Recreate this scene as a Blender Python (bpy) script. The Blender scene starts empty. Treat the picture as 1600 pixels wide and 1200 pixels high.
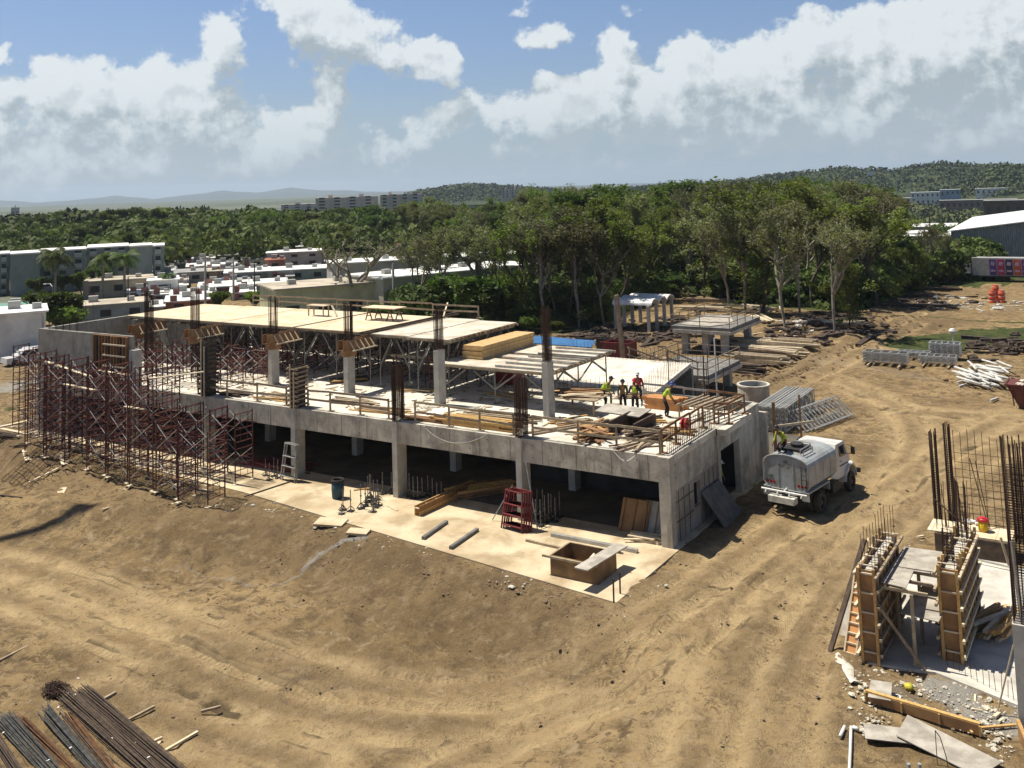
import bpy, math, random
import numpy as np
from mathutils import Vector, Matrix
R = math.radians
random.seed(7); RNG = np.random.default_rng(7)
SC = bpy.context.scene
COL = SC.collection
# ---------------- camera, sky, sun, exposure ----------------
F, PYC, PITCH, ROLL, YAW, H = 1511.165, 154.3, 0.09026122, -0.03269437, -0.56838545, 16.0
_fw = np.array([math.sin(YAW)*math.cos(PITCH), math.cos(YAW)*math.cos(PITCH), math.sin(PITCH)])
_rt = np.array([math.cos(YAW), -math.sin(YAW), 0.0]); _up = np.cross(_rt, _fw)
_r2 = _rt*math.cos(ROLL)+_up*math.sin(ROLL); _u2 = -_rt*math.sin(ROLL)+_up*math.cos(ROLL)
cam_d = bpy.data.cameras.new('camera'); cam = bpy.data.objects.new('camera', cam_d); COL.objects.link(cam)
cam.matrix_world = Matrix(((_r2[0], _u2[0], -_fw[0], 0), (_r2[1], _u2[1], -_fw[1], 0), (_r2[2], _u2[2], -_fw[2], H), (0, 0, 0, 1)))
cam_d.sensor_width = 36; cam_d.lens = F/1600*36; cam_d.shift_y = -(600-PYC)/1600
cam_d.clip_start = .5; cam_d.clip_end = 30000
SC.camera = cam

def ray(x, y): return (x-800)/F*_r2-(y-PYC)/F*_u2+_fw
def G(x, y, z=0.0):
    d = ray(x, y); t = (z-H)/d[2]; p = np.array([0, 0, H])+t*d
    return float(p[0]), float(p[1]), float(z)
def atY(x, y, Y):
    d = ray(x, y); p = np.array([0, 0, H])+Y/d[1]*d; return float(p[0]), float(p[1]), float(p[2])
def azel(x, y):
    d = ray(x, y); return math.atan2(d[0], d[1]), math.atan2(d[2], math.hypot(d[0], d[1]))

SUN_EL = 66.5
sun_dir = Vector((-math.cos(R(SUN_EL)), -0.035, math.sin(R(SUN_EL)))).normalized()   # towards the sun
sd = bpy.data.lights.new('sun', 'SUN'); so = bpy.data.objects.new('sun', sd); COL.objects.link(so)
sd.energy = 5.0; sd.angle = R(.55); sd.color = (1, .925, .80)
so.rotation_euler = sun_dir.to_track_quat('Z', 'Y').to_euler(); so.location = (0, 0, 200)
SC.view_settings.view_transform = 'Standard'; SC.view_settings.look = 'None'; SC.view_settings.gamma = 1
SC.view_settings.exposure = 0.42

class NT:
    """small helper to write node trees"""
    def __init__(s, nt): s.nt = nt; s.n = nt.nodes; s.l = nt.links
    def add(s, t, **k):
        n = s.n.new(t)
        for a, b in k.items(): setattr(n, a, b)
        return n
    def put(s, sock, v):
        if hasattr(v, 'is_output') or hasattr(v, 'links'): s.l.new(v, sock)
        else: sock.default_value = v
    def math(s, op, a, b=None, c=None, clamp=False):
        n = s.add('ShaderNodeMath', operation=op, use_clamp=clamp); s.put(n.inputs[0], a)
        if b is not None: s.put(n.inputs[1], b)
        if c is not None: s.put(n.inputs[2], c)
        return n.outputs[0]
    def mix(s, f, a, b, bt='MIX'):
        n = s.add('ShaderNodeMix', data_type='RGBA', blend_type=bt); s.put(n.inputs['Factor'], f)
        s.put(n.inputs[6], a if not isinstance(a, tuple) else (*a[:3], 1)); s.put(n.inputs[7], b if not isinstance(b, tuple) else (*b[:3], 1))
        return n.outputs[2]
    def noise(s, vec, scale, detail=4, rough=.55, dist=0.0):
        n = s.add('ShaderNodeTexNoise'); s.l.new(vec, n.inputs['Vector']); n.inputs['Scale'].default_value = scale
        n.inputs['Detail'].default_value = detail; n.inputs['Roughness'].default_value = rough; n.inputs['Distortion'].default_value = dist
        return n.outputs[0]
    def map(s, v, a, b, c=0.0, d=1.0, smooth=True):
        n = s.add('ShaderNodeMapRange', interpolation_type='SMOOTHSTEP' if smooth else 'LINEAR'); s.put(n.inputs[0], v)
        for i, q in enumerate((a, b, c, d)): s.put(n.inputs[i+1], q)
        return n.outputs[0]
    def mapping(s, vec, scale=(1, 1, 1), loc=(0, 0, 0), rot=(0, 0, 0)):
        n = s.add('ShaderNodeMapping'); s.l.new(vec, n.inputs[0]); n.inputs['Scale'].default_value = scale
        n.inputs['Location'].default_value = loc; n.inputs['Rotation'].default_value = rot
        return n.outputs[0]

W = bpy.data.worlds.new('World'); SC.world = W; W.use_nodes = True
W.node_tree.nodes.clear(); t = NT(W.node_tree)
out = t.add('ShaderNodeOutputWorld'); bg = t.add('ShaderNodeBackground'); t.l.new(bg.outputs[0], out.inputs[0])
sky = t.add('ShaderNodeTexSky', sky_type='NISHITA', sun_disc=False); sky.sun_elevation = R(SUN_EL)
sky.sun_rotation = math.atan2(sun_dir.x, sun_dir.y); sky.altitude = 30; sky.air_density = 1.0; sky.dust_density = 1.4; sky.ozone_density = 1.6
bg.inputs[1].default_value = .050
# clouds: a node group gives cloud density for (azimuth, elevation)
CLOUDS = [  # (px, py, half width px, half height px, strength)
 (30, 210, 110, 105, 1.0), (130, 150, 62, 60, .95), (250, 165, 90, 75, 1.0), (340, 170, 70, 70, .8), (300, 230, 300, 44, .75), (100, 255, 200, 34, .6),
 (350, 60, 36, 52, .7), (400, 200, 60, 55, .8), (460, 190, 60, 40, .75), (480, 15, 85, 40, 1.0), (560, 60, 95, 48, 1.05), (640, 88, 85, 30, .95), (700, 98, 35, 36, .9),
 (525, 140, 42, 38, .95), (515, 185, 35, 20, .5), (540, 235, 160, 40, .45), (5, 80, 16, 18, .8), (85, 105, 24, 18, .6),
 (855, 52, 52, 24, .9), (820, 5, 40, 16, .6), (975, 18, 36, 14, .55), (1270, 15, 24, 18, .55), (960, 85, 42, 44, 1.0), (1080, 95, 80, 50, 1.0), (1200, 90, 110, 45, 1.0),
 (1350, 70, 150, 66, 1.1), (1500, 60, 170, 85, 1.2), (1600, 110, 150, 110, 1.1), (860, 165, 150, 40, 1.0), (1000, 170, 170, 50, 1.05), (700, 190, 80, 24, .75), (1200, 165, 240, 55, 1.1),
 (1450, 175, 260, 55, 1.0), (1100, 250, 500, 26, .38), (1580, 190, 70, 50, .8), (900, 215, 200, 24, .5), (300, 270, 400, 24, .36)]
g = bpy.data.node_groups.new('cloud_density', 'ShaderNodeTree')
g.interface.new_socket('V', in_out='INPUT', socket_type='NodeSocketVector'); g.interface.new_socket('D', in_out='OUTPUT', socket_type='NodeSocketFloat')
q = NT(g); gi = q.add('NodeGroupInput'); go = q.add('NodeGroupOutput')
V = gi.outputs[0]
wn = q.add('ShaderNodeTexNoise'); q.l.new(V, wn.inputs['Vector']); wn.inputs['Scale'].default_value = 14; wn.inputs['Detail'].default_value = 5
sub = q.add('ShaderNodeVectorMath', operation='SUBTRACT'); q.l.new(wn.outputs[1], sub.inputs[0]); sub.inputs[1].default_value = (.5, .5, .5)
mad = q.add('ShaderNodeVectorMath', operation='MULTIPLY_ADD'); q.l.new(sub.outputs[0], mad.inputs[0]); mad.inputs[1].default_value = (.055, .05, 0); q.l.new(V, mad.inputs[2])
sep = q.add('ShaderNodeSeparateXYZ'); q.l.new(mad.outputs[0], sep.inputs[0])
acc = None
for px, py, hw, hh, st in CLOUDS:
    a, e = azel(px, py); wa = hw/F*1.25; we = hh/F*1.3
    dx = q.math('MULTIPLY', q.math('SUBTRACT', sep.outputs[0], a), 1/wa); dy = q.math('MULTIPLY', q.math('SUBTRACT', sep.outputs[1], e), 1/we)
    r2 = q.math('ADD', q.math('MULTIPLY', dx, dx), q.math('MULTIPLY', dy, dy))
    v = q.math('MULTIPLY', q.math('SUBTRACT', 1.0, r2, clamp=True), st)
    acc = v if acc is None else q.math('MAXIMUM', acc, v) if st > 2 else q.math('SUBTRACT', q.math('ADD', acc, v), q.math('MULTIPLY', q.math('MINIMUM', acc, 1.0), q.math('MINIMUM', v, 1.0)))
n1 = q.noise(V, 16, 9, .58); n2 = q.noise(V, 55, 8, .62)
nn = q.math('ADD', q.math('MULTIPLY', q.math('SUBTRACT', n1, .5), 2.4), q.math('MULTIPLY', q.math('SUBTRACT', n2, .5), 1.15))
# scattered cloud everywhere else in the sky so that it also works for light and other views
D = q.math('ADD', acc, nn); q.l.new(D, go.inputs[0])
tc = t.add('ShaderNodeTexCoord'); s3 = t.add('ShaderNodeSeparateXYZ'); t.l.new(tc.outputs['Generated'], s3.inputs[0])
az = t.math('ARCTAN2', s3.outputs[0], s3.outputs[1]); el = t.math('ARCSINE', s3.outputs[2])
def field(dx, dy):
    c = t.add('ShaderNodeCombineXYZ'); t.l.new(t.math('ADD', az, dx), c.inputs[0]); t.l.new(t.math('ADD', el, dy), c.inputs[1])
    gn = t.add('ShaderNodeGroup'); gn.node_tree = g; t.l.new(c.outputs[0], gn.inputs[0]); return gn.outputs[0]
d0 = field(0, 0); d1 = field(-.008, .014); d2 = field(-.012, .050)
alpha = t.map(d0, .37, .74)
lit = t.map(t.math('SUBTRACT', d0, d1), -.40, .45, 0, 1)
body = t.map(t.math('SUBTRACT', d0, d2), -.45, .75, 0, 1)
shade = t.math('ADD', t.math('MULTIPLY', lit, .62), t.math('SUBTRACT', t.math('MULTIPLY', body, .92), .30), clamp=True)
shade = t.math('ADD', shade, t.map(alpha, .2, .9, .12, 0), clamp=True)
ccol = t.mix(shade, (6.0, 7.0, 7.6), (12.2, 13.0, 13.2))
low = t.map(el, -.01, .125, 1.0, 0.0)
skyc = t.mix(1.0, sky.outputs[0], t.mix(t.map(el, .22, .55), (1.22, 1.36, 1.66), (.70, .76, .92)), 'MULTIPLY')
skyc = t.mix(t.math('MULTIPLY', low, .85), skyc, (6.3, 8.3, 9.9))
ccol = t.mix(t.math('MULTIPLY', low, .55), ccol, (6.9, 8.5, 9.6))
t.l.new(t.mix(t.math('MULTIPLY', alpha, .93), skyc, ccol), bg.inputs[0])

# ---------------- materials ----------------
MATS = {}
def M(name, c1, c2=None, scale=3., rough=.85, metal=0., bump=0., bscale=25., stretch=(1, 1, 1), rnd=0., lo=.35, hi=.65, grime=None, gscale=.6, gamt=.5, trans=0., detail=5, streak=None, brick=None, spec=.3):
    if name in MATS: return MATS[name]
    m = bpy.data.materials.new(name); m.use_nodes = True; m.node_tree.nodes.clear(); n = NT(m.node_tree)
    o = n.add('ShaderNodeOutputMaterial'); b = n.add('ShaderNodeBsdfPrincipled')
    tc = n.add('ShaderNodeTexCoord'); vec = tc.outputs['Object']
    v = n.mapping(vec, stretch) if stretch != (1, 1, 1) else vec
    c2 = c2 or tuple(x*.7 for x in c1)
    col = n.mix(n.map(n.noise(v, scale, detail, .6), lo, hi), c1, c2)
    if brick:
        br = n.add('ShaderNodeTexBrick'); n.l.new(n.mapping(vec, (1, 1, 1), rot=(0, 0, brick[3] if len(brick) > 3 else 0)), br.inputs[0]); br.offset = 0
        br.inputs['Scale'].default_value = 1; br.inputs['Brick Width'].default_value = brick[0]; br.inputs['Row Height'].default_value = brick[1]; br.inputs['Mortar Size'].default_value = .012
        br.inputs['Color1'].default_value = (1, 1, 1, 1); br.inputs['Color2'].default_value = (brick[2],)*3+(1,); br.inputs['Mortar'].default_value = (.35, .33, .3, 1)
        col = n.mix(1.0, col, br.outputs[0], 'MULTIPLY')
    if grime: col = n.mix(n.math('MULTIPLY', n.map(n.noise(vec, gscale, 6, .65, .4), .42, .68), gamt), col, grime)
    if streak: col = n.mix(n.math('MULTIPLY', n.map(n.noise(n.mapping(vec, (1, 1, .12)), 2.2, 5, .7), .5, .72), streak[1]), col, streak[0])
    if rnd:
        oi = n.add('ShaderNodeObjectInfo'); hs = n.add('ShaderNodeHueSaturation'); n.l.new(col, hs.inputs['Color'])
        n.l.new(n.math('ADD', n.math('MULTIPLY', oi.outputs['Random'], rnd), 1-rnd*.5), hs.inputs['Value'])
        n.l.new(n.math('ADD', n.math('MULTIPLY', oi.outputs['Random'], rnd*.06), .5-rnd*.03), hs.inputs['Hue']); col = hs.outputs[0]
    n.l.new(col, b.inputs['Base Color']); b.inputs['Roughness'].default_value = rough; b.inputs['Metallic'].default_value = metal
    b.inputs['Specular IOR Level'].default_value = spec
    if bump:
        bp = n.add('ShaderNodeBump'); bp.inputs['Strength'].default_value = min(1, bump); bp.inputs['Distance'].default_value = .03
        n.l.new(n.noise(v, bscale, 4, .6), bp.inputs['Height']); n.l.new(bp.outputs[0], b.inputs['Normal'])
    if trans:
        tr = n.add('ShaderNodeBsdfTranslucent'); n.l.new(n.mix(1.0, col, (1.2, 1.5, .5), 'MULTIPLY'), tr.inputs[0]); mx = n.add('ShaderNodeMixShader'); mx.inputs[0].default_value = trans
        n.l.new(b.outputs[0], mx.inputs[1]); n.l.new(tr.outputs[0], mx.inputs[2]); n.l.new(mx.outputs[0], o.inputs[0])
    else: n.l.new(b.outputs[0], o.inputs[0])
    MATS[name] = m; return m
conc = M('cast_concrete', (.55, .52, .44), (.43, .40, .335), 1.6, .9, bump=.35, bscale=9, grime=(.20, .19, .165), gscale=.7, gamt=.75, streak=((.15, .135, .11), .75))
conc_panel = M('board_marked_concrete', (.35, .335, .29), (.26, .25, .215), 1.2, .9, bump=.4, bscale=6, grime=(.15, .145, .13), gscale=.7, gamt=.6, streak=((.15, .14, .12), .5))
conc_light = M('pale_concrete', (.60, .575, .50), (.47, .45, .39), .9, .9, bump=.25, bscale=8, grime=(.27, .245, .20), gscale=.8, gamt=.5)
slab_m = M('dusty_slab', (.60, .51, .35), (.49, .39, .25), .5, .95, bump=.3, bscale=10, grime=(.30, .225, .13), gscale=.45, gamt=.85)
deck_m = M('deck_concrete', (.74, .70, .60), (.62, .57, .47), .7, .9, bump=.3, bscale=9, grime=(.27, .24, .19), gscale=.9, gamt=.6)
col_m = M('smooth_grey_column', (.50, .485, .43), (.41, .395, .35), 2, .85, bump=.2, grime=(.26, .25, .23), gscale=1.2, gamt=.4)
ply_y = M('new_plywood', (.76, .67, .50), (.66, .54, .36), .9, .8, stretch=(1, 6, 1), brick=(1.22, 2.44, .86), grime=(.56, .36, .18), gscale=.7, gamt=.6)
ply_w = M('worn_plywood', (.70, .65, .54), (.58, .52, .41), .8, .85, stretch=(1, 4, 1), brick=(1.22, 2.44, .85), grime=(.33, .27, .20), gscale=.8, gamt=.7)
ply_o = M('orange_form_plywood', (.36, .21, .09), (.26, .14, .06), 1.5, .8, grime=(.19, .10, .05), gscale=.9, gamt=.5)
lumber = M('yellow_lumber', (.56, .37, .15), (.44, .26, .09), 3, .8, stretch=(3, 3, 3), rnd=.3, bump=.2)
lumber_w = M('weathered_lumber', (.40, .32, .22), (.27, .21, .14), 3, .85, rnd=.35, bump=.2)
lumber_p = M('pale_lumber', (.66, .57, .42), (.54, .44, .29), 3, .85, rnd=.2)
beamwood = M('brown_form_beam', (.33, .19, .09), (.22, .12, .055), 2, .8, rnd=.2, grime=(.13, .08, .05), gamt=.4)
oldwood = M('dark_old_wood', (.12, .085, .06), (.06, .045, .035), 3, .9, rnd=.4)
greywood = M('grey_board', (.46, .43, .37), (.34, .31, .26), 2, .85, stretch=(1, 1, 1), grime=(.20, .18, .15), gscale=1.2, gamt=.6)
rust = M('rusty_rebar', (.075, .042, .028), (.04, .024, .018), 6, .85, metal=.0)
rebar_g = M('grey_rebar', (.125, .125, .115), (.07, .068, .06), 4, .6, metal=.3)
rebar_o = M('orange_rust_rebar', (.16, .08, .035), (.085, .045, .024), 4, .8)
scaf = M('oxide_red_scaffold', (.135, .036, .030), (.075, .028, .022), 5, .6, rnd=.9)
galv = M('galvanised_brace', (.42, .42, .41), (.28, .28, .27), 4, .45, metal=.5)
alu = M('aluminium_frame', (.50, .50, .47), (.36, .36, .34), 3, .45, metal=.4, rnd=.2)
steel_d = M('dark_steel', (.055, .052, .05), (.03, .03, .03), 5, .6, metal=.3)
redpaint = M('red_frame_paint', (.22, .035, .04), (.13, .03, .03), 4, .5, grime=(.08, .03, .03), gscale=3, gamt=.4)
black = M('black_rubber', (.018, .018, .018), (.035, .032, .028), 4, .8)
rubble_m = M('pale_rubble', (.50, .47, .40), (.36, .33, .27), 3, .9, rnd=.5)
darkrub_m = M('dark_debris', (.10, .075, .055), (.045, .035, .03), 2.5, .95, rnd=.4)
white_p = M('white_paint', (.78, .78, .76), (.66, .66, .64), 1.5, .5, grime=(.45, .42, .36), gscale=1.5, gamt=.4)

# ---------------- mesh builder ----------------
class MB:
    def __init__(s): s.v = []; s.f = []; s.mi = None
    def quad(s, a, b, c, d): n = len(s.v); s.v += [tuple(a), tuple(b), tuple(c), tuple(d)]; s.f.append((n, n+1, n+2, n+3)); return s
    def hexa(s, p):
        n = len(s.v); s.v += [tuple(x) for x in p]
        for f in ((0, 3, 2, 1), (4, 5, 6, 7), (0, 1, 5, 4), (1, 2, 6, 5), (2, 3, 7, 6), (3, 0, 4, 7)): s.f.append(tuple(n+i for i in f))
        return s
    def box(s, x0, y0, z0, x1, y1, z1): return s.hexa([(x0, y0, z0), (x1, y0, z0), (x1, y1, z0), (x0, y1, z0), (x0, y0, z1), (x1, y0, z1), (x1, y1, z1), (x0, y1, z1)])
    def cbox(s, c, d, rz=0., rx=0., ry=0.):
        m = Matrix.Translation(c) @ Matrix.Rotation(rz, 4, 'Z') @ Matrix.Rotation(ry, 4, 'Y') @ Matrix.Rotation(rx, 4, 'X'); a, b, e = d[0]/2, d[1]/2, d[2]/2
        return s.hexa([m @ Vector(p) for p in ((-a, -b, -e), (a, -b, -e), (a, b, -e), (-a, b, -e), (-a, -b, e), (a, -b, e), (a, b, e), (-a, b, e))])
    def beam(s, a, b, w, h, up=(0, 0, 1)):
        a = Vector(a); b = Vector(b); d = (b-a).normalized(); u = Vector(up)
        if abs(d.dot(u)) > .98: u = Vector((0, 1, 0))
        x = d.cross(u).normalized(); z = x.cross(d).normalized(); x *= w/2; z *= h/2
        return s.hexa([a-x-z, a+x-z, b+x-z, b-x-z, a-x+z, a+x+z, b+x+z, b-x+z])
    def tube(s, a, b, r, n=5, r2=None, cap=True):
        a = Vector(a); b = Vector(b); d = (b-a)
        if d.length < 1e-6: return s
        d.normalize(); u = Vector((0, 0, 1)) if abs(d.z) < .95 else Vector((1, 0, 0)); x = d.cross(u).normalized(); y = d.cross(x); k = len(s.v); r2 = r if r2 is None else r2
        for p, q in ((a, r), (b, r2)):
            for i in range(n): an = 2*math.pi*i/n; s.v.append(tuple(p+x*(math.cos(an)*q)+y*(math.sin(an)*q)))
        for i in range(n): j = (i+1) % n; s.f.append((k+i, k+n+i, k+n+j, k+j))
        if cap: s.f.append(tuple(k+i for i in range(n))); s.f.append(tuple(k+n+i for i in reversed(range(n))))
        return s
    def path(s, pts, r, n=5):
        for a, b in zip(pts, pts[1:]): s.tube(a, b, r, n)
        return s
    def lathe(s, prof, c=(0, 0, 0), n=16, axis='Z'):
        k = len(s.v)
        for r, z in prof:
            for i in range(n):
                a = 2*math.pi*i/n; p = (r*math.cos(a), r*math.sin(a), z)
                if axis == 'X': p = (z, r*math.cos(a), r*math.sin(a))
                if axis == 'Y': p = (r*math.sin(a), z, r*math.cos(a))
                s.v.append((c[0]+p[0], c[1]+p[1], c[2]+p[2]))
        for m in range(len(prof)-1):
            for i in range(n): j = (i+1) % n; s.f.append((k+m*n+i, k+m*n+j, k+(m+1)*n+j, k+(m+1)*n+i))
        return s
    def prism(s, poly, z0, z1):
        n = len(poly); k = len(s.v); s.v += [(p[0], p[1], z0) for p in poly]+[(p[0], p[1], z1) for p in poly]
        s.f.append(tuple(k+i for i in reversed(range(n)))); s.f.append(tuple(k+n+i for i in range(n)))
        for i in range(n): j = (i+1) % n; s.f.append((k+i, k+j, k+n+j, k+n+i))
        return s
    def extr(s, poly, a, b):
        """profile polygon (3D points) extruded from offset a to b"""
        n = len(poly); k = len(s.v); a = Vector(a); b = Vector(b)
        s.v += [tuple(Vector(p)+a) for p in poly]+[tuple(Vector(p)+b) for p in poly]
        s.f.append(tuple(k+i for i in range(n))); s.f.append(tuple(k+n+i for i in reversed(range(n))))
        for i in range(n): j = (i+1) % n; s.f.append((k+j, k+i, k+n+i, k+n+j))
        return s
    def rock(s, c, r, sq=.6):
        m = Matrix.Rotation(random.uniform(0, 6.3), 3, 'Z'); k = len(s.v)
        for z, q in ((-.5, .7), (.1, 1.), (.6, .6)):
            for i in range(5): a = i*1.2566+z; rr = r*q*random.uniform(.7, 1.2); p = m @ Vector((rr*math.cos(a)*1.2, rr*math.sin(a), z*r*sq)); s.v.append((c[0]+p.x, c[1]+p.y, c[2]+p.z))
        for m_ in range(2):
            for i in range(5): j = (i+1) % 5; s.f.append((k+m_*5+i, k+m_*5+j, k+m_*5+5+j, k+m_*5+5+i))
        s.f.append(tuple(k+10+i for i in range(5))); return s
    def build(s, name, mat, parent=None, smooth=False, link=True):
        me = bpy.data.meshes.new(name); off = Vector((0, 0, 0)); p = parent
        while p is not None: off = off+p.location; p = p.parent
        vs = s.v if parent is None else [(a-off.x, b-off.y, c-off.z) for a, b, c in s.v]
        me.from_pydata(vs, [], s.f)
        for m in (mat if isinstance(mat, (list, tuple)) else [mat]): me.materials.append(m)
        if s.mi: me.polygons.foreach_set('material_index', s.mi)
        if smooth: me.polygons.foreach_set('use_smooth', [True]*len(me.polygons))
        me.update(); o = bpy.data.objects.new(name, me); COL.objects.link(o)
        if parent is not None: o.parent = parent
        return o
def tag(o, label=None, cat=None, group=None, kind=None):
    if label: o['label'] = label
    if cat: o['category'] = cat
    if group: o['group'] = group
    if kind: o['kind'] = kind
    return o
def thing(name, label, cat, loc=(0, 0, 0), group=None):
    o = bpy.data.objects.new(name, None); COL.objects.link(o); o.location = loc; o.empty_display_size = .3
    return tag(o, label, cat, group)
def solo(name, mb, mat, label, cat, group=None, smooth=False):
    """a thing that is a single mesh; its origin goes to its base"""
    xs = [v[0] for v in mb.v]; ys = [v[1] for v in mb.v]; zs = [v[2] for v in mb.v]
    c = ((min(xs)+max(xs))/2, (min(ys)+max(ys))/2, min(zs)); mb.v = [(a-c[0], b-c[1], d-c[2]) for a, b, d in mb.v]
    o = mb.build(name, mat, None, smooth); o.location = c
    return tag(o, label, cat, group)
def dup(src, loc=None, rz=None, label=None, group=None, scale=None):
    r = src.copy(); COL.objects.link(r)
    if loc is not None: r.location = loc
    if rz is not None: r.rotation_euler = (0, 0, rz)
    if scale is not None: r.scale = scale
    if label: r['label'] = label
    if group: r['group'] = group
    def rec(a, b):
        for ch in list(a.children):
            c = ch.copy(); COL.objects.link(c); c.parent = b; rec(ch, c)
    rec(src, r)
    return r
ORD = ['first', 'second', 'third', 'fourth', 'fifth', 'sixth', 'seventh', 'eighth', 'ninth', 'tenth', 'eleventh', 'twelfth', 'thirteenth', 'fourteenth', 'fifteenth', 'sixteenth', 'seventeenth', 'eighteenth', 'nineteenth', 'twentieth', 'twenty-first', 'twenty-second', 'twenty-third', 'twenty-fourth', 'twenty-fifth', 'twenty-sixth', 'twenty-seventh', 'twenty-eighth', 'twenty-ninth', 'thirtieth']
def smooth(a, b, x): t_ = np.clip((x-a)/(b-a), 0, 1); return t_*t_*(3-2*t_)

# ---------------- terrain ----------------
def vnoise(x, y, s, seed=0):
    x = np.asarray(x, float)*s+seed*17.3; y = np.asarray(y, float)*s+seed*5.7; xi = np.floor(x); yi = np.floor(y); fx = x-xi; fy = y-yi
    fx = fx*fx*(3-2*fx); fy = fy*fy*(3-2*fy)
    def h(a, b): q_ = np.sin(a*127.1+b*311.7+seed*74.7)*43758.5453; return q_-np.floor(q_)
    return (h(xi, yi)*(1-fx)+h(xi+1, yi)*fx)*(1-fy)+(h(xi, yi+1)*(1-fx)+h(xi+1, yi+1)*fx)*fy-.5
def segd(X, Y, pts):
    best = np.full(np.shape(X), 1e9); side = np.zeros(np.shape(X))
    for (ax, ay), (bx, by) in zip(pts, pts[1:]):
        dx, dy = bx-ax, by-ay; L2 = dx*dx+dy*dy; t_ = np.clip(((X-ax)*dx+(Y-ay)*dy)/L2, 0, 1)
        d = np.hypot(X-ax-t_*dx, Y-ay-t_*dy); s_ = ((X-ax)*dy-(Y-ay)*dx)/math.sqrt(L2); m = d < best; best = np.where(m, d, best); side = np.where(m, s_, side)
    return best, np.where(side < 0, -best, best)
EDGE = [(-90, 42), (-70, 40.5), (-62, 38.6), (-52, 37.4), (-41.8, 36.9), (-35, 36.1), (-27, 35.1), (-18.1, 34.2), (-14, 33.0), (-11, 31)]
def base_h(X, Y):
    X = np.asarray(X, float); Y = np.asarray(Y, float)
    ye = np.interp(X, [p[0] for p in EDGE], [p[1] for p in EDGE]); d = ye-Y
    drop = smooth(.15, 3.8, d)*(1-smooth(-19, -12, X))
    wob = 1+.7*vnoise(X, Y, .18, 3)
    z = -1.25*drop*wob
    z = z+1.0*np.exp(-(((X+46)/5.5)**2+((Y-33.2)/1.7)**2))-.35*np.exp(-(((X+38)/1.6)**2+((Y-32.5)/3)**2))+.3*np.exp(-(((X+31)/6)**2+((Y-31.5)/1.6)**2))-.25*np.exp(-(((X+40)/5)**2+((Y-31)/1.5)**2))
    far = smooth(60, 90, np.hypot(X+25, Y-45))
    # soil heaps behind the building
    heap = np.exp(-(((X+28)/9)**2+((Y-100)/13)**2))
    z = z+heap*(.5+1.1*vnoise(X, Y, .35, 5)+.6*vnoise(X, Y, .9, 6))*.8
    # hills in the distance
    z = z+9*np.exp(-(((X+330)/130)**2+((Y-230)/110)**2))*smooth(190, 300, np.hypot(X, Y))
    z = z+far*smooth(100, 300, np.hypot(X, Y))*2.0*vnoise(X, Y, .01, 9)-15*smooth(230, 700, np.hypot(X, Y))
    return z
def Gt(x, y, dz=0.):
    z = 0.
    for _ in range(6): p = G(x, y, z); z = float(base_h(p[0], p[1]))
    return p[0], p[1], z+dz
def axis(lo, hi, f0, f1, st, far, mid=None):
    a = list(np.arange(f0, f1, st))
    if mid: a += list(np.arange(f1, mid[0], mid[1]))
    s_ = mid[1] if mid else st; x = a[-1]
    while x < hi: s_ = min(s_*1.12, far); x += s_; a.append(x)
    s_ = st; x = f0; b = []
    while x > lo: s_ = min(s_*1.12, far); x -= s_; b.append(x)
    return np.array(b[::-1]+a)
gx = axis(-9000, 7000, -72, 1, .23, 900); gy = axis(-3000, 12000, 14.5, 60, .23, 900, (125, .55))
GX, GY = np.meshgrid(gx, gy); Z = base_h(GX, GY)
near = 1-smooth(70, 110, np.hypot(GX+25, GY-45))
ye = np.interp(GX, [p[0] for p in EDGE], [p[1] for p in EDGE])
pad = ((GX > -66.5) & (GX < -18.0) & (GY > ye-.5) & (GY < 64))
rough_ = near*np.where(pad, 0, 1)
Z = Z+rough_*(.16*vnoise(GX, GY, .45, 1)+.08*vnoise(GX, GY, 1.3, 2)+.07*vnoise(GX, GY, 2.9, 4))
bankm = smooth(.2, 1.2, ye-GY)*(1-smooth(4, 7, ye-GY))*(GX < -12)
Z = Z+bankm*(.34*vnoise(GX+GY*.6, GY*.6, .8, 7)+.20*vnoise(GX+GY, GY*.5, 2.2, 8)+.08*vnoise(GX, GY, 4.2, 9))
C = np.zeros(GX.shape+(4,)); rut = np.zeros(GX.shape); along = np.zeros(GX.shape)
def w(pts, z=True): return [Gt(*p)[:2] for p in pts]
def stroke(pts, width, ch, st, world=False):
    P_ = pts if world else w(pts); x0 = min(p[0] for p in P_)-width*2; x1 = max(p[0] for p in P_)+width*2; y0 = min(p[1] for p in P_)-width*2; y1 = max(p[1] for p in P_)+width*2
    m = (GX > x0) & (GX < x1) & (GY > y0) & (GY < y1); d, _ = segd(GX[m], GY[m], P_)
    d = d+vnoise(GX[m], GY[m], 1.1, 11)*width*.5+vnoise(GX[m], GY[m], 3., 12)*width*.3
    C[..., ch][m] = np.maximum(C[..., ch][m], st*(1-smooth(.35*width, width, d)))
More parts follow.
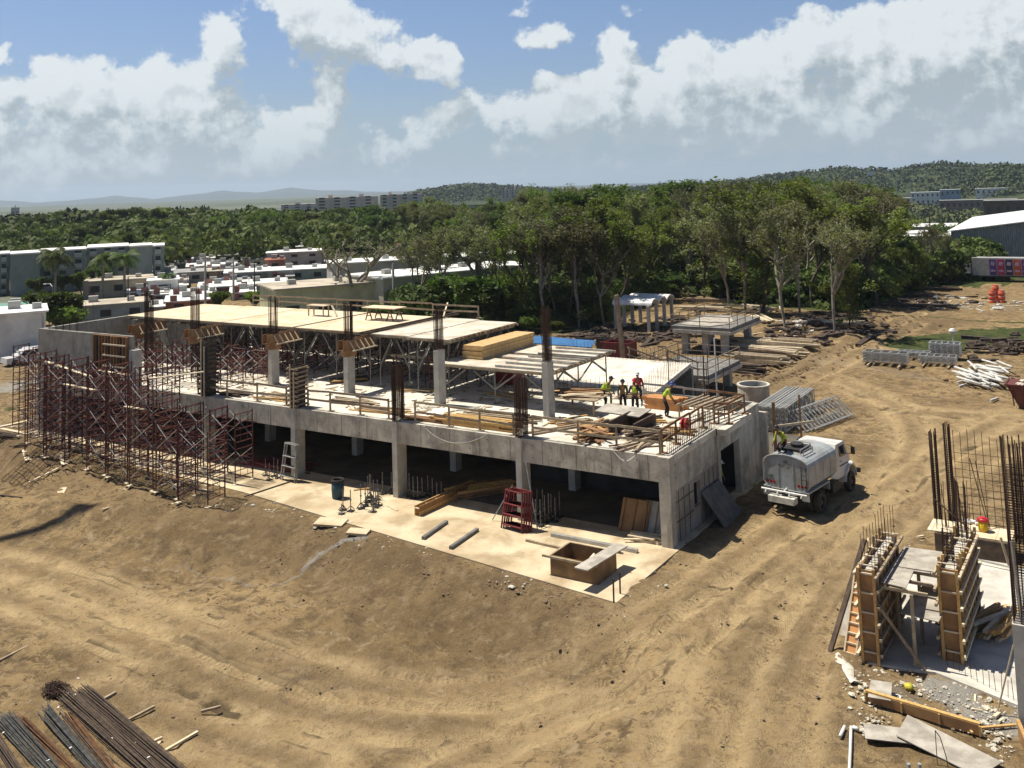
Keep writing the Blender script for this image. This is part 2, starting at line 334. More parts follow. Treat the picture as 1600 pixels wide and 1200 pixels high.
def track(pts, off=1.0, depth=.05, wd=.3):
    P_ = w(pts); Q = []
    for i in range(len(P_)-1):   # catmull-rom
        p0 = P_[max(i-1, 0)]; p1 = P_[i]; p2 = P_[i+1]; p3 = P_[min(i+2, len(P_)-1)]
        for k in range(6):
            u = k/6; Q.append(tuple(.5*((2*p1[j])+(-p0[j]+p2[j])*u+(2*p0[j]-5*p1[j]+4*p2[j]-p3[j])*u*u+(-p0[j]+3*p1[j]-3*p2[j]+p3[j])*u**3) for j in (0, 1)))
    Q.append(P_[-1]); m = (GX > min(p[0] for p in Q)-3) & (GX < max(p[0] for p in Q)+3) & (GY > min(p[1] for p in Q)-3) & (GY < max(p[1] for p in Q)+3)
    X, Y = GX[m], GY[m]; best = np.full(X.shape, 1e9); sgn = best.copy(); al = np.zeros(X.shape); acc_ = 0
    for (ax, ay), (bx, by) in zip(Q, Q[1:]):
        dx, dy = bx-ax, by-ay; L = math.hypot(dx, dy)+1e-9; t_ = np.clip(((X-ax)*dx+(Y-ay)*dy)/L/L, 0, 1); d = np.hypot(X-ax-t_*dx, Y-ay-t_*dy); k = d < best
        best = np.where(k, d, best); al = np.where(k, acc_+t_*L, al); acc_ += L
    r = np.exp(-((best-off)/wd)**2)*(1+.8*vnoise(X, Y, .35, 13)); ridge = np.exp(-((best-off-wd*1.5)/(wd*.7))**2)+np.exp(-((best-off+wd*1.5)/(wd*.7))**2)
    Z[m] += (-depth*r+depth*.7*ridge*(.5+vnoise(X, Y, 1.5, 14))); rut[m] = np.maximum(rut[m], np.clip(r, 0, 1)); along[m] = np.where(r > .1, al, along[m])
    C[..., 0][m] = np.maximum(C[..., 0][m], .95*np.exp(-((best-off)/.55)**2)*(1+.5*vnoise(X, Y, .25, 15))+.25*(1-smooth(off, off*2.2, best))); C[..., 1][m] = np.maximum(C[..., 1][m], .5*(1-smooth(.2, .5, best))*(vnoise(X, Y, .3, 16) > -.1))
TR = [[(0, 925), (150, 985), (330, 1060), (520, 1120), (720, 1130), (900, 1085), (1060, 1000), (1180, 905), (1300, 820), (1420, 745), (1500, 690), (1600, 640)],
      [(0, 880), (160, 930), (330, 1000), (520, 1060), (720, 1085), (900, 1040), (1040, 950), (1150, 870), (1260, 800)],
      [(1080, 1200), (1120, 1080), (1190, 960), (1290, 850), (1390, 760), (1430, 690), (1390, 630), (1290, 590), (1200, 575)],
      [(1200, 1200), (1230, 1050), (1290, 920), (1400, 800), (1520, 720), (1600, 690)],
      [(150, 1080), (300, 1140), (480, 1200)], [(700, 1200), (850, 1130), (1000, 1060), (1130, 940)], [(1320, 600), (1420, 640), (1540, 650), (1600, 655)],
      [(1180, 600), (1290, 550), (1400, 500), (1500, 470), (1600, 468)], [(1200, 610), (1320, 560), (1430, 505)]]
for i, T in enumerate(TR): track(T, off=1.0, depth=.10 if i < 4 else .07 if i < 7 else .20, wd=.25 if i < 7 else .45)
edgew = [p for p in EDGE if -75 < p[0] < -15]
stroke([(a, b-1.0) for a, b in edgew], 1.3, 1, .85, True); stroke([(a, b-2.6) for a, b in edgew], 2.6, 1, .62, True)
for pts, wd, st in (([(200, 800), (330, 870), (420, 900)], 1.2, .5), ([(180, 770), (260, 850)], 1.1, .55), ([(560, 880), (700, 930), (820, 1010)], 1.6, .4), ([(1080, 850), (1180, 800)], 1.0, .6), ([(620, 1040), (760, 1060), (900, 1030)], 1.3, .45), ([(380, 1010), (520, 1060)], .9, .5), ([(1200, 960), (1150, 1080)], .8, .45), ([(650, 1140), (780, 1170)], 1.0, .4), ([(1040, 900), (960, 960)], 1.0, .6),
                    ([(230, 1060), (330, 1100)], .8, .55), ([(1230, 905), (1290, 885), (1340, 860)], 1.1, .6), ([(1380, 850), (1440, 790)], 1.3, .5), ([(0, 700), (120, 760)], 2.2, .45),
                    ([(1170, 600), (1300, 545), (1400, 500)], 4.0, .75), ([(1240, 520), (1340, 520), (1440, 500)], 6.5, .95), ([(1000, 560), (1180, 560)], 5, .45), ([(850, 520), (1000, 525)], 5, .7),
                    ([(1380, 470), (1500, 455)], 4, .6), ([(1340, 1010), (1400, 1080), (1500, 1130)], .9, .5), ([(1290, 660), (1330, 655)], 1.2, .7), ([(1440, 520), (1600, 600)], 3, .3)):
    stroke(pts, wd, 1, st)
for pts, wd, st in (([(1440, 540), (1520, 528), (1600, 520)], 5.5, 1.), ([(1250, 440), (1400, 440), (1560, 432)], 14, 1.), ([(0, 545), (60, 560)], 1.6, .9), ([(1180, 475), (1300, 478)], 6, .9), ([(820, 520), (930, 515)], 3.5, .9), ([(0, 640), (60, 635)], 1.5, .5)): stroke(pts, wd, 2, st)
for pts, wd, st in (([(574, 838), (530, 858), (480, 885), (440, 915)], .30, .75), ([(440, 915), (400, 918), (350, 905), (285, 878)], .26, .6), ([(590, 845), (560, 870)], .8, .35),
                    ([(1480, 1080), (1560, 1130)], 1.3, .8), ([(1400, 1080), (1470, 1120)], .7, .6), ([(1580, 1000), (1600, 1100)], .9, .8), ([(1280, 560), (1370, 575), (1440, 590)], 2.2, .5), ([(0, 610), (70, 590)], 3.5, .75), ([(0, 665), (80, 660)], 1.2, .6)): stroke(pts, wd, 3, st)
FE = w([(640, 528), (800, 515), (940, 508), (985, 478), (1060, 455), (1150, 472), (1240, 482), (1330, 488), (1400, 465), (1450, 448), (1540, 445), (1600, 440)])
d_, s_ = segd(GX, GY, FE); azg = np.arctan2(GX, GY); a0 = azel(600, 500)[0]
side = np.where(s_ < 0, 1., 0.)*smooth(a0-.03, a0+.02, azg)*(GY > 85)
C[..., 2] = np.maximum(C[..., 2], side*.95)
city = (np.hypot(GX, GY) > 105)*(azg < a0)
C[..., 3] = np.maximum(C[..., 3], city*(.5+.5*vnoise(GX, GY, .12, 21))); C[..., 2] = np.maximum(C[..., 2], city*np.clip(vnoise(GX, GY, .06, 22)*2.6, 0, .95)); C[..., 2] = np.where(np.hypot(GX, GY) > 225, 1, C[..., 2])
ny, nx = GX.shape
me = bpy.data.meshes.new('dirt_ground'); me.vertices.add(nx*ny); me.vertices.foreach_set('co', np.stack([GX, GY, Z], -1).ravel())
ii = (np.arange(ny-1)[:, None]*nx+np.arange(nx-1)[None, :]).ravel(); loops = np.stack([ii, ii+1, ii+nx+1, ii+nx], -1).ravel().astype(np.int32)
me.loops.add(len(loops)); me.loops.foreach_set('vertex_index', loops); me.polygons.add(len(ii)); me.polygons.foreach_set('loop_start', np.arange(0, len(loops), 4, dtype=np.int32)); me.polygons.foreach_set('loop_total', np.full(len(ii), 4, np.int32))
me.update(calc_edges=True); me.polygons.foreach_set('use_smooth', np.ones(len(ii), bool))
a = me.attributes.new('soil', 'FLOAT_COLOR', 'POINT'); a.data.foreach_set('color', C.reshape(-1, 4).astype(np.float32).ravel())
a = me.attributes.new('rut', 'FLOAT', 'POINT'); a.data.foreach_set('value', rut.ravel().astype(np.float32)); a = me.attributes.new('along', 'FLOAT', 'POINT'); a.data.foreach_set('value', along.ravel().astype(np.float32))
m = bpy.data.materials.new('site_dirt'); m.use_nodes = True; m.node_tree.nodes.clear(); n = NT(m.node_tree)
o_ = n.add('ShaderNodeOutputMaterial'); b = n.add('ShaderNodeBsdfPrincipled'); n.l.new(b.outputs[0], o_.inputs[0]); tc = n.add('ShaderNodeTexCoord'); v = tc.outputs['Object']
at = n.add('ShaderNodeAttribute', attribute_name='soil'); sp = n.add('ShaderNodeSeparateColor'); n.l.new(at.outputs['Color'], sp.inputs[0])
ar = n.add('ShaderNodeAttribute', attribute_name='rut'); al = n.add('ShaderNodeAttribute', attribute_name='along')
nb = n.noise(v, .12, 6, .6, .5); nm = n.noise(v, .9, 7, .65, .3); nf = n.noise(n.mapping(v, (1, 1, 1), rot=(0, 0, .6)), 4.6, 8, .72); nff = n.noise(v, 22, 3, .6)
col = n.mix(n.map(nb, .36, .62), (.215, .147, .069), (.36, .256, .126))
col = n.mix(n.map(nm, .42, .66), col, (.142, .098, .052)); col = n.mix(n.map(n.noise(v, 1.6, 6, .65), .50, .68), col, (.34, .255, .148))
clod = n.map(n.noise(n.mapping(v, (1, 1, 1), rot=(0, 0, .5)), 2.4, 9, .70, .8), .54, .572)
col = n.mix(n.math('MULTIPLY', clod, n.map(nb, .35, .6, .30, .85)), col, (.105, .072, .038))
col = n.mix(n.math('MULTIPLY', sp.outputs[0], n.map(nm, .35, .6, .25, .85)), col, (.47, .348, .185))
col = n.mix(n.math('MULTIPLY', sp.outputs[1], n.map(nm, .30, .62, .95, .35)), col, n.mix(n.map(nb, .4, .6), (.110, .077, .044), (.150, .100, .054)))
col = n.mix(n.math('MULTIPLY', n.map(nf, .52, .70), .65), col, (.13, .095, .06)); col = n.mix(n.math('MULTIPLY', n.map(nff, .56, .68), .38), col, (.42, .34, .22))
wet = n.map(n.noise(v, .45, 7, .7, 1.2), .60, .68)
col = n.mix(n.math('MULTIPLY', wet, .55), col, (.125, .09, .06))
tread = n.math('MULTIPLY', n.math('MULTIPLY', ar.outputs['Fac'], n.map(n.noise(v, .35, 3), .46, .56)), n.map(n.math('SINE', n.math('MULTIPLY', al.outputs['Fac'], 26)), -.2, .6))
col = n.mix(n.math('MULTIPLY', tread, .28), col, (.15, .11, .068))
grass = n.mix(n.map(n.noise(v, .8, 6, .65), .36, .66), (.038, .055, .016), (.095, .105, .035)); grass = n.mix(n.map(n.noise(v, 6, 4), .5, .7), grass, (.025, .042, .012))
col = n.mix(n.map(n.math('ADD', sp.outputs[2], n.math('MULTIPLY', n.math('SUBTRACT', nm, .5), .9)), .42, .62), col, grass)
pale = n.mix(n.map(nf, .4, .6), (.37, .37, .35), (.27, .265, .24))
col = n.mix(n.map(n.math('ADD', at.outputs['Alpha'], n.math('MULTIPLY', n.math('SUBTRACT', nf, .5), 1.1)), .40, .95), col, pale)
n.l.new(col, b.inputs['Base Color']); b.inputs['Roughness'].default_value = .95; b.inputs['Specular IOR Level'].default_value = .15
hgt = n.math('ADD', n.math('MULTIPLY', nm, .62), n.math('ADD', n.math('MULTIPLY', nf, .34), n.math('ADD', n.math('MULTIPLY', nff, .20), n.math('MULTIPLY', tread, -.06))))
bp = n.add('ShaderNodeBump'); bp.inputs['Strength'].default_value = 1; bp.inputs['Distance'].default_value = .36; n.l.new(hgt, bp.inputs['Height']); n.l.new(bp.outputs[0], b.inputs['Normal'])
me.materials.append(m); gnd = bpy.data.objects.new('dirt_ground', me); COL.objects.link(gnd); tag(gnd, kind='structure')
MATS['dirt'] = m
# ---------------- the unfinished building ----------------
ZD = 3.87; YF = 40.4; XE = -18.4
B = thing('unfinished_building', 'large two storey grey concrete building shell under construction in the middle of the site', 'building', (XE, YF, 0))
COLX = [-18.4-.0, -26.0, -33.7, -41.1, -48.6, -56.0, -63.4]
m = MB(); poly = [(-17.9, 34.25), (-17.9, 54), (-66.3, 62), (-66.3, 39.7), (-62, 39.0), (-52, 37.8), (-41.8, 37.2), (-35, 36.35), (-27, 35.35)][::-1]
m.prism(poly, -.35, .06); tag(m.build('ground_slab', slab_m, B))
m = MB(); m.box(-66, 41.6, .06, -18.6, 61, .075); m.build('floor_shade_sheet', M('shade_dark_floor_and_seam', (.13, .115, .09), (.08, .07, .058), .6, .95), B)  # floor sheet darker than the slab: shade under the deck put into its colour
m = MB(); m.box(-66, 49.6, .076, -18.7, 49.8, ZD-.285); m.build('added_inner_wall', M('shade_dark_inner_wall', (.07, .066, .06), (.045, .042, .038), 1, .95), B)  # wall added to darken the bays, its near-black colour standing in for shade
# suspended slab with the real thickness
m = MB(); m.prism([(XE+.2, YF), (XE+.2, 46.0), (-17.7, 46.0), (-17.7, 49.8), (-23.9, 49.8), (-25.9, 61.6), (-36.5, 61.6), (-36.5, 55.2), (-66, 55.2), (-66, YF)], ZD-.28, ZD); tag(m.build('deck_slab', deck_m, B))
for i, (a, b_) in enumerate(zip(COLX[1:], COLX[:-1])):
    x1 = b_-.16 if i else XE-.02; MB().box(a+.16, YF-.02, 2.77, x1, YF+.38, ZD+.012).build('edge_beam', conc, B)
MB().box(-66.3, YF-.02, 2.9, COLX[-1]-.16, YF+.38, ZD+.012).build('edge_beam', conc, B)
for x in COLX[1:]:
    MB().box(x-.16, YF-.17, .05, x+.16, YF+.62, ZD+.02).build('column', col_m, B)
MB().box(XE-.30, YF-.14, -.3, XE+.24, YF+.42, ZD+.02).build('column', conc, B)
for x in COLX[1:]:
    for y in (45.6, 51., 57): MB().box(x-.2, y-.3, .05, x+.2, y+.3, ZD-.28).build('column', col_m, B)
# back wall and inner walls keep the ground floor dark
MB().box(-36.4, 61.2, -.2, -25.7, 61.5, ZD-.28).build('back_wall', conc_panel, B)
MB().box(-60.3, 54.85, -.2, -36.6, 55.1, ZD+2.6).build('back_wall', M('shade_dark_back_wall', (.10, .09, .075), (.06, .055, .045), .8, .95), B)  # added wall, coloured dark so the space under the tables reads as shade
# end wall: panel band, window hole, doorway
ew = MB(); X0, X1 = XE-.06, XE+.14
def wall_y(mb, y0, y1, z0, z1, x0=X0, x1=X1): mb.box(x0, y0, z0, x1, y1, z1)
ew2 = MB(); wall_y(ew2, YF+.42, 46.0, 2.28, ZD+.01); ew2.build('upper_wall_band', conc, B)
wl = MB(); wall_y(wl, YF+.42, 43.1, -.5, 2.28); wall_y(wl, 43.1, 43.9, -.5, .95); wall_y(wl, 43.1, 43.9, 2.05, 2.28); wall_y(wl, 43.9, 46.0, -.5, 2.28)
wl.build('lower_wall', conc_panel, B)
for y in (41.3, 41.9, 42.5, 44.4, 44.95, 45.5): MB().box(X1, y, -.4, X1+.02, y+.035, 2.2).build('form_seam', M('shade_dark_floor_and_seam', (.20, .175, .14), (.13, .115, .095), .6, .95), B)
for z in (.9, 1.75): MB().box(X1, YF+.5, z, X1+.024, 43.0, z+.04).build('form_seam', MATS['shade_dark_floor_and_seam'], B)
m = MB()
for x_ in np.arange(-65, -19, 1.83):
    m.box(x_, YF-.026, 2.80, x_+.018, YF-.019, ZD)
    for z_ in (3.05, 3.6): m.cbox((x_+.5, YF-.022, z_), (.045, .008, .045)); m.cbox((x_+1.3, YF-.022, z_), (.045, .008, .045))
m.build('tie_holes', M('tie_hole', (.13, .125, .11), (.09, .085, .08), 3), B)
MB().box(X0, 46.0, -.5, X1+.12, 46.35, ZD+.01).build('door_pier', conc, B)
wr = MB(); wr.box(X0, 46.35, 2.75, X1+.12, 49.0, ZD+.01); wr.box(X0, 49.0, -.6, X1+.12, 52.2, ZD+.01); wr.box(X0-.1, 52.2, -.6, X1+.5, 52.45, 3.4)
wr.build('right_wall', conc, B)
MB().box(-30.2, 46.2, 0, -19, 46.4, ZD-.3).build('added_inner_wall', MATS['shade_dark_inner_wall'], B)  # second added wall, with the same shade in its colour
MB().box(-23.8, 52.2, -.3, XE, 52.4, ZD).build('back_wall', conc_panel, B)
# left upper room walls (cast, one storey above the deck)
ZT = 7.05
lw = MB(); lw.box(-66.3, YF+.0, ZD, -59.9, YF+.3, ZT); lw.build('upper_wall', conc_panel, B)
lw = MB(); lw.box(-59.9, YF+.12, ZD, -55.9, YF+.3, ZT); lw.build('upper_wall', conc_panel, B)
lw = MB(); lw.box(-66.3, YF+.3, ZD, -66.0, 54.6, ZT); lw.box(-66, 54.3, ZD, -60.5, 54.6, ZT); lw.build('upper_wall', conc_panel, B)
MB().box(-66.0, 47.6, ZD, -58.6, 47.85, ZT-.3).build('upper_wall', conc_panel, B)
MB().box(-56.0, YF-.05, ZD, -55.4, YF+.5, 6.2).build('column', col_m, B)
MB().box(-66.3, YF-.1, -.2, -65.7, YF+.4, 2.9).build('column', col_m, B)
MB().box(-66.3, YF+.4, -.2, -66.05, 61, 3.6).build('side_wall', conc_panel, B)
# upper row of columns with rebar starters
def cage(mb, x, y, z0, z1, wx, wy, n=(3, 4), r=.014, ties=.16, tz=None, jit=.03, wob=.02):
    for i in range(n[0]):
        for j in range(n[1]):
            if 0 < i < n[0]-1 and 0 < j < n[1]-1: continue
            px = x-wx/2+wx*i/(n[0]-1); py = y-wy/2+wy*j/(n[1]-1); zz = z1-random.uniform(0, jit*10)
            mb.tube((px, py, z0), (px+random.uniform(-wob, wob), py+random.uniform(-wob, wob), zz), r, 4, cap=False)
    z = z0+.1; zt = tz or z1-.6
    while z < zt:
        for a, b_ in (((-1, -1), (1, -1)), ((1, -1), (1, 1)), ((1, 1), (-1, 1)), ((-1, 1), (-1, -1))): mb.beam((x+a[0]*wx/2, y+a[1]*wy/2, z), (x+b_[0]*wx/2, y+b_[1]*wy/2, z), .014, .014)
        z += ties
UC = [(-26.75, 44.5, 6.75, 9.7), (-33.95, 44.6, 6.9, 9.4), (-40.85, 44.7, 6.55, 9.4), (-47.4, 44.8, 6.7, 9.5)]
for x, y, z1, z2 in UC:
    c_ = MB().box(x-.17, y-.32, ZD, x+.17, y+.32, z1).build('column', col_m, B)
    r_ = MB(); cage(r_, x, y, z1, z2, .26, .5, (4, 5), .026, .07, tz=z1+1.2); r_.build('rebar', rust, c_)
for x, y, z2 in ((-54.6, 44.5, 9.9), (-59.5, 44.5, 9.7)):
    r_ = MB(); cage(r_, x, y, ZD, z2, .3, .5, (4, 5), .028, .08); r_.build('rebar', rust, B)
for x in (-26.0, -33.7):
    r_ = MB(); cage(r_, x, YF+.2, ZD, ZD+2.9, .28, .66, (5, 7), .028, .06, tz=ZD+2.7); r_.build('rebar', rust, B)
# starter bars along the right edge of the deck and the loose ones around the notch
SB = []
class SBC:
    def tube(s_, a, b_, r, n=4, cap=False): SB.append((a, b_, r))
    def beam(s_, a, b_, w_, h_): SB.append((a, b_, w_/2))
r_ = SBC()
for i in range(26):
    y = YF+.5+i*.21; h = random.uniform(.8, 1.15)
    for xo in (-.1, .1): r_.tube((XE+xo, y, ZD), (XE+xo+random.uniform(-.03, .03), y+random.uniform(-.03, .03), ZD+h), .012, 4, cap=False)
for z in (.25, .42): r_.beam((XE+.0, YF+.4, ZD+z), (XE+.0, 45.9, ZD+z), .02, .02)
for i in range(30):
    y = 50.2+i*.38; h = random.uniform(.9, 1.3)
    if y < 61: r_.tube((-24.1-(y-50)*.17, y, ZD), (-24.1-(y-50)*.17+random.uniform(-.04, .04), y, ZD+h), .012, 4, cap=False)
for i in range(34):
    x = -25-i*.3; r_.tube((x, 50.3, ZD), (x+random.uniform(-.05, .05), 50.3, ZD+random.uniform(.8, 1.2)), .012, 4, cap=False); r_.tube((x, 61.2, ZD), (x, 61.2, ZD+random.uniform(.7, 1.1)), .012, 4, cap=False)
for (x, y) in ((-20.4, 50.2), (-20.6, 50.6), (-22.6, 50.5), (-18.6, 48.3), (-22.5, 56), (-22.9, 56.3)): r_.tube((x, y, 0 if y > 55 else ZD), (x+.05, y, ZD+2.3+random.uniform(-.5, .6)), .03, 5)
for i in range(70):
    x = -66.1+i*.09 if i < 50 else -66.15; y = YF+.15 if i < 50 else YF+.6+(i-50)*.6
    if i % 9 < 3: r_.tube((x, y, ZT-.1), (x+random.uniform(-.06, .06), y, ZT+random.uniform(.3, 1.5)), .014, 4, cap=False)
random.seed(2); m2 = MB()
for k, (a, b_, rr) in enumerate(SB):
    if k < 84: MB().tube(a, b_, rr, 4).build('starter_bar', rust, B)
    else: m2.tube(a, b_, rr, 4)
tag(m2.build('thin_bars', rust, B), kind='stuff')
random.seed(7)
# raised edge strip beside the stair opening
MB().box(-24.1, 49.9, 3.0, -23.85, 52.2, ZD+.02).build('opening_edge', conc_light, B)
# ---------------- formwork tables over the deck ----------------
def table(x0, x1, y0, y1, z, top, label, nleg=3, joists=True, thick=.05, gaps=None, leg0=ZD, frame=M('shoring_grey', (.24, .235, .22), (.15, .145, .135), 3, .55, metal=.2)):
    c = thing('formwork_table', label, 'formwork', ((x0+x1)/2, (y0+y1)/2, leg0), 'plywood formwork tables above the deck')
    m = MB()
    if gaps:
        for a, b_ in gaps: m.box(x0, y0+(y1-y0)*a, z-thick, x1, y0+(y1-y0)*b_, z)
    else: m.box(x0, y0, z-thick, x1, y1, z)
    m.build('plywood_top', top, c)
    j = MB()
    n = int((y1-y0)/.45)
    for i in range(n+1): y = y0+.06+(y1-y0-.12)*i/n; j.box(x0-random.uniform(0, .12), y-.035, z-thick-.13, x1+random.uniform(0, .2), y+.035, z-thick-.002)
    j.build('joist', lumber_w, c)
    rows = np.linspace(x0+.35, x1-.35, 3 if x1-x0 > 4.5 else 2); zt = z-thick-.13
    for k, x in enumerate(rows):
        g_ = MB(); g_.box(x-.06, y0-.04, zt-.16, x+.06, y1+.04, zt-.003); g_.build('girder', frame, c)
        for i in range(nleg):
            y = y0+.5+(y1-y0-1.)*i/(nleg-1); l = MB(); l.tube((x, y, leg0+.02), (x, y, zt-.16), .04, 6); l.cbox((x, y, leg0+.02), (.2, .2, .03)); l.build('leg', frame, c)
    br = MB(); ys = [y0+.5+(y1-y0-1.)*i/(nleg-1) for i in range(nleg)]
    for x in rows:
        for a, b_ in zip(ys, ys[1:]):
            mid = (a+b_)/2; br.beam((x, a, leg0+.5+(zt-leg0)*.2), (x, mid, zt-.2), .07, .07); br.beam((x, b_, leg0+.5+(zt-leg0)*.2), (x, mid, zt-.2), .07, .07)
    for y in ys:
        for a, b_ in zip(rows, rows[1:]):
            br.beam((a, y, leg0+(zt-leg0)*.42), (a+(b_-a)*.42, y, zt-.17), .06, .09); br.beam((b_, y, leg0+(zt-leg0)*.42), (b_-(b_-a)*.42, y, zt-.17), .06, .09)
    br.build('brace', frame, c)
    return c
ZP = 7.2
table(-65.4, -60.6, 46.9, 54.2, ZP-.02, ply_y, 'yellow plywood formwork table at the far left end beside the cast upper room')
table(-60.45, -54.7, 46.8, 54.3, ZP+.0, ply_y, 'yellow plywood formwork table second from the left, behind the pair of rebar starters')
table(-54.5, -47.7, 46.75, 54.3, ZP+.01, ply_y, 'broad yellow plywood formwork table carrying the small pale bench')
table(-47.4, -41.0, 46.7, 54.2, ZP, ply_y, 'yellow plywood formwork table carrying the sawhorse table')
table(-40.7, -37.7, 46.5, 54.1, ZP-.01, ply_w, 'narrow grey worn formwork table right of the long wooden beam')
table(-37.5, -34.5, 46.2, 53.7, ZP, ply_w, 'grey worn formwork table at the right end of the high row')
tR = table(-35.0, -27.4, 45.6, 53.5, 5.95, ply_w, 'lower formwork table with missing boards carrying the bundle of plywood', gaps=((0, .33), (.42, .52), (.6, .97)))
table(-41.2, -38.6, 49.0, 51.6, 5.5, ply_w, 'small low grey formwork table under the high row in the shade', nleg=2)
# beam forms running back from the column heads
for i, (x, y, z1, z2) in enumerate(UC[2:]+[(-54.6, 44.5, 6.8, 0), (-60.6, 44.5, 6.7, 0)]):
    c = thing('beam_form', ['brown timber beam form on the column head below the sawhorse table', 'brown timber beam form on the fourth column head from the right', 'brown timber beam form at the tall rebar beside the dark formed column', 'brown timber beam form at the far left rebar starter'][i], 'formwork', (x, y, z1-.5), 'brown beam forms on column heads')
    f = MB(); f.box(x-.25, y-.75, 6.52, x-.20, y+2.1, 7.08); f.box(x+.20, y-.75, 6.52, x+.25, y+2.1, 7.08); f.box(x-.2, y-.75, 6.5, x+.2, y+2.1, 6.55); f.build('side_board', beamwood, c)
    f = MB(); f.box(x+.6, y-.35, 6.45, x+.7, y+1.9, 6.52); f.build('runner', lumber_p, c)
    f = MB()
    for k in range(5): f.beam((x+.25, y-.2+k*.45, 7.0), (x+.68, y-.2+k*.45, 6.5), .06, .06)
    f.build('kicker', lumber_p, c)
    f = MB(); f.box(x-.27, y-.40, 6.1, x+.27, y+.40, 6.5); f.build('head_collar', beamwood, c)
b_ = MB(); b_.beam((-41.0, 45.9, 7.28), (-40.6, 55.6, 7.34), .16, .12); b_.beam((-40.75, 45.9, 7.25), (-40.2, 55.2, 7.30), .10, .10); solo('timber_beam', b_, oldwood, 'long dark timber laid over the gap between the yellow and the grey plywood', 'timber')
b_ = MB(); b_.beam((-40.5, 53.8, 7.3), (-41.6, 55.8, 7.95), .10, .05); solo('plank', b_, lumber_p, 'pale plank sticking up at the back corner of the yellow plywood', 'plank')
# bench and sawhorse table on top
def legged(name, label, c0, L, Wd, hh, mt, horse=False, rz=0.):
    c = thing(name, label, 'table', c0); x, y, z = c0; m = MB(); m.cbox((x, y, z+hh), (L, Wd, .05)); m.build('top', mt, c)
    if horse:
        for sx in (-L*.32, L*.32):
            m = MB(); m.beam((x+sx, y-Wd*.42, z+hh-.07), (x+sx, y+Wd*.42, z+hh-.07), .06, .09)
            for sy in (-Wd*.38, Wd*.38):
                for k in (-1, 1): m.beam((x+sx, y+sy, z+hh-.1), (x+sx+k*.3, y+sy, z), .06, .06)
                m.beam((x+sx-.18, y+sy, z+.3), (x+sx+.18, y+sy, z+.3), .05, .05)
            m.build('sawhorse', oldwood, c)
    else:
        for sx in (-L*.42, L*.42):
            for sy in (-Wd*.38, Wd*.38): MB().beam((x+sx, y+sy, z), (x+sx, y+sy, z+hh-.03), .07, .07).build('leg', lumber_w, c)
    return c
legged('work_bench', 'small pale wooden bench on the yellow plywood beside a sloping board', (-50.0, 51.6, ZP+.01), 1.7, .7, .75, lumber_p)
legged('sawhorse_table', 'plywood table on two dark sawhorses on the yellow plywood', (-43.9, 51.6, ZP+.005), 2.9, 1.3, .85, ply_y, True)
b_ = MB(); b_.beam((-49.0, 51.9, ZP+.75), (-48.3, 51.7, ZP+.05), .14, .03); solo('board', b_, lumber_p, 'short pale board leaning against the small bench', 'board')
# bundle of yellow plywood/lumber
c = thing('plywood_bundle', 'tall bundle of new yellow plywood sheets lying on the lower formwork table', 'plywood', (-33.3, 50, 5.95))
for k in range(9):
    m = MB(); e = random.uniform(-.03, .03); m.box(-34.3+e, 47.4+e*2, 5.97+k*.085, -32.9+e, 53.2+e*2, 5.97+k*.085+.078); m.build('sheet', [M('yellow_sheet', (.60, .42, .20), (.48, .31, .13), 2, .7, stretch=(1, 3, 1))][0], c)
# loose joists beside it
for k in range(7):
    y = 45.9+k*1.1; m = MB(); m.beam((-31.0+random.uniform(-.4, .3), y, 6.02), (-27.1+random.uniform(-.3, .3), y+random.uniform(-.1, .1), 6.03), .09, .1, ); solo('joist', m, M('silver_joist', (.45, .44, .40), (.30, .29, .26), 3, .6, metal=.2), 'aluminium joist lying across the lower formwork table', 'joist', 'loose aluminium joists on the lower formwork table')
# blue panel
c = thing('blue_panel', 'bright blue sheet on a low timber frame behind the lower formwork table', 'sheet', (-38, 66, 3.2)); bl = M('blue_sheet', (.05, .17, .36), (.04, .12, .27), 1, .5)
m = MB(); m.prism([(-41.8, 67.6), (-40.2, 64.4), (-34.8, 64.3), (-36.0, 67.2)], 3.9, 3.95); m.build('blue_sheet', bl, c); m = MB()
for x, y in ((-40, 64.5), (-35.2, 64.4), (-41.5, 67.3), (-36.4, 67)): m.beam((x, y, 0), (x, y, 3.9), .1, .1)
m.build('frame', oldwood, c)

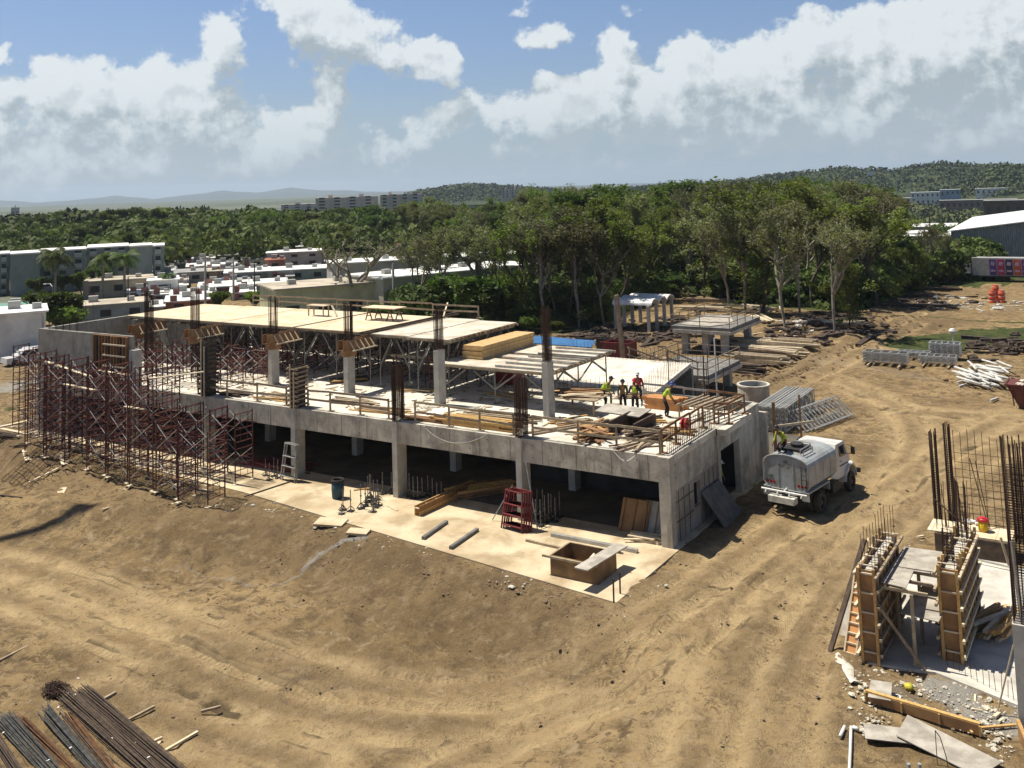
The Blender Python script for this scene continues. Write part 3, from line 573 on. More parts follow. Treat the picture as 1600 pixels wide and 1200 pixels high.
# ---------------- shoring / scaffold towers ----------------
def make_scaffold(lifts, w=1.25, L=2.1, lift=1.85):
    c = thing('scaffold_tower', 'x', 'scaffold')
    for k in range(lifts):
        z = .12+k*(lift+.04)
        for sx in (-L/2, L/2):
            f = MB()
            for sy in (-w/2, w/2): f.tube((sx, sy, z), (sx, sy, z+lift), .038, 5)
            f.tube((sx, -w/2, z+lift-.08), (sx, w/2, z+lift-.08), .028, 4); f.tube((sx, -w/2, z+.25), (sx, w/2, z+.25), .028, 4); f.tube((sx, -w/2, z+.95), (sx, w/2, z+.95), .028, 4); f.tube((sx, -w/2, z+1.3), (sx, w/2, z+1.3), .024, 4); f.tube((sx, -w/2, z+.6), (sx, w/2, z+.6), .024, 4)
            f.tube((sx, -w*.2, z+.25), (sx, -w*.2, z+lift-.08), .018, 4); f.tube((sx, w*.2, z+.25), (sx, w*.2, z+lift-.08), .018, 4)
            for q_ in (.6, 1.3): f.tube((sx, -w/2, z+q_), (sx, -w*.2, z+q_), .016, 4); f.tube((sx, w/2, z+q_), (sx, w*.2, z+q_), .016, 4)
            f.build('frame', scaf, c)
        for sy in (-w/2, w/2):
            b_ = MB(); b_.tube((-L/2, sy, z+.3), (L/2, sy, z+lift-.2), .022, 4); b_.tube((L/2, sy+.03, z+.3), (-L/2, sy+.03, z+lift-.2), .022, 4); b_.build('cross_brace', galv, c)
    j = MB()
    for sx in (-L/2, L/2):
        for sy in (-w/2, w/2):
            MB().cbox((sx, sy, .01), (.28, .28, .04)).build('base_plate', lumber_p, c); MB().tube((sx, sy, 0), (sx, sy, .2), .02, 4).build('jack', galv, c)
    for k in range(lifts):
        for sy in (-w/2, w/2): MB().tube((-L/2-.5, sy+.04, .3+k*1.89+.9), (L/2+.4, sy+.04, .3+k*1.89+.9+random.uniform(-.1, .1)), .022, 4).build('ledger', scaf, c)
    return c
protos = {}
def scaffold(x, y, z, lifts, label, group, rz=0.):
    if lifts not in protos:
        protos[lifts] = c = make_scaffold(lifts); c.location = (x, y, z); c.rotation_euler = (0, 0, rz); c['label'] = label; c['group'] = group; return c
    return dup(protos[lifts], (x, y, z), rz, label, group)
gA = 'scaffold towers in the front row'; k = 0
for x, y, lf in ((-61.0, 37.6, 3), (-58.2, 37.4, 3), (-55.6, 37.0, 3), (-53.1, 36.7, 3), (-50.6, 36.4, 3), (-48.1, 36.1, 3), (-45.6, 35.9, 2), (-43.2, 35.6, 2)):
    scaffold(x, y, float(base_h(x, y)), lf, 'dark red scaffold tower, %s from the left in the front row on the dirt bank' % ORD[k], gA, random.uniform(-.13, .13)); k += 1
gB = 'scaffold towers in the second row'; k = 0
for x in (-62.2, -59.9, -57.7, -55.4, -53.1, -50.8, -48.6, -46.4, -44.2): scaffold(x, 38.6+random.uniform(-.15, .15), .06, 3 if x < -50 else 2, 'dark red scaffold tower, %s from the left in the second row along the slab' % ORD[k], gB, random.uniform(-.04, .04)); k += 1
gB2 = 'scaffold towers in the third row'; k = 0
for x in (-63.4, -60.8, -58.2, -55.7, -53.1, -50.6): scaffold(x, 42.0, .08, 1, 'dark red scaffold tower, %s from the left under the deck behind the front rows' % ORD[k], gB2, random.uniform(-.04, .04)); k += 1
gC = 'scaffold towers standing on the deck'
for x in (-63.5, -60.6, -57.7, -54.9, -52.0, -49.2):
    for y in (42.3,): scaffold(x, y, ZD, 1, 'dark red scaffold tower on the deck edge', gC)
    for y in (44.6, 46.6, 48.8, 51.2): scaffold(x+random.uniform(-.5, .5), y, ZD, 1, 'dark red scaffold tower under the left formwork tables on the deck', gC, random.choice((0, R(90))))
gD = 'scaffold towers under the middle formwork tables'
for x in (-45.8, -43.2, -38.9, -36.6):
    for y in (48.6, 51.0, 53.2): scaffold(x+random.uniform(-.3, .3), y, ZD, 1, 'dark red scaffold tower in the shade under the middle formwork tables', gD, random.choice((0, R(90), .1)))
for x, y in ((-68.0, 40.9), (-65.0, 39.6)): scaffold(x, y, float(base_h(x, y)), 3, 'dark red scaffold tower outside the far left corner%s' % (' nearest the street' if y > 40 else ''), 'scaffold towers outside the left corner', .1)
# boards and tubes lying through the scaffold
for i, (p, q_) in enumerate((((230, 592, 5.3), (318, 581, 5.6)), ((70, 564, 5.2), (140, 588, 5.0)), ((150, 578, 5.1), (200, 586, 5.1)), ((195, 635, 3.9), (226, 640, 3.9)), ((100, 600, 4.4), (150, 610, 4.4)))):
    m = MB(); m.beam(G(*p), G(*q_), .22, .05); solo('plank', m, lumber_p, 'pale plank laid across the scaffold, %s' % ['sloping up to the dark formed column', 'high at the left corner', 'below the slatted wall form', 'small and low in the middle', 'at mid height left'][i], 'plank')

# ---------------- column formwork, slatted wall panel, guard rails ----------------
def column_form(x, y, z0, z1, label, mt, cm_):
    c = thing('column_form', label, 'formwork', (x, y, z0)); m = MB(); w_ = .25; d_ = .36
    m.box(x-w_, y-d_, z0, x-w_+.03, y+d_, z1); m.box(x+w_-.03, y-d_, z0, x+w_, y+d_, z1); m.box(x-w_+.03, y-d_, z0, x+w_-.03, y-d_+.03, z1); m.box(x-w_+.03, y+d_-.03, z0, x+w_-.03, y+d_, z1); m.build('form_panel', mt, c)
    z = z0+.12
    while z < z1-.1:
        k_ = MB()
        for s_ in (-1, 1): k_.beam((x-w_-.16-random.random()*.1, y+s_*(d_+.05), z), (x+w_+.14+random.random()*.12, y+s_*(d_+.05), z), .07, .06); k_.beam((x+s_*(w_+.05), y-d_-.15, z+.07), (x+s_*(w_+.05), y+d_+.15, z+.07), .07, .06)
        k_.build('clamp', cm_, c); z += .27+random.uniform(-.03, .03)
    m = MB(); m.beam((x-.12, y-d_-.12, z0), (x-.12, y-d_-.12, z1+.1), .06, .06); m.beam((x+.16, y-d_-.12, z0), (x+.16, y-d_-.12, z1-.3), .06, .06); m.build('upright', lumber_p, c)
    r_ = MB(); cage(r_, x, y, z0, z1+.9, .4, .6, (3, 3), .016, .14, tz=z1+.8); r_.build('rebar', rust, c)
column_form(-41.15, YF+.3, ZD+.01, ZD+2.35, 'column form with pale wooden clamps like ladder rungs at the deck edge', oldwood, lumber_w)
column_form(-48.7, YF+.3, ZD+.01, ZD+3.3, 'dark column form with clamps behind the scaffold at the left', oldwood, steel_d)
c = thing('wall_form', 'orange brown slatted wall form standing against the upper concrete wall', 'formwork', (-57.9, YF, ZD-.3)); m = MB(); m.box(-59.85, YF+.0, 3.6, -56.2, YF+.1, 7.0); m.build('form_panel', ply_o, c)
for i in range(12):
    x = -59.75+i*.315; m = MB(); m.box(x, YF-.14, 3.5, x+.09, YF-.002, 6.98); m.build('stud', oldwood if i % 4 == 1 else beamwood, c)
for z in (4.3, 5.0, 5.7, 6.4): m = MB(); m.box(-58.6, YF-.22, z, -56.2, YF-.145, z+.09); m.build('waler', lumber_p, c)
def guard(label, pts, ht=1.05, mt=lumber_w, group='timber guard rails along the deck edges', z=ZD):
    x, y = pts[0]; c = thing('guard_rail', label, 'guard rail', (x, y, z), group)
    for (x, y) in pts: MB().beam((x, y, z), (x, y, z+ht+.03), .07, .09).cbox((x, y+.05, z+.03), (.3, .3, .05)).build('post', mt, c)
    for h_ in (ht, ht*.52):
        m = MB()
        for (a, b_), (e, f) in zip(pts, pts[1:]): m.beam((a, b_-.06, z+h_+random.uniform(-.04, .04)), (e, f-.06, z+h_+random.uniform(-.04, .04)), .04, .11)
        m.build('rail', mt, c)
ye_ = YF+.25
guard('timber guard rail left of the clamped column form', [(-49.6, ye_), (-47.0, ye_), (-44.4, ye_), (-42.0, ye_)])
guard('timber guard rail between the clamped column form and the first bare rebar cage', [(-40.3, ye_), (-38.6, ye_), (-36.4, ye_), (-34.4, ye_)])
guard('timber guard rail between the two bare rebar cages', [(-32.6, ye_), (-30.4, ye_), (-28.5, ye_), (-26.5, ye_)])
guard('timber guard rail in front of the scrap timber, ending at the building corner', [(-25.4, ye_), (-22.9, ye_), (-20.9, ye_), (-18.75, ye_)])
guard('dark timber guard rail on the right end of the deck behind the upright bars', [(-18.75, 40.9), (-18.8, 42.6), (-18.8, 44.3), (-18.8, 45.9)], mt=beamwood)
guard('low timber guard rail round the right corner near the doorway wall', [(-18.6, 46.9), (-17.95, 47.2), (-17.95, 49.5), (-20.0, 49.7)], mt=beamwood, ht=1.0)
guard('thin guard rail along the stair opening behind the workers', [(-24.0, 50.2), (-21.5, 50.0), (-19.5, 49.9)], mt=galv, ht=.95)
guard('thin guard rail along the back edge of the yellow plywood', [(-60, 54.6), (-57, 54.6), (-54, 54.6), (-51, 54.6), (-48, 54.6), (-45, 54.6), (-42, 54.6), (-38, 54.4)], ht=.8, mt=lumber_w, z=ZP)
for i, (a, b_) in enumerate((((-19.5, 46.8), (-19.0, 49.6)), ((-20.6, 46.9), (-20.2, 49.5)))):
    m = MB()
    for k in range(4): m.beam((a[0]+k*.35, a[1], ZD+.75), (b_[0]+k*.35, b_[1], ZD+.75), .09, .07)
    for k in range(3): m.beam((a[0]-.1, a[1]+.3+k, ZD+.68), (a[0]+1.3, a[1]+.3+k, ZD+.68), .08, .07)
    for k in range(2): m.beam((a[0], a[1]+.3+2*k, ZD), (a[0], a[1]+.3+2*k, ZD+.66), .07, .07); m.beam((a[0]+1.05, a[1]+.3+2*k, ZD), (a[0]+1.05, a[1]+.3+2*k, ZD+.66), .07, .07)
    solo('timber_grid', m, lumber_w, ['timber joist grid on the deck near the doorway corner', 'timber joist grid on the deck left of its twin near the doorway corner'][i], 'formwork')

# ---------------- stacks and scraps on the deck ----------------
def pile(name, label, cat, cx, cy, cz, n, L, wdt, mt, ang=0., spread=.15, sz=(.12, .045), lay=5, group=None, alt=None):
    c = thing(name, label, cat, (cx, cy, cz), group); z = 0; kk = 0
    per = max(1, n//lay)
    for l in range(lay):
        for i in range(per):
            a = ang+random.uniform(-spread, spread); off = (i-(per-1)/2)*wdt/per+random.uniform(-.03, .03); ll = L*random.uniform(.75, 1.05); s_ = random.uniform(-.12, .12)*L
            ox = cx-math.sin(ang)*off+math.cos(ang)*s_; oy = cy+math.cos(ang)*off+math.sin(ang)*s_; zz = cz+sz[1]*(l+.5)+.004
            m = MB(); m.beam((ox-math.cos(a)*ll/2, oy-math.sin(a)*ll/2, zz), (ox+math.cos(a)*ll/2, oy+math.sin(a)*ll/2, zz+random.uniform(-.01, .01)), sz[0], sz[1]*.96)
            mm = alt if alt is not None and random.random() < .35 else mt
            m.build(name.split('_')[0] if name.split('_')[0] in ('board', 'timber', 'plank') else 'plank', mm, c)
    return c
pile('board_pile', 'neat pile of long yellow boards behind the guard rail between the rebar cages', 'boards', -29.3, 41.6, ZD, 24, 4.6, 1.2, lumber, .02, .02, (.13, .09), 4)
pile('board_pile', 'weathered board pile further back behind the yellow boards', 'boards', -28.9, 43.3, ZD, 16, 4.2, 1.5, lumber_w, .04, .05, (.14, .07), 3, alt=oldwood)
pile('board_pile', 'loose boards lying left of the first bare rebar cage', 'boards', -35.9, 41.9, ZD, 14, 3.4, 1.0, lumber, .06, .1, (.13, .05), 3, alt=lumber_w)
pile('board_pile', 'thin strip of dark boards by the foot of the first rebar cage', 'boards', -32.3, 41.3, ZD, 10, 3.0, .7, beamwood, .05, .08, (.12, .05), 3)
pile('board_pile', 'dark heap of boards right of the clamped column form', 'boards', -38.9, 42.8, ZD, 12, 3.2, .8, lumber_w, .0, .12, (.14, .06), 3, alt=oldwood)
pile('board_pile', 'scattered boards left of the clamped column form', 'boards', -44.0, 42.0, ZD, 14, 2.8, 1.6, lumber_w, .2, .5, (.13, .05), 3, alt=lumber)
pile('board_pile', 'flat dark board pile at the deck edge by the scaffold', 'boards', -47.3, 41.4, ZD, 10, 2.0, .9, oldwood, .1, .2, (.16, .05), 3)
c = pile('scrap_heap', 'heap of reddish brown scrap timber behind the right guard rail', 'scrap timber', -22.9, 42.3, ZD, 40, 2.0, 2.4, beamwood, .4, 1.4, (.16, .05), 8, alt=lumber)
pile('scrap_heap', 'dark heap of scrap timber in front of the workers', 'scrap timber', -20.6, 43.2, ZD, 36, 1.9, 1.9, oldwood, .9, .7, (.14, .06), 6, alt=lumber_w)
pile('board_pile', 'short board offcuts around the post at the right guard rail', 'boards', -20.3, 41.5, ZD, 14, 2.2, 1.0, lumber_w, 1.2, .6, (.12, .05), 3, alt=oldwood)
c = thing('open_bin', 'open grey timber bin with a mesh lid beside the reddish scrap heap', 'bin', (-21.6, 43.6, ZD)); m = MB(); m.box(-22.2, 42.4, ZD, -22.1, 44.8, ZD+.75); m.box(-20.9, 42.4, ZD, -20.8, 44.8, ZD+.75); m.box(-22.1, 44.7, ZD, -20.9, 44.8, ZD+.75); m.build('side', oldwood, c)
MB().cbox((-22.6, 44.8, ZD+.72), (2.6, 1.2, .06), -.1, .12).build('lid', greywood, c)
c = thing('work_table', 'rough work table loaded with brown boards under the lower formwork table corner', 'table', (-26.0, 46.6, ZD)); m = MB(); m.cbox((-26., 46.8, ZD+.8), (2.7, 2.4, .06)); m.build('top', lumber_w, c)
for x, y in ((-27.2, 45.8), (-24.8, 45.8), (-27.2, 47.8), (-24.8, 47.8)): MB().beam((x, y, ZD), (x, y, ZD+.77), .09, .09).build('leg', lumber_w, c)
pile('board_pile', 'brown boards lying on the rough work table', 'boards', -26.0, 46.8, ZD+.835, 15, 2.4, 2.0, beamwood, .4, .3, (.16, .05), 3, alt=lumber_p)
pile('board_pile', 'orange block stack behind the workers near the opening', 'boards', -22.2, 49.0, ZD, 20, 2.0, .8, M('orange_block', (.50, .25, .10), (.40, .18, .07), 2), .0, .03, (.25, .2), 3)
m = MB(); m.beam((-26.2, 41.1, ZD+.05), (-23.7, 45.3, ZD+.05), .16, .09); m.beam((-25.7, 41.1, ZD+.05), (-23.4, 45.2, ZD+.05), .1, .09); solo('timber_track', m, lumber_w, 'two long parallel timbers running back from the deck edge beside the second rebar cage', 'timber')
m = MB()
for i in range(60): p = (random.uniform(-36, -31), random.uniform(43.5, 45.3), ZD+.03); m.cbox(p, (random.uniform(.1, .5), random.uniform(.06, .2), .05), random.uniform(0, 3), random.uniform(-.3, .3))
tag(m.build('deck_litter', rubble_m), kind='stuff')
m = MB()
for i in range(480): p = (random.uniform(-63, -19), random.uniform(41.3, 53), ZD+.02); m.cbox(p, (random.uniform(.08, .7), random.uniform(.05, .14), random.uniform(.03, .07)), random.uniform(0, 3))
tag(m.build('wood_litter', lumber_w), kind='stuff')
for i, (x, y, n_, L_, a_, mt_, lb) in enumerate(((-37.5, 47.2, 12, 3.0, .3, lumber_w, 'board heap in the shade behind the fourth upper column'), (-31.5, 47.8, 14, 3.2, -.1, lumber_p, 'pale boards lying under the lower formwork table, left heap'), (-28.6, 50.5, 12, 2.6, .5, oldwood, 'dark boards lying under the lower formwork table, right heap'), (-43.5, 47.5, 12, 2.6, 1.0, oldwood, 'dark board heap under the sawhorse table bay'), (-25.2, 44.0, 10, 2.2, .8, lumber_w, 'small board heap right of the tall grey column nearest the corner'), (-24.6, 50.9, 10, 2.4, .2, lumber_w, 'board heap at the edge of the opening behind the workers'), (-22.0, 46.0, 12, 1.8, .6, oldwood, 'dark scraps at the feet of the workers'), (-19.6, 44.6, 10, 1.6, .3, lumber_w, 'scrap boards beside the red cord reel'))): pile('board_pile', lb, 'boards', x, y, ZD, n_, L_, 1.2, mt_, a_, .35, (.13, .06), 3, alt=lumber)
c = thing('cord_reel', 'small red cord reel hanging on the right guard rail', 'reel', (-18.7, 42.9, ZD+.8)); MB().lathe([(0, 0), (.26, 0), (.26, .06), (.1, .07), (.1, .18), (.26, .19), (.26, .25), (0, .25)], (-18.6, 42.9, ZD+.9), 14, 'X').build('drum', M('bright_red', (.45, .02, .02), (.35, .02, .02), 3, .4), c); MB().tube((-18.75, 42.9, ZD+.9), (-18.2, 42.9, ZD+.9), .03, 6).build('handle', black, c)
m = MB(); m.cbox((-33.6, 51.2, ZD+.5), (1.3, 1.0, .9)); m.cbox((-33.6, 51.2, ZD+.98), (1.4, 1.1, .06)); solo('site_box', m, M('bright_red2', (.32, .03, .03), (.22, .02, .02), 3, .5), 'red box standing on the deck behind the tall grey column', 'box')
# hose hanging down the edge beam
c = MB(); pts = []
for i in range(40):
    u = i/39; x = -31.8+u*3.9; z = ZD-.02-(.72*math.sin(u*math.pi)**.8)*(1-.25*u); pts.append((x, YF-.06, z))
c.path(pts, .022, 6); solo('hose', c, M('grey_hose', (.42, .40, .36), (.33, .32, .29), 3, .6), 'grey hose hanging in a loop over the edge beam', 'hose', smooth=True)
c = MB(); c.path([(-20.9+.0+1.1*u, YF-.05, ZD-.02-.35*math.sin(u*math.pi)) for u in [i/14 for i in range(15)]], .014, 5); solo('cable', c, white_p, 'thin white cable looped over the edge beam near the corner', 'cable')
# ---------------- things on the ground slab ----------------
ZS = .062
c = thing('trash_barrel', 'blue plastic barrel with a black rim standing on the sunlit slab', 'barrel', G(528, 778, ZS)); x, y, z = c.location
MB().lathe([(0, 0), (.29, 0), (.31, .1), (.33, .45), (.32, .85), (.30, .85), (.29, .15), (0, .12)], (x, y, z), 20).build('body', M('barrel_blue', (.035, .085, .11), (.025, .06, .08), 3, .5), c, True)
MB().lathe([(.33, .82), (.35, .85), (.35, .93), (.31, .97), (.27, .90), (.27, .82)], (x, y, z), 20).build('rim', black, c, True)
def post(px, py, ztop, label=None):
    x, y, _ = G(px, py, ZS)
    if 'p' not in protos:
        c = thing('shoring_post', label or 'thin steel shoring post standing on its foot plate on the slab', 'post', (x, y, ZS), 'steel shoring posts standing on the slab')
        m = MB(); m.tube((x, y, ZS), (x, y, ZS+1.0), .024, 6); m.tube((x, y, ZS+.5), (x, y, ZS+.56), .05, 6); m.build('tube', M('post_steel', (.20, .19, .17), (.12, .11, .10), 4, .6), c)
        m = MB(); m.cbox((x, y, ZS+.02), (.30, .30, .04), .4)
        for a in (0, 2.1, 4.2): m.beam((x, y, ZS+.26), (x+.25*math.cos(a), y+.25*math.sin(a), ZS+.04), .03, .03)
        m.build('foot', steel_d, c); protos['p'] = c; return
    o = dup(protos['p'], (x, y, ZS), random.uniform(0, 6)); o.scale = (1, 1, ztop)
random.seed(3)
for px, py, h_ in ((536, 797, 1.0), (548, 799, 1.05), (534, 803, .5), (564, 795, 1.2), (571, 790, 1.1), (580, 783, 1.3), (584, 788, 1.2), (578, 778, 1.2), (590, 781, 1.0), (587, 793, .9), (592, 790, .8), (583, 800, .6), (598, 772, 1.1), (612, 771, 1.1), (575, 785, 1.3),
    (415, 743, .9), (421, 750, .9), (428, 744, 1.), (434, 747, 1.), (640, 776, 1.2), (646, 779, 1.1), (653, 779, 1.1), (660, 777, 1.0), (669, 774, 1.0), (676, 778, 1.), (683, 782, .9), (690, 781, .9),
    (825, 812, 1.3), (832, 815, 1.2), (838, 818, 1.1), (845, 822, 1.2), (852, 818, 1.3), (858, 815, 1.3), (862, 812, 1.2), (868, 815, 1.1), (875, 808, 1.2), (849, 812, 1.4), (840, 808, 1.3)): post(px, py, h_)
def step_frame(m, w0, w1, hh, lean):
    pts = lambda u: ((-w0+(w0-w1)*u)*.5, (w0-(w0-w1)*u)*.5)
    for s_ in (0, 1): m.beam((pts(0)[s_], 0, 0), (pts(1)[s_], lean, hh), .06, .05)
    for u in (.12, .38, .64, .97): a, b_ = pts(u); m.beam((a, lean*u, hh*u), (b_, lean*u, hh*u), .17, .035)
    return m
def frames(px, py, n, mt, label, rz, sc=1.0, step=.085):
    x, y, z = G(px, py, ZS); 
    for i in range(n):
        m = step_frame(MB(), 1.25, 1.0, 1.75*sc, .28); o = m.build('access_frame', mt); o.location = (x+math.cos(rz)*step*i*.9, y+step*i, z); o.rotation_euler = (0, 0, rz+random.uniform(-.03, .03)); tag(o, label, 'frame', 'access frames stacked on the slab')
frames(799, 829, 5, redpaint, 'dark red steel frame in the tight stack leaning by the second column', -.12)
frames(449, 752, 2, galv, 'grey steel frame leaning by the left column on the slab', -.12, 1.15)
# timber bundle, channels and long beams
def bar(name, label, cat, a, b_, w_, h_, mt, z=ZS):
    m = MB(); pa = G(*a, z+h_/2); pb = G(*b_, z+h_/2); m.beam(pa, pb, w_, h_); return solo(name, m, mt, label, cat)
c = thing('timber_bundle', 'long yellow brown form beam bundle lying on the slab by the shadow edge', 'timber', G(690, 788, ZS))
for k in range(4):
    a = Vector(G(652, 806, ZS)); b_ = Vector(G(742, 764, ZS)); dr = (b_-a).normalized(); s_ = Vector((dr.y, -dr.x, 0)); m = MB(); o = (k % 2)*.30; zz = (k//2)*.24+.12
    m.beam(a+s_*(o-.15)+Vector((0, 0, zz)), b_+s_*(o-.15)+Vector((0, 0, zz)), .05, .22); m.build('beam', lumber if k < 3 else ply_o, c)
m = MB(); 
for k in range(7): p = a+(b_-a)*(k/6); m.beam(p+s_*(-.15)+Vector((0, 0, .36)), p+s_*.15+Vector((0, 0, .36)), .08, .05)
m.build('cleat', lumber_p, c)
bar('steel_channel', 'short grey steel channel on the slab, left of its pair', 'channel', (661, 841), (698, 815), .16, .14, M('grey_channel', (.20, .20, .19), (.13, .13, .12), 3, .55))
bar('steel_channel', 'short grey steel channel on the slab, right of its pair', 'channel', (704, 856), (746, 827), .16, .14, MATS['grey_channel'])
bar('steel_beam', 'long pale grey beam lying on the slab in front of the leaning plywood', 'beam', (862, 835), (996, 861), .20, .15, alu)
bar('timber', 'long thin timber behind the open wooden box', 'timber', (822, 844), (884, 858), .12, .10, lumber_w)
bar('timber', 'dark pole lying across the left part of the slab', 'timber', (382, 776), (455, 752), .06, .06, oldwood)
bar('board', 'short yellow board on the slab near the shoring posts', 'board', (605, 790), (621, 798), .12, .03, lumber_p)
bar('board', 'small board on two posts by the shoring posts', 'board', (553, 766), (577, 763), .1, .06, lumber, .85)
# open wooden box with the pale board on it
c = thing('wooden_box', 'open brown plywood box standing near the slab corner', 'box', (-20.3, 36.1, ZS))
bx0, bx1, by0, by1, bh = -21.45, -19.25, 35.35, 37.0, .78; m = MB(); m.box(bx0, by0, ZS, bx1, by0+.05, bh+ZS); m.build('side', M('box_ply', (.30, .19, .09), (.20, .12, .055), 1.5, .8, grime=(.12, .08, .05), gscale=1.5), c)
for q_ in ((bx0, by0+.05, bx0+.05, by1), (bx1-.05, by0+.05, bx1, by1), (bx0+.05, by1-.05, bx1-.05, by1)): MB().box(q_[0], q_[1], ZS, q_[2], q_[3], bh+ZS).build('side', MATS['box_ply'], c)
MB().box(bx0+.05, by0+.05, ZS+.002, bx1-.05, by1-.05, ZS+.05).build('bottom', MATS['box_ply'], c)
m = MB(); z1 = bh+ZS; m.beam((bx0-.35, by0-.04, z1-.05), (bx1, by0-.04, z1-.05), .07, .08); m.beam((bx0-.04, by0, z1-.05), (bx0-.04, by1, z1-.05), .07, .08); m.beam((bx0, by1+.04, z1-.05), (bx1+.3, by1+.04, z1-.05), .07, .08); m.build('rim', lumber_w, c)
m = MB(); m.cbox((-19.45, 36.1, z1+.035), (.62, 3.1, .05), -.08); solo('board', m, greywood, 'pale grey board laid across the right end of the open wooden box', 'board')
m = MB(); m.beam((-20.5, 36.0, ZS+.06), (-20.1, 36.7, z1-.15), .12, .04); solo('board', m, lumber_p, 'short pale stick standing inside the open wooden box', 'board')
for i, (px, py, h_) in enumerate(((959, 944, .95), (969, 930, .85))): x, y, z = G(px, py, 0); m = MB(); m.beam((x, y, -.3), (x+.02, y, h_), .05, .05); solo('wooden_stake', m, oldwood, ['wooden stake at the very corner of the slab', 'wooden stake right behind the corner stake'][i], 'stake')
# plywood leaning by the corner column
for i, (x0, x1, mt, lb, dy) in enumerate(((-21.3, -19.9, ply_o, 'orange brown plywood panel with dark ribs leaning in the right bay', 0), (-20.2, -18.9, greywood, 'grey plywood panel leaning by the corner column', .12))):
    c = thing('leaning_panel', lb, 'panel', (x0, 41.4, ZS)); m = MB(); m.hexa([(x0, 41.2+dy, ZS), (x1, 41.2+dy, ZS), (x1, 41.24+dy, ZS), (x0, 41.24+dy, ZS), (x0, 41.9+dy, 1.35), (x1, 41.9+dy, 1.35), (x1, 41.94+dy, 1.35), (x0, 41.94+dy, 1.35)]); m.build('sheet', mt, c)
    m = MB()
    for u in (.1, .5, .9): x = x0+(x1-x0)*u; m.beam((x, 41.17+dy, ZS+.05), (x, 41.86+dy, 1.34), .05, .05)
    m.build('rib', beamwood if i == 0 else lumber_w, c)
for i in range(4): m = MB(); m.beam((-18.95+i*.06, 40.95+i*.1, ZS), (-18.62+i*.02, 41.3, 1.5-i*.1), .12, .03); solo('board', m, beamwood, 'narrow brown board leaning on the corner column', 'board', 'boards leaning on the corner column')
pile('offcut_pile', 'pale timber offcuts lying at the foot of the leaning plywood', 'offcuts', -19.6, 40.7, ZS, 14, 1.6, .9, lumber_p, .1, .5, (.12, .05), 4)
pile('board_pile', 'dark orange boards inside the shaded middle bay', 'boards', -30.0, 43.0, ZS, 16, 3.6, 1.4, lumber, .9, .1, (.18, .1), 4, alt=beamwood)
pile('tube_pile', 'red scaffold tubes lying in the left bay behind the scaffold', 'tubes', -43.5, 41.6, ZS, 24, 4.4, 1.6, redpaint, .0, .06, (.06, .06), 4)
m = MB(); m.tube((-25.6, 40.2, 3.0), (-24.6, 39.5, .1), .03, 6); m.tube((-26.3, 40.1, 1.7), (-27.2, 39.6, .1), .025, 6); solo('prop', m, galv, 'slanting steel props at the second column', 'prop')
for i, (px, py, s_) in enumerate(((517, 818, 1.0), (560, 833, .7))):
    x, y, z = Gt(px, py); m = MB(); m.cbox((x, y, z+.06), (1.5*s_, .8*s_, .10), .3, .1); solo('broken_slab', m, slab_m, ['broken pale concrete slab piece at the slab edge', 'narrow broken concrete piece at the slab edge by the cement trail'][i], 'rubble')
# dark flagstone panel leaning on the end wall
m = MB(); m.hexa([(-17.2, 43.9, -.05), (-17.2, 46.3, -.05), (-17.12, 46.3, -.05), (-17.12, 43.9, -.05), (-18.2, 43.7, 1.5), (-18.2, 46.0, 1.5), (-18.14, 46.0, 1.5), (-18.14, 43.7, 1.5)]); solo('leaning_panel', m, M('dark_form_panel', (.13, .13, .12), (.08, .08, .075), 2, .7), 'dark grey form panel leaning against the shaded end wall', 'panel')
# props right of the end wall
c = thing('wall_prop', 'brown timber prop frame standing at the far corner of the end wall', 'prop', (-17.3, 52.6, 0)); m = MB(); m.beam((-17.45, 52.6, -.1), (-17.45, 52.6, 3.9), .14, .14); m.beam((-16.6, 54.5, -.1), (-16.6, 54.5, 4.0), .09, .09); m.build('upright', beamwood, c)
m = MB()
for z in (.6, 1.6, 2.6): m.beam((-17.4, 52.7, z), (-15.9, 54.6, z), .06, .12)
m.build('cross_bar', lumber_p, c)

# ---------------- people ----------------
skin_m = M('skin', (.22, .11, .065), (.17, .085, .05), 6, .6); vest_m = M('safety_vest', (.48, .66, .04), (.40, .56, .03), 5, .7); strip_m = M('reflective_strip', (.65, .66, .62), (.55, .56, .52), 5, .3)
pants_m = M('dark_trousers', (.02, .023, .032), (.012, .014, .02), 8, .9); boot_m = M('work_boots', (.06, .04, .025), (.04, .03, .02), 6, .8)
def skin_obj(name, verts, edges, radii, mt, parent, sub=1):
    me = bpy.data.meshes.new(name); me.from_pydata([tuple(v) for v in verts], edges, []); o = bpy.data.objects.new(name, me); COL.objects.link(o)
    md = o.modifiers.new('s', 'SKIN'); md.use_smooth_shade = True; s2 = o.modifiers.new('b', 'SUBSURF'); s2.levels = sub; s2.render_levels = sub
    for i, v in enumerate(me.skin_vertices[0].data): v.radius = (radii[i] if isinstance(radii[i], tuple) else (radii[i], radii[i])); v.use_root = (i == 0)
    dg = bpy.context.evaluated_depsgraph_get(); nm = bpy.data.meshes.new_from_object(o.evaluated_get(dg)); bpy.data.objects.remove(o); nm.name = name; nm.materials.clear(); nm.materials.append(mt)
    q_ = bpy.data.objects.new(name, nm); COL.objects.link(q_); q_.parent = parent; return q_
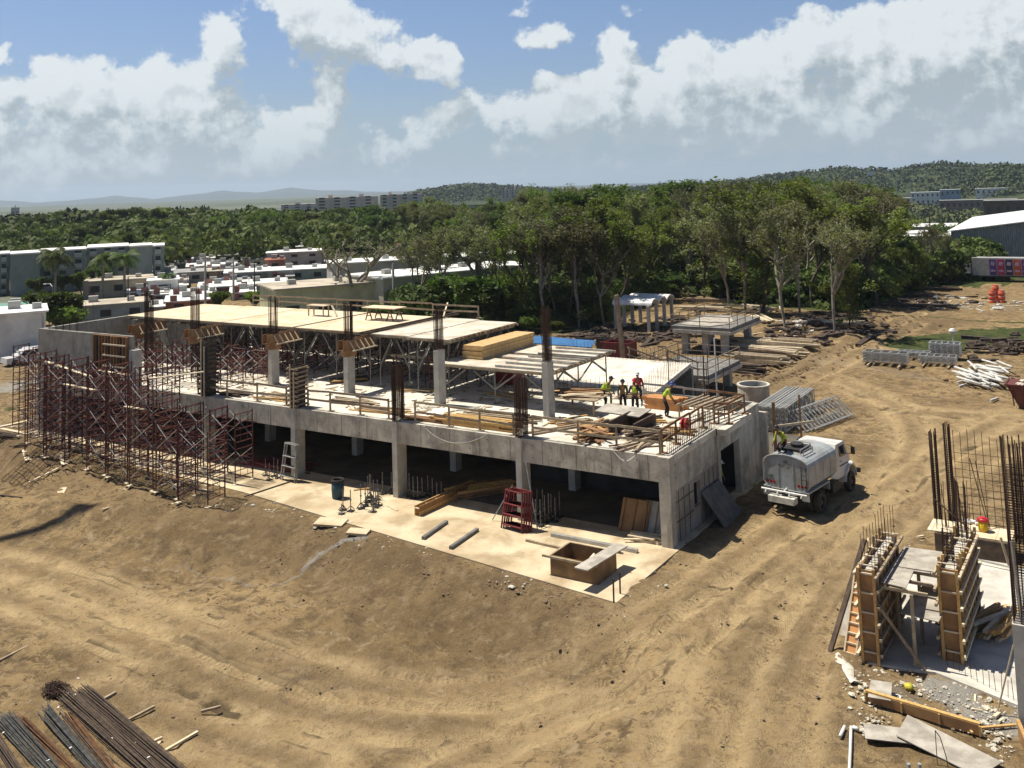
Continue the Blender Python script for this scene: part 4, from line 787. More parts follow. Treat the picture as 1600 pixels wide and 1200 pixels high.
def person(loc, face, label, shirt, helmet, lean=.15, arms=((.3, .35, 1.0), (-.3, .35, 1.0)), feet=((.14, .05), (-.14, -.05)), crouch=0., vest=True, headdown=.3, shirt2=None):
    """face: heading in radians (0 = +Y); arms: hand targets (x right, y forward, z up); local frame"""
    c = thing('person', label, 'person', loc); c.rotation_euler = (0, 0, -face); hz = .92-crouch
    V_ = Vector; hip = V_((0, -lean*.3, hz)); ch = V_((0, lean*.6+hip.y*.3, hz+.42)); nk = V_((0, lean*1.0+.01, hz+.56)); hd = nk+V_((0, .03+headdown*.06, .15)); tp = hd+V_((0, .02, .09))
    v = [hip, hip+V_((0, .01, .2)), ch, nk, hd, tp]; e = [(0, 1), (1, 2), (2, 3), (3, 4), (4, 5)]; r_ = [(.14, .105), (.13, .10), (.155, .11), (.055, .055), (.078, .095), (.06, .07)]
    def ad(p, par, rad): v.append(V_(p)); e.append((par, len(v)-1)); r_.append(rad); return len(v)-1
    legs = []
    for s_, ft in zip((1, -1), feet):
        hj = ad(hip+V_((s_*.095, 0, -.05)), 0, .085); kn = V_((s_*.11+(ft[0]-s_*.11)*.4, ft[1]*.5+.06+crouch*.8, hz*.52)); k1 = ad(kn, hj, .062); an = ad((ft[0], ft[1]-.02, .09), k1, .042); toe = ad((ft[0]*1.1, ft[1]+.16, .04), an, .038); legs.append((v[hj], v[k1], v[an], v[toe]))
    arm = []
    for s_, tg in zip((1, -1), arms):
        sh = ad(ch+V_((s_*.19, .0, .05)), 2, .055); tgt = V_(tg); d = tgt-v[sh]; L = d.length; mx = .52
        if L > mx: tgt = v[sh]+d*(mx/L); d = tgt-v[sh]; L = mx
        bend = math.sqrt(max(0, .27**2-(L/2)**2)); elb = v[sh]+d*.5+V_((s_*.4, -.35, -.6)).normalized()*bend; el_ = ad(elb, sh, .043); wr_ = ad(tgt, el_, .030); dn = (tgt-elb).normalized(); pm = ad(tgt+dn*.07, wr_, (.040, .020)); side_ = dn.cross(V_((0, 0, 1)))
        side_ = side_.normalized() if side_.length > .01 else V_((1, 0, 0))
        for k, (o_, ln) in enumerate(((-.03, .07), (-.01, .085), (.01, .08), (.03, .062))): f1 = ad(v[pm]+dn*.035+side_*o_, pm, .011); f2 = ad(v[f1]+dn*ln*.5+V_((0, 0, -.01)), f1, .009); ad(v[f2]+dn*ln*.3+V_((0, 0, -.025)), f2, .008)
        th = ad(tgt+dn*.03+side_*.045, wr_, .012); ad(v[th]+dn*.045+side_*.01, th, .009); arm.append((v[sh], v[el_], v[wr_]))
    # face: nose, chin, ears as small bumps of the same surface
    ad(hd+V_((0, .115, -.01)), 4, .014); ad(hd+V_((0, .085, -.075)), 4, .03)
    for s_ in (1, -1): ad(hd+V_((s_*.088, -.005, -.01)), 4, .017)
    skin_obj('body', v, e, r_, skin_m, c)
    # clothes
    tv = [hip+V_((0, 0, .06)), hip]; te = [(0, 1)]; tr = [(.155, .12), (.16, .125)]
    for hj, kn, an, toe in legs:
        n0 = len(tv); tv += [hj, kn, an+V_((0, 0, .03))]; te += [(1, n0), (n0, n0+1), (n0+1, n0+2)]; tr += [.10, .078, .062]
    skin_obj('trousers', tv, te, tr, pants_m, c)
    sv = [hip+V_((0, .005, .08)), hip+V_((0, .01, .22)), ch, ch+V_((0, .01, .09))]; se = [(0, 1), (1, 2), (2, 3)]; sr = [(.15, .115), (.145, .112), (.172, .122), (.09, .075)]
    for sh, el_, wr_ in arm: n0 = len(sv); sv += [sh, el_, el_+(wr_-el_)*.85]; se += [(2, n0), (n0, n0+1), (n0+1, n0+2)]; sr += [.072, .056, .042]
    skin_obj('shirt', sv, se, sr, shirt, c)
    if vest:
        skin_obj('vest', [hip+V_((0, .005, .10)), hip+V_((0, .01, .22)), ch, ch+V_((0, .01, .08))], [(0, 1), (1, 2), (2, 3)], [(.168, .132), (.162, .13), (.186, .138), (.12, .09)], vest_m, c)
        skin_obj('vest_strip', [hip+V_((0, .008, .17)), hip+V_((0, .01, .21))], [(0, 1)], [(.172, .140), (.170, .140)], strip_m, c)
    for hj, kn, an, toe in legs: skin_obj('boot', [an+V_((0, -.03, -.01)), toe+V_((0, 0, .01))], [(0, 1)], [.055, .05], boot_m, c)
    m = MB(); pr = [(.155, -.005), (.125, .0), (.122, .04), (.10, .10), (.055, .135), (.0, .145)]; m.lathe(pr, (hd.x, hd.y+.005, hd.z+.03), 16); m.cbox((hd.x, hd.y+.15, hd.z+.03), (.18, .10, .012)); o = m.build('helmet', helmet, None, True); o.parent = c
    return c
hel_w = M('helmet_white', (.7, .7, .68), (.6, .6, .58), 5, .35); hel_b = M('helmet_blue', (.03, .08, .25), (.03, .07, .2), 5, .35); hel_d = M('helmet_dark', (.03, .035, .03), (.02, .02, .02), 5, .4); hel_r = M('helmet_red', (.45, .02, .03), (.4, .02, .03), 5, .4)
sh_g = M('shirt_green', (.07, .10, .02), (.05, .07, .015), 6, .8); sh_r = M('shirt_red', (.42, .02, .03), (.33, .02, .03), 6, .8); sh_y = M('shirt_yellow', (.38, .48, .05), (.30, .38, .04), 6, .8); sh_k = M('shirt_dark', (.03, .03, .032), (.02, .02, .02), 6, .8)
D2 = lambda px, py, z=ZD: G(px, py, z)
person(D2(946, 640), R(80), 'person in yellow vest bending over a tool, leftmost of the group on the deck', sh_y, hel_d, .32, ((.22, .42, .85), (-.18, .44, .88)))
person(D2(974, 644), R(150), 'person in dark green shirt bent over, second from the left of the group', sh_g, hel_d, .30, ((.25, .40, .75), (-.2, .42, .72)), vest=False)
person(D2(993, 646), R(-20), 'person in bright yellow vest seen from behind, in the middle of the group', sh_k, hel_r, .06, ((.26, .22, 1.0), (-.26, .22, 1.0)))
person(D2(999, 632), R(170), 'person in red shirt and white helmet facing the person in the bright yellow vest', sh_r, hel_w, .10, ((.22, .3, 1.0), (-.22, .32, 1.05)), vest=False)
person(D2(1042, 652), R(60), 'person in yellow green vest with blue helmet leaning on a tool, rightmost on the deck', sh_y, hel_b, .28, ((.3, .42, .62), (.0, .45, .70)))
# ---------------- tank truck ----------------
def truck():
    ox, oy = -15.15, 46.9; hd_ = R(-8); c = thing('tank_truck', 'silver grey water tank truck with a white cab parked beside the end wall', 'truck', (ox, oy, 0)); parts = []
    tk = M('tank_paint', (.37, .40, .41), (.29, .32, .33), 1.2, .38, grime=(.25, .21, .155), gscale=1.6, gamt=.65, streak=((.20, .185, .155), .6), spec=.5)
    def B_(name, mb, mt, par=None, sm=False): o = mb.build(name, mt, None, sm); o.parent = par or c; return o
    # tank cross-section: flat sides, domed top
    w_ = 1.14; prof = [(-w_*.78, 1.15), (-w_, 1.42), (-w_, 2.30)]+[(-w_+.02+ (w_-.02)*(1-math.cos(a)), 2.34+.42*math.sin(a)) for a in [i*math.pi/2/6 for i in range(1, 7)]]
    prof = prof+[(-x, z) for x, z in reversed(prof[:-1])]
    m = MB(); n_ = len(prof)
    rings = [(0.06, .96), (0.0, .90), (0.06, .96), (.10, 1.0), (3.35, 1.0), (3.42, .96)]
    def ring(y, s_): return [(x*s_, y, 1.95+(z-1.95)*s_) for x, z in prof]
    for y, s_ in ((.05, .95), (.10, 1.0), (3.5, 1.0), (3.56, .96)): m.v += ring(y, s_)
    for k in range(3):
        for i in range(n_): j = (i+1) % n_; m.f.append((k*n_+i, k*n_+j, (k+1)*n_+j, (k+1)*n_+i))
    m.f.append(tuple(range(n_))); m.f.append(tuple(3*n_+i for i in reversed(range(n_)))); tank = B_('tank', m, tk)
    m = MB(); pts = [(x*1.005, .035, 1.95+(z-1.95)*1.005) for x, z in prof]; m.path(pts+[pts[0]], .035, 6); m.path([(-.38, .04, 1.25), (-.38, .04, 2.66)], .02, 5); m.path([(.38, .04, 1.25), (.38, .04, 2.66)], .02, 5); B_('rear_rim', m, MATS['tank_paint'], tank)
    m = MB()
    for i in range(14): a = random.uniform(-.5, .5); m.cbox((-.05+random.uniform(-.3, .3), .045, 2.32+random.uniform(-.16, .16)), (random.uniform(.05, .16), .004, random.uniform(.03, .09)), 0, 0, a)
    for i in range(14): m.cbox((-.85+random.uniform(-.2, .2), .045, 1.6+random.uniform(-.14, .14)), (random.uniform(.05, .16), .004, random.uniform(.03, .09)), 0, 0, random.uniform(-.5, .5))
    B_('worn_lettering', m, M('dark_worn_paint', (.12, .14, .13), (.2, .22, .2), 6, .6), tank)
    m = MB(); m.cbox((0, 1.5, 2.82), (.9, 1.3, .10)); m.lathe([(.30, 0), (.32, .16), (.0, .2)], (0, 1.5, 2.86), 14); B_('manhole', m, steel_d, tank)
    m = MB(); m.path([(-.3, 1.9, 2.78), (-.3, 1.9, 3.02), (.5, 1.9, 3.02), (.5, 1.9, 2.78)], .025, 6); m.path([(.55, .6, 2.75), (.55, .6, 2.95), (.55, 1.7, 2.98), (.55, 1.7, 2.78)], .025, 6); m.path([(.7, .6, 2.70), (.7, .6, 2.9), (.7, 1.7, 2.92), (.7, 1.7, 2.72)], .02, 6); B_('top_rail', m, galv, tank)
    m = MB(); m.beam((0, -.35, 1.02), (.0, 6.2, 1.02), .16, .2); m.beam((-.5, -.1, .98), (-.5, 6.2, .98), .1, .18); m.beam((.5, -.1, .98), (.5, 6.2, .98), .1, .18); m.cbox((0, 1.5, .85), (1.5, 2.6, .3)); B_('chassis', m, steel_d)
    m = MB(); m.tube((-1.15, -.28, 1.12), (1.15, -.28, 1.12), .055, 10)
    for x in (-.9, -.3, .3, .9): m.tube((x, -.28, 1.12), (x, -.42, 1.0), .04, 8)
    m.tube((0, -.28, 1.12), (0, .1, 1.2), .06, 8); B_('spray_bar', m, M('spray_pipe', (.5, .5, .48), (.4, .4, .38), 3, .4))
    m = MB(); m.cbox((-.05, -.35, .80), (1.3, .45, .28)); B_('rear_box', m, M('rear_box_paint', (.62, .62, .56), (.5, .5, .44), 2, .6, grime=(.2, .2, .18), gscale=3))
    for sx in (-1, 1):
        for k in range(3): m = MB(); m.lathe([(0, -.03), (.07, -.02), (.07, .02), (0, .02)], (sx*.62+sx*k*.17, .06, 1.42), 12, 'Y'); B_('tail_light', m, M('tail_lamp', (.30, .02, .02), (.22, .015, .015), 4, .25), tank)
        m = MB(); m.cbox((sx*.98, 1.2, 1.18), (.36, 2.5, .06)); m.cbox((sx*.98, -.02, 1.0), (.36, .04, .42)); m.cbox((sx*.98, 2.45, 1.0), (.36, .04, .42)); B_('mudguard', m, tk)
    def wheel(x, y, r=.50, wd=.28):
        m = MB(); m.lathe([(r*.55, -wd/2), (r*.92, -wd/2), (r, -wd*.36), (r, wd*.36), (r*.92, wd/2), (r*.55, wd/2), (r*.55, -wd/2)], (x, y, r), 24, 'X'); t_ = B_('tyre', m, M('dusty_tyre', (.035, .032, .028), (.07, .058, .04), 5, .9), None, True)
        m = MB(); s_ = 1 if x > 0 else -1; m.lathe([(r*.56, -wd*.40*s_), (r*.5, wd*.05*s_), (r*.2, wd*.12*s_), (r*.18, wd*.42*s_), (0, wd*.45*s_)], (x, y, r), 16, 'X'); q_ = B_('rim', m, M('wheel_rim', (.16, .15, .13), (.10, .095, .085), 5, .6), t_)
    for x in (-1.12, -.80, .80, 1.12): wheel(x, 1.2)
    for x in (-1.02, 1.02): wheel(x, 5.35)
    cabm = M('cab_white', (.68, .68, .65), (.60, .60, .57), 1.5, .35, grime=(.38, .34, .28), gscale=1.2, gamt=.4, spec=.5)
    # cab: side profile (y, z) with taper, then hood
    m = MB(); prof2 = [(3.75, .95), (3.75, 2.35), (3.88, 2.58), (4.9, 2.58), (5.05, 2.50), (5.30, 1.85), (5.30, .95)]
    m.v += [(-1.05*(1 if z < 1.9 else .93), y, z) for y, z in prof2]+[(1.05*(1 if z < 1.9 else .93), y, z) for y, z in prof2]; n2_ = len(prof2)
    m.f.append(tuple(range(n2_))); m.f.append(tuple(n2_+i for i in reversed(range(n2_))))
    for i in range(n2_): j = (i+1) % n2_; m.f.append((i, n2_+i, n2_+j, j))
    cab = B_('cab', m, cabm)
    m = MB(); pf = [(5.28, 1.0), (5.28, 1.80), (6.35, 1.58), (6.55, 1.45), (6.58, .85), (5.28, .85)]
    m.v += [(-.62, y, z) for y, z in pf]+[(.62, y, z) for y, z in pf]; n3 = len(pf); m.f.append(tuple(range(n3))); m.f.append(tuple(n3+i for i in reversed(range(n3))))
    for i in range(n3): j = (i+1) % n3; m.f.append((i, n3+i, n3+j, j))
    hood = B_('hood', m, cabm)
    gl = M('truck_glass', (.02, .03, .035), (.015, .02, .025), 3, .08, spec=.7)
    for sx in (-1, 1):
        m = MB()
        for i in range(7):   # arched fender
            a0, a1 = math.pi*(i/7), math.pi*((i+1)/7); y0, z0, y1_, z1_ = 5.35+.72*math.cos(a0), .62+.72*math.sin(a0), 5.35+.72*math.cos(a1), .62+.72*math.sin(a1)
            m.hexa([(sx*.60, y0, z0), (sx*1.16, y0, z0), (sx*1.16, y1_, z1_), (sx*.60, y1_, z1_), (sx*.60, y0, z0+.06), (sx*1.16, y0, z0+.06), (sx*1.16, y1_, z1_+.06), (sx*.60, y1_, z1_+.06)])
        B_('fender', m, cabm)
        m = MB(); m.lathe([(0, .03), (.13, .02), (.15, -.08), (.12, -.2)], (sx*.86, 6.12, 1.18), 14, 'Y'); B_('headlight', m, white_p)
        m = MB(); x0 = sx*1.052; x1_ = sx*.995; m.quad((x0, 4.2, 1.92), (x0, 5.05, 1.92), (x1_-sx*.0, 4.88, 2.42), (x1_, 4.2, 2.42)); m.v = [(a+sx*.012, b__, c__) for a, b__, c__ in m.v]; B_('side_window', m, gl, cab)
        m = MB(); m.cbox((sx*1.07, 4.65, 1.5), (.02, 1.0, .03)); m.cbox((sx*1.08, 4.25, 1.72), (.03, .14, .03)); B_('door_handle', m, steel_d, cab)
        m = MB(); m.path([(sx*1.05, 5.1, 1.9), (sx*1.32, 5.2, 1.95), (sx*1.32, 5.2, 2.3), (sx*1.02, 5.1, 2.4)], .015, 5); m.cbox((sx*1.34, 5.2, 2.1), (.2, .05, .36)); B_('mirror', m, steel_d, cab)
        m = MB(); m.cbox((sx*.98, 3.2, .75), (.4, .9, .45)); B_('fuel_tank', m, steel_d)
    m = MB(); m.quad((-.88, 5.12, 2.36), (.88, 5.12, 2.36), (.93, 5.29, 1.93), (-.93, 5.29, 1.93)); m.v = [(a, b__+.015, c__+.008) for a, b__, c__ in m.v]; B_('windscreen', m, gl, cab)
    m = MB(); m.cbox((.2, .02, 1.02), (.42, .03, .16)); B_('number_plate', m, white_p)
    m = MB()
    for x in (.80, 1.04): m.path([(x, -.02, 1.25), (x, -.02, 2.3)], .018, 5)
    for k in range(5): m.tube((.80, -.02, 1.35+k*.2), (1.04, -.02, 1.35+k*.2), .014, 5)
    B_('ladder', m, steel_d, tank)
    m = MB(); m.path([(-1.22, .3+.25*i, 1.22-.10*math.sin(i*1.2)) for i in range(13)], .05, 8); B_('side_hose', m, black)
    m = MB()
    for y in (.9, 1.8, 2.7): pp = [(x*1.004, y, 1.95+(z-1.95)*1.004) for x, z in prof]; m.path(pp, .014, 4)
    B_('weld_seam', m, MATS['tank_paint'], tank)
    m = MB(); m.quad((-.7, 3.74, 1.9), (.7, 3.74, 1.9), (.7, 3.74, 2.3), (-.7, 3.74, 2.3)); B_('rear_window', m, gl, cab)
    m = MB(); m.beam((-1.1, 6.68, .75), (1.1, 6.68, .75), .12, .22); B_('bumper', m, steel_d)
    c.rotation_euler = (0, 0, hd_); c.scale = (1, .95, 1); return c
tr = truck()
person(G(1224, 707, 2.72), R(200), 'person in a bright yellow vest crouching on top of the tank truck', sh_y, hel_d, .36, ((.25, .45, .42), (-.2, .45, .45)), crouch=.42)
person((-18.9, 47.9, .06), R(90), 'person in a yellow vest and white helmet standing in the dark doorway', sh_y, hel_w, .05, ((.25, .2, .9), (-.25, .15, .9)))
# ---------------- wall forms at the lower right ----------------
random.seed(11)
c = thing('concrete_slab', 'pale grey concrete slab under the two timber wall forms at the lower right', 'slab', (-6, 38, 0)); m = MB()
m.prism([(-8.6, 34.0), (-6.6, 34.4), (-3.6, 33.3), (-2.5, 45), (-8.7, 45)], -.3, .07); m.build('slab', conc_light, c)
def wall_form(x0, x1, y0, y1, h, label, side, ext=0.):
    c = thing('wall_form', label, 'formwork', ((x0+x1)/2, (y0+y1)/2, .07)); z0 = .07
    m = MB(); m.box(x0, y0, z0, x0+.02, y1, h); m.box(x1-.02, y0, z0, x1, y1, h); m.build('form_panel', MATS['box_ply'], c)
    m = MB(); m.box(x0+.02, y0, z0, x1-.02, y0+.02, h-.02); m.build('end_panel', ply_o, c)
    m = MB(); m.box(x0+.02, y0+.04, z0, x1-.02, y1, h-.16); m.build('concrete_core', conc_light, c)
    for k in range(5): z = .4+k*.62; MB().beam((x0+.0, y0-.04, z), (x1, y0-.04, z), .05, .05).build('cleat', lumber_p, c)
    for x in (x0-.03, x1+.03): MB().beam((x, y0-.06, z0-.1), (x, y0-.06, h+random.uniform(0, .1)), .09, .09).build('stud', lumber, c)
    y = y0+.35
    while y < y1+.1:
        for s_, x in ((-1, x0-.045), (1, x1+.045)): MB().beam((x, y, z0), (x+random.uniform(-.02, .02), y+random.uniform(-.03, .03), h+random.uniform(-.15, .28)), .09, .08).build('stud', lumber if random.random() < .6 else lumber_w, c)
        y += .52
    for k in range(6):
        z = .35+k*.5
        for s_, x in ((-1, x0-.14), (1, x1+.14)): MB().beam((x, y0-.1-random.uniform(0, .25), z), (x, y1+random.uniform(0, .3), z), .08, .09).build('waler', lumber_p if s_ == side else lumber_w, c)
    m = MB()
    for k in range(5): yy = y0+.3+(y1-y0-.5)*k/4; m.beam((x0-.1, yy, h+.03), (x1+.1, yy+random.uniform(-.1, .1), h+.03), .06, .04)
    m.build('spreader', lumber_p, c)
    m = MB()
    for k in range(9): yy = y0+.2+(y1-y0-.3)*k/8; m.tube((x0+.06, yy, h-.3), (x0+.06, yy, h+.12+.95*ext*random.uniform(.8, 1.1)), .010, 4); m.tube((x1-.06, yy, h-.3), (x1-.06, yy, h+.12+.95*ext*random.uniform(.8, 1.1)), .010, 4); m.beam((x0+.05, yy, h-.06), (x1-.05, yy, h-.06), .014, .014)
    m.build('rebar', rust, c); return c
wall_form(-8.72, -8.28, 34.1, 37.9, 3.0, 'left timber wall form with yellow waler ends and thin bars on top', -1, 1.)
wall_form(-6.45, -5.95, 35.4, 39.4, 3.0, 'right timber wall form with an orange plywood end panel', 1, .1)
m = MB(); cage(m, -6.35, 36.6, 2.6, 4.0, .3, .35, (3, 3), .016, .10, tz=3.9); solo('rebar_cage', m, rust, 'short dark rebar cage standing out of the right wall form', 'rebar')
m = MB(); cage(m, -6.2, 38.7, 2.6, 5.0, .3, .3, (3, 3), .016, .14, tz=4.0, wob=.08); solo('rebar_cage', m, rust, 'thin splayed rebar group at the back of the right wall form', 'rebar')
c = thing('platform', 'worn plywood platform between the two timber wall forms', 'platform', (-7.4, 36.2, .07)); m = MB()
for a in (((-8.15, 36.2), (-6.75, 36.3), (-6.8, 38.3), (-8.1, 38.2)), ((-8.15, 34.6), (-7.35, 34.5), (-7.4, 36.15), (-8.15, 36.15))): m.prism(list(a), 2.46, 2.49)
m.prism([(-6.9, 36.2), (-8.0, 36.1), (-8.0, 38.0), (-6.9, 38.0)][::-1], 2.42, 2.45); m.build('sheet', greywood, c)
for y in (34.55, 35.4, 36.3, 37.2, 38.1): MB().beam((-8.15, y, 2.36), (-6.7, y, 2.36), .08, .1).build('joist', lumber_w, c)
for x, y in ((-7.2, 34.5), (-7.3, 36.3), (-8.0, 36.2), (-6.9, 38)): MB().beam((x, y, .07), (x, y, 2.3), .1, .1).build('leg', lumber_w, c)
MB().beam((-8.3, 34.1, 2.1), (-6.9, 34.3, .1), .1, .08).build('brace', lumber_w, c)
m = MB(); m.cbox((-7.0, 35.6, 1.55), (1.2, 1.5, .03), -.1, .1); m.cbox((-6.85, 36.6, 1.7), (1.0, .9, .03), -.1, .05); solo('plywood_sheet', m, greywood, 'lower grey plywood sheets beside the right wall form', 'plywood')
m = MB(); m.beam(G(1297, 1018, 0), (-8.95, 36.0, 3.3), .18, .07); solo('brace_plank', m, oldwood, 'long dark brown plank leaning steeply against the left wall form', 'plank')
c = thing('form_panel', 'narrow orange panel with pale ladder like cleats leaning on the left wall form', 'panel', (-9.25, 34.5, 0)); a = Vector((-9.25, 34.45, .03)); b_ = Vector((-9.0, 35.4, 2.3)); rt_ = Vector((1, -.15, 0)).normalized(); nn_ = rt_.cross((b_-a).normalized())
m = MB(); m.beam(a+rt_*.0, b_, .40, .03, up=nn_); m.build('sheet', M('bright_orange_ply', (.62, .31, .12), (.52, .24, .09), 2, .7), c)
m = MB()
for s_ in (-.2, .2): m.beam(a+rt_*s_-nn_*-.04, b_+rt_*s_+nn_*.04, .05, .06, up=nn_)
for k in range(9): p = a+(b_-a)*(k/8); m.beam(p-rt_*.2+nn_*.04, p+rt_*.2+nn_*.04, .05, .05)
m.build('frame', lumber_p, c)
m = MB(); m.hexa([(-9.9, 35.6, .02), (-9.3, 35.5, .02), (-9.3, 35.55, .02), (-9.9, 35.65, .02), (-9.75, 36.7, 1.3), (-9.1, 36.6, 1.3), (-9.1, 36.65, 1.3), (-9.75, 36.75, 1.3)]); solo('plywood_sheet', m, greywood, 'pale plywood sheet leaning behind the ladder like orange panel', 'plywood')
pile('board_pile', 'yellow boards leaning on the slab right of the right wall form', 'boards', -5.2, 38.6, .07, 18, 2.6, 1.3, lumber, 1.2, .25, (.14, .10), 5, alt=lumber_p)
pile('board_pile', 'short orange boards between the wall forms on the slab', 'boards', -6.9, 38.9, .07, 12, 1.3, .9, beamwood, .9, .4, (.14, .06), 4, alt=lumber_p)
# white crumpled sheet
m = MB(); k = 16
x0, y0, _ = G(1312, 1030); pth = [G(1310+i*1.9, 1024+i*3.2+4*math.sin(i*.7), .02) for i in range(k)]
for i, p in enumerate(pth):
    for j in range(5): m.v.append((p[0]+(j-2)*.055*(1+.4*math.sin(i)), p[1]+(j-2)*.05, p[2]+.03+.09*math.cos((j-2)*.7)*abs(math.sin(i*1.3+j))))
for i in range(k-1):
    for j in range(4): m.f.append((i*5+j, i*5+j+1, i*5+5+j+1, i*5+5+j))
solo('plastic_sheet', m, M('dirty_white_cloth', (.62, .60, .52), (.45, .42, .34), 5, .6), 'crumpled dirty white sheet on the ground by the left wall form', 'sheet', smooth=True)
# shallow dowels on the front edge of the slab
m = MB()
for i in range(12): x, y, _ = G(1480+i*9.5, 1040+i*5, .07); m.tube((x, y, .0), (x+random.uniform(-.04, .04), y, .55+random.uniform(0, .2)), .009, 4)
tag(m.build('slab_dowel', rust), 'thin dowel bars sticking out of the front edge of the pale slab', 'rebar')
m = MB(); m.tube(G(1558, 1115, 0), (-4.1, 33.0, 2.0), .025, 5); solo('prop', m, lumber_w, 'thin slanting stick against the concrete wall at the right edge', 'prop')
# wall block with a tall cage at the right edge of the picture
c = thing('concrete_wall', 'smooth grey concrete wall at the right edge with a tall rebar cage on top', 'wall', (-3.4, 32.6, 0)); m = MB(); m.box(-3.98, 32.0, -.3, -2.2, 32.9, 3.0); m.build('wall', col_m, c)
x_, y_, zt_ = atY(1575, 672, 32.5); m = MB(); cage(m, -3.62, 32.45, 2.6, zt_, .62, .7, (4, 5), .018, .075, tz=zt_-1.0, wob=.05); m.build('rebar', rust, c)
m = MB(); m.tube((-3.72, 32.15, 3.05), (-3.82, 32.1, 5.3), .06, 8); m.build('conduit', galv, c)
# rebar cages behind with the mesh between
for i, (x, y, lb) in enumerate(((-8.55, 47.5, 'tall dark rebar cage at the left end of the wire mesh'), (-8.05, 48.1, 'tallest dark rebar cage beside the wire mesh'))):
    zt_ = atY(1445 if i == 0 else 1468, 668 if i == 0 else 654, y)[2]; m = MB(); cage(m, x, y, 0, zt_, .22, .42, (3, 4), .020, .10, tz=zt_-(1.0 if i == 0 else .6), wob=.03); solo('rebar_cage', m, rust, lb, 'rebar')
x_, y_, zt_ = atY(1567, 686, 48.0); m = MB(); cage(m, x_+.5, 48.0, 0, zt_, .5, .5, (4, 4), .020, .09, tz=zt_-.9, wob=.05); solo('rebar_cage', m, rust, 'tall dark rebar cage at the right end of the wire mesh', 'rebar')
xr = x_+.3; m = MB()
for i in range(9): x = -7.85+(xr+7.85)*i/8; m.tube((x, 48.5, 0), (x-.02, 48.5, zt_-.1+random.uniform(-.1, .25)), .014, 4, cap=False)
for k in range(15): z = .4+k*.37; m.tube((-7.9, 48.52, z+random.uniform(-.05, .05)), (xr, 48.52, z+random.uniform(-.05, .05)), .011, 4, cap=False) if z < zt_-.8 else None
solo('wire_mesh', m, M('mesh_wire', (.16, .11, .06), (.09, .06, .035), 5, .8), 'upright rebar mesh between the tall cages', 'mesh')
m = MB()
for i in range(22): x, y, _ = G(1484+random.uniform(-14, 40), 850, 0); h_ = random.uniform(.8, 2.4); m.tube((x, 45.5+random.uniform(-.5, 1.2), 0), (x+random.uniform(-.25, .15), 45.8, h_+.7), .013, 4)
solo('rebar_group', m, rust, 'loose upright bars in front of the wire mesh', 'rebar')
m = MB(); m.beam((-8.6, 46.9, 1.7), (-6.9, 45.9, .8), .04, .04); m.tube((-6.35, 46.3, .9), (-7.0, 46.9, 3.6), .02, 5); m.tube((-6.3, 46.3, .9), (-6.8, 47, 3.5), .02, 5); solo('bent_bars', m, rust, 'crossing slanted bars in front of the wire mesh', 'rebar')
c = thing('footing_form', 'low dark timber form with a pale plywood top behind the wall forms', 'formwork', (-7.2, 46, 0)); m = MB(); m.box(-8.3, 45.0, 0, -5.3, 45.1, .85); m.box(-8.3, 45.1, 0, -8.2, 46.6, .85); m.build('side', oldwood, c)
MB().cbox((-7.0, 45.9, .88), (3.2, 1.5, .04)).build('top', ply_y, c); MB().beam((-7.6, 44.6, .25), (-4.9, 44.2, .2), .06, .06).build('rail', alu, c); MB().beam((-5.75, 44.9, 1.1), (-5.45, 44.6, 0), .1, .04).build('stake', lumber_w, c)
c = thing('drink_cooler', 'yellow drink cooler with a red lid on the plywood top', 'cooler', G(1537, 830, .9)); x, y, z = c.location
MB().lathe([(0, 0), (.17, 0), (.20, .06), (.21, .42), (0, .42)], (x, y, z+.0), 16).build('body', M('cooler_yellow', (.62, .42, .02), (.5, .33, .02), 3, .4), c, True); MB().lathe([(.22, .42), (.235, .44), (.235, .50), (.15, .54), (.1, .58), (0, .58)], (x, y, z), 16).build('lid', M('lid_red', (.5, .03, .04), (.42, .03, .03), 3, .4), c, True); MB().cbox((x, y, z+.50), (.10, .5, .03)).build('handle', MATS['lid_red'], c)
m = MB()
for i in range(7): x, y, z = G(1506+i*4, 815+random.uniform(-3, 4), .95); m.rock((x, y, z+.03), random.uniform(.07, .13))
solo('plastic_bags', m, white_p, 'crumpled white bags on the plywood beside the yellow cooler', 'bags', smooth=True)
# foreground boards at the bottom right
c = thing('edge_form', 'long low edge form of yellow timber and brown plywood in the foreground', 'formwork', G(1440, 1125)); a = Vector(Gt(1353, 1096)); b_ = Vector(Gt(1532, 1150)); m = MB(); m.beam(a+Vector((0, 0, .14)), b_+Vector((0, 0, .14)), .03, .28); m.build('sheet', ply_o, c)
m = MB(); m.beam(a+Vector((0, .06, .30)), b_+Vector((0, .06, .30)), .13, .05); m.beam(a+Vector((0, .06, .03)), b_+Vector((0, .06, .03)), .1, .05)
for k in (0, .33, .66, 1): p = a+(b_-a)*k; m.beam(p+Vector((0, -.03, 0)), p+Vector((0, -.03, .28)), .05, .04)
m.build('frame', lumber, c)
def sheet(pts, z, mt, label, th=.025):
    c_ = MB(); q_ = [G(*p, z) for p in pts]; c_.v = [(a, b, z+dz*1.0) for dz in (0, th) for a, b, _ in q_]; n_ = len(q_); c_.f = [tuple(reversed(range(n_))), tuple(range(n_, 2*n_))]+[(i, (i+1) % n_, n_+(i+1) % n_, n_+i) for i in range(n_)]; return solo('plywood_sheet', c_, mt, label, 'plywood')
sheet([(1418, 1118), (1566, 1192), (1530, 1215), (1400, 1150)], .12, greywood, 'largest pale grey plywood sheet lying in the right foreground')
sheet([(1349, 1131), (1420, 1140), (1450, 1166), (1352, 1155)], .05, greywood, 'pale plywood strip sticking out under the largest sheet')
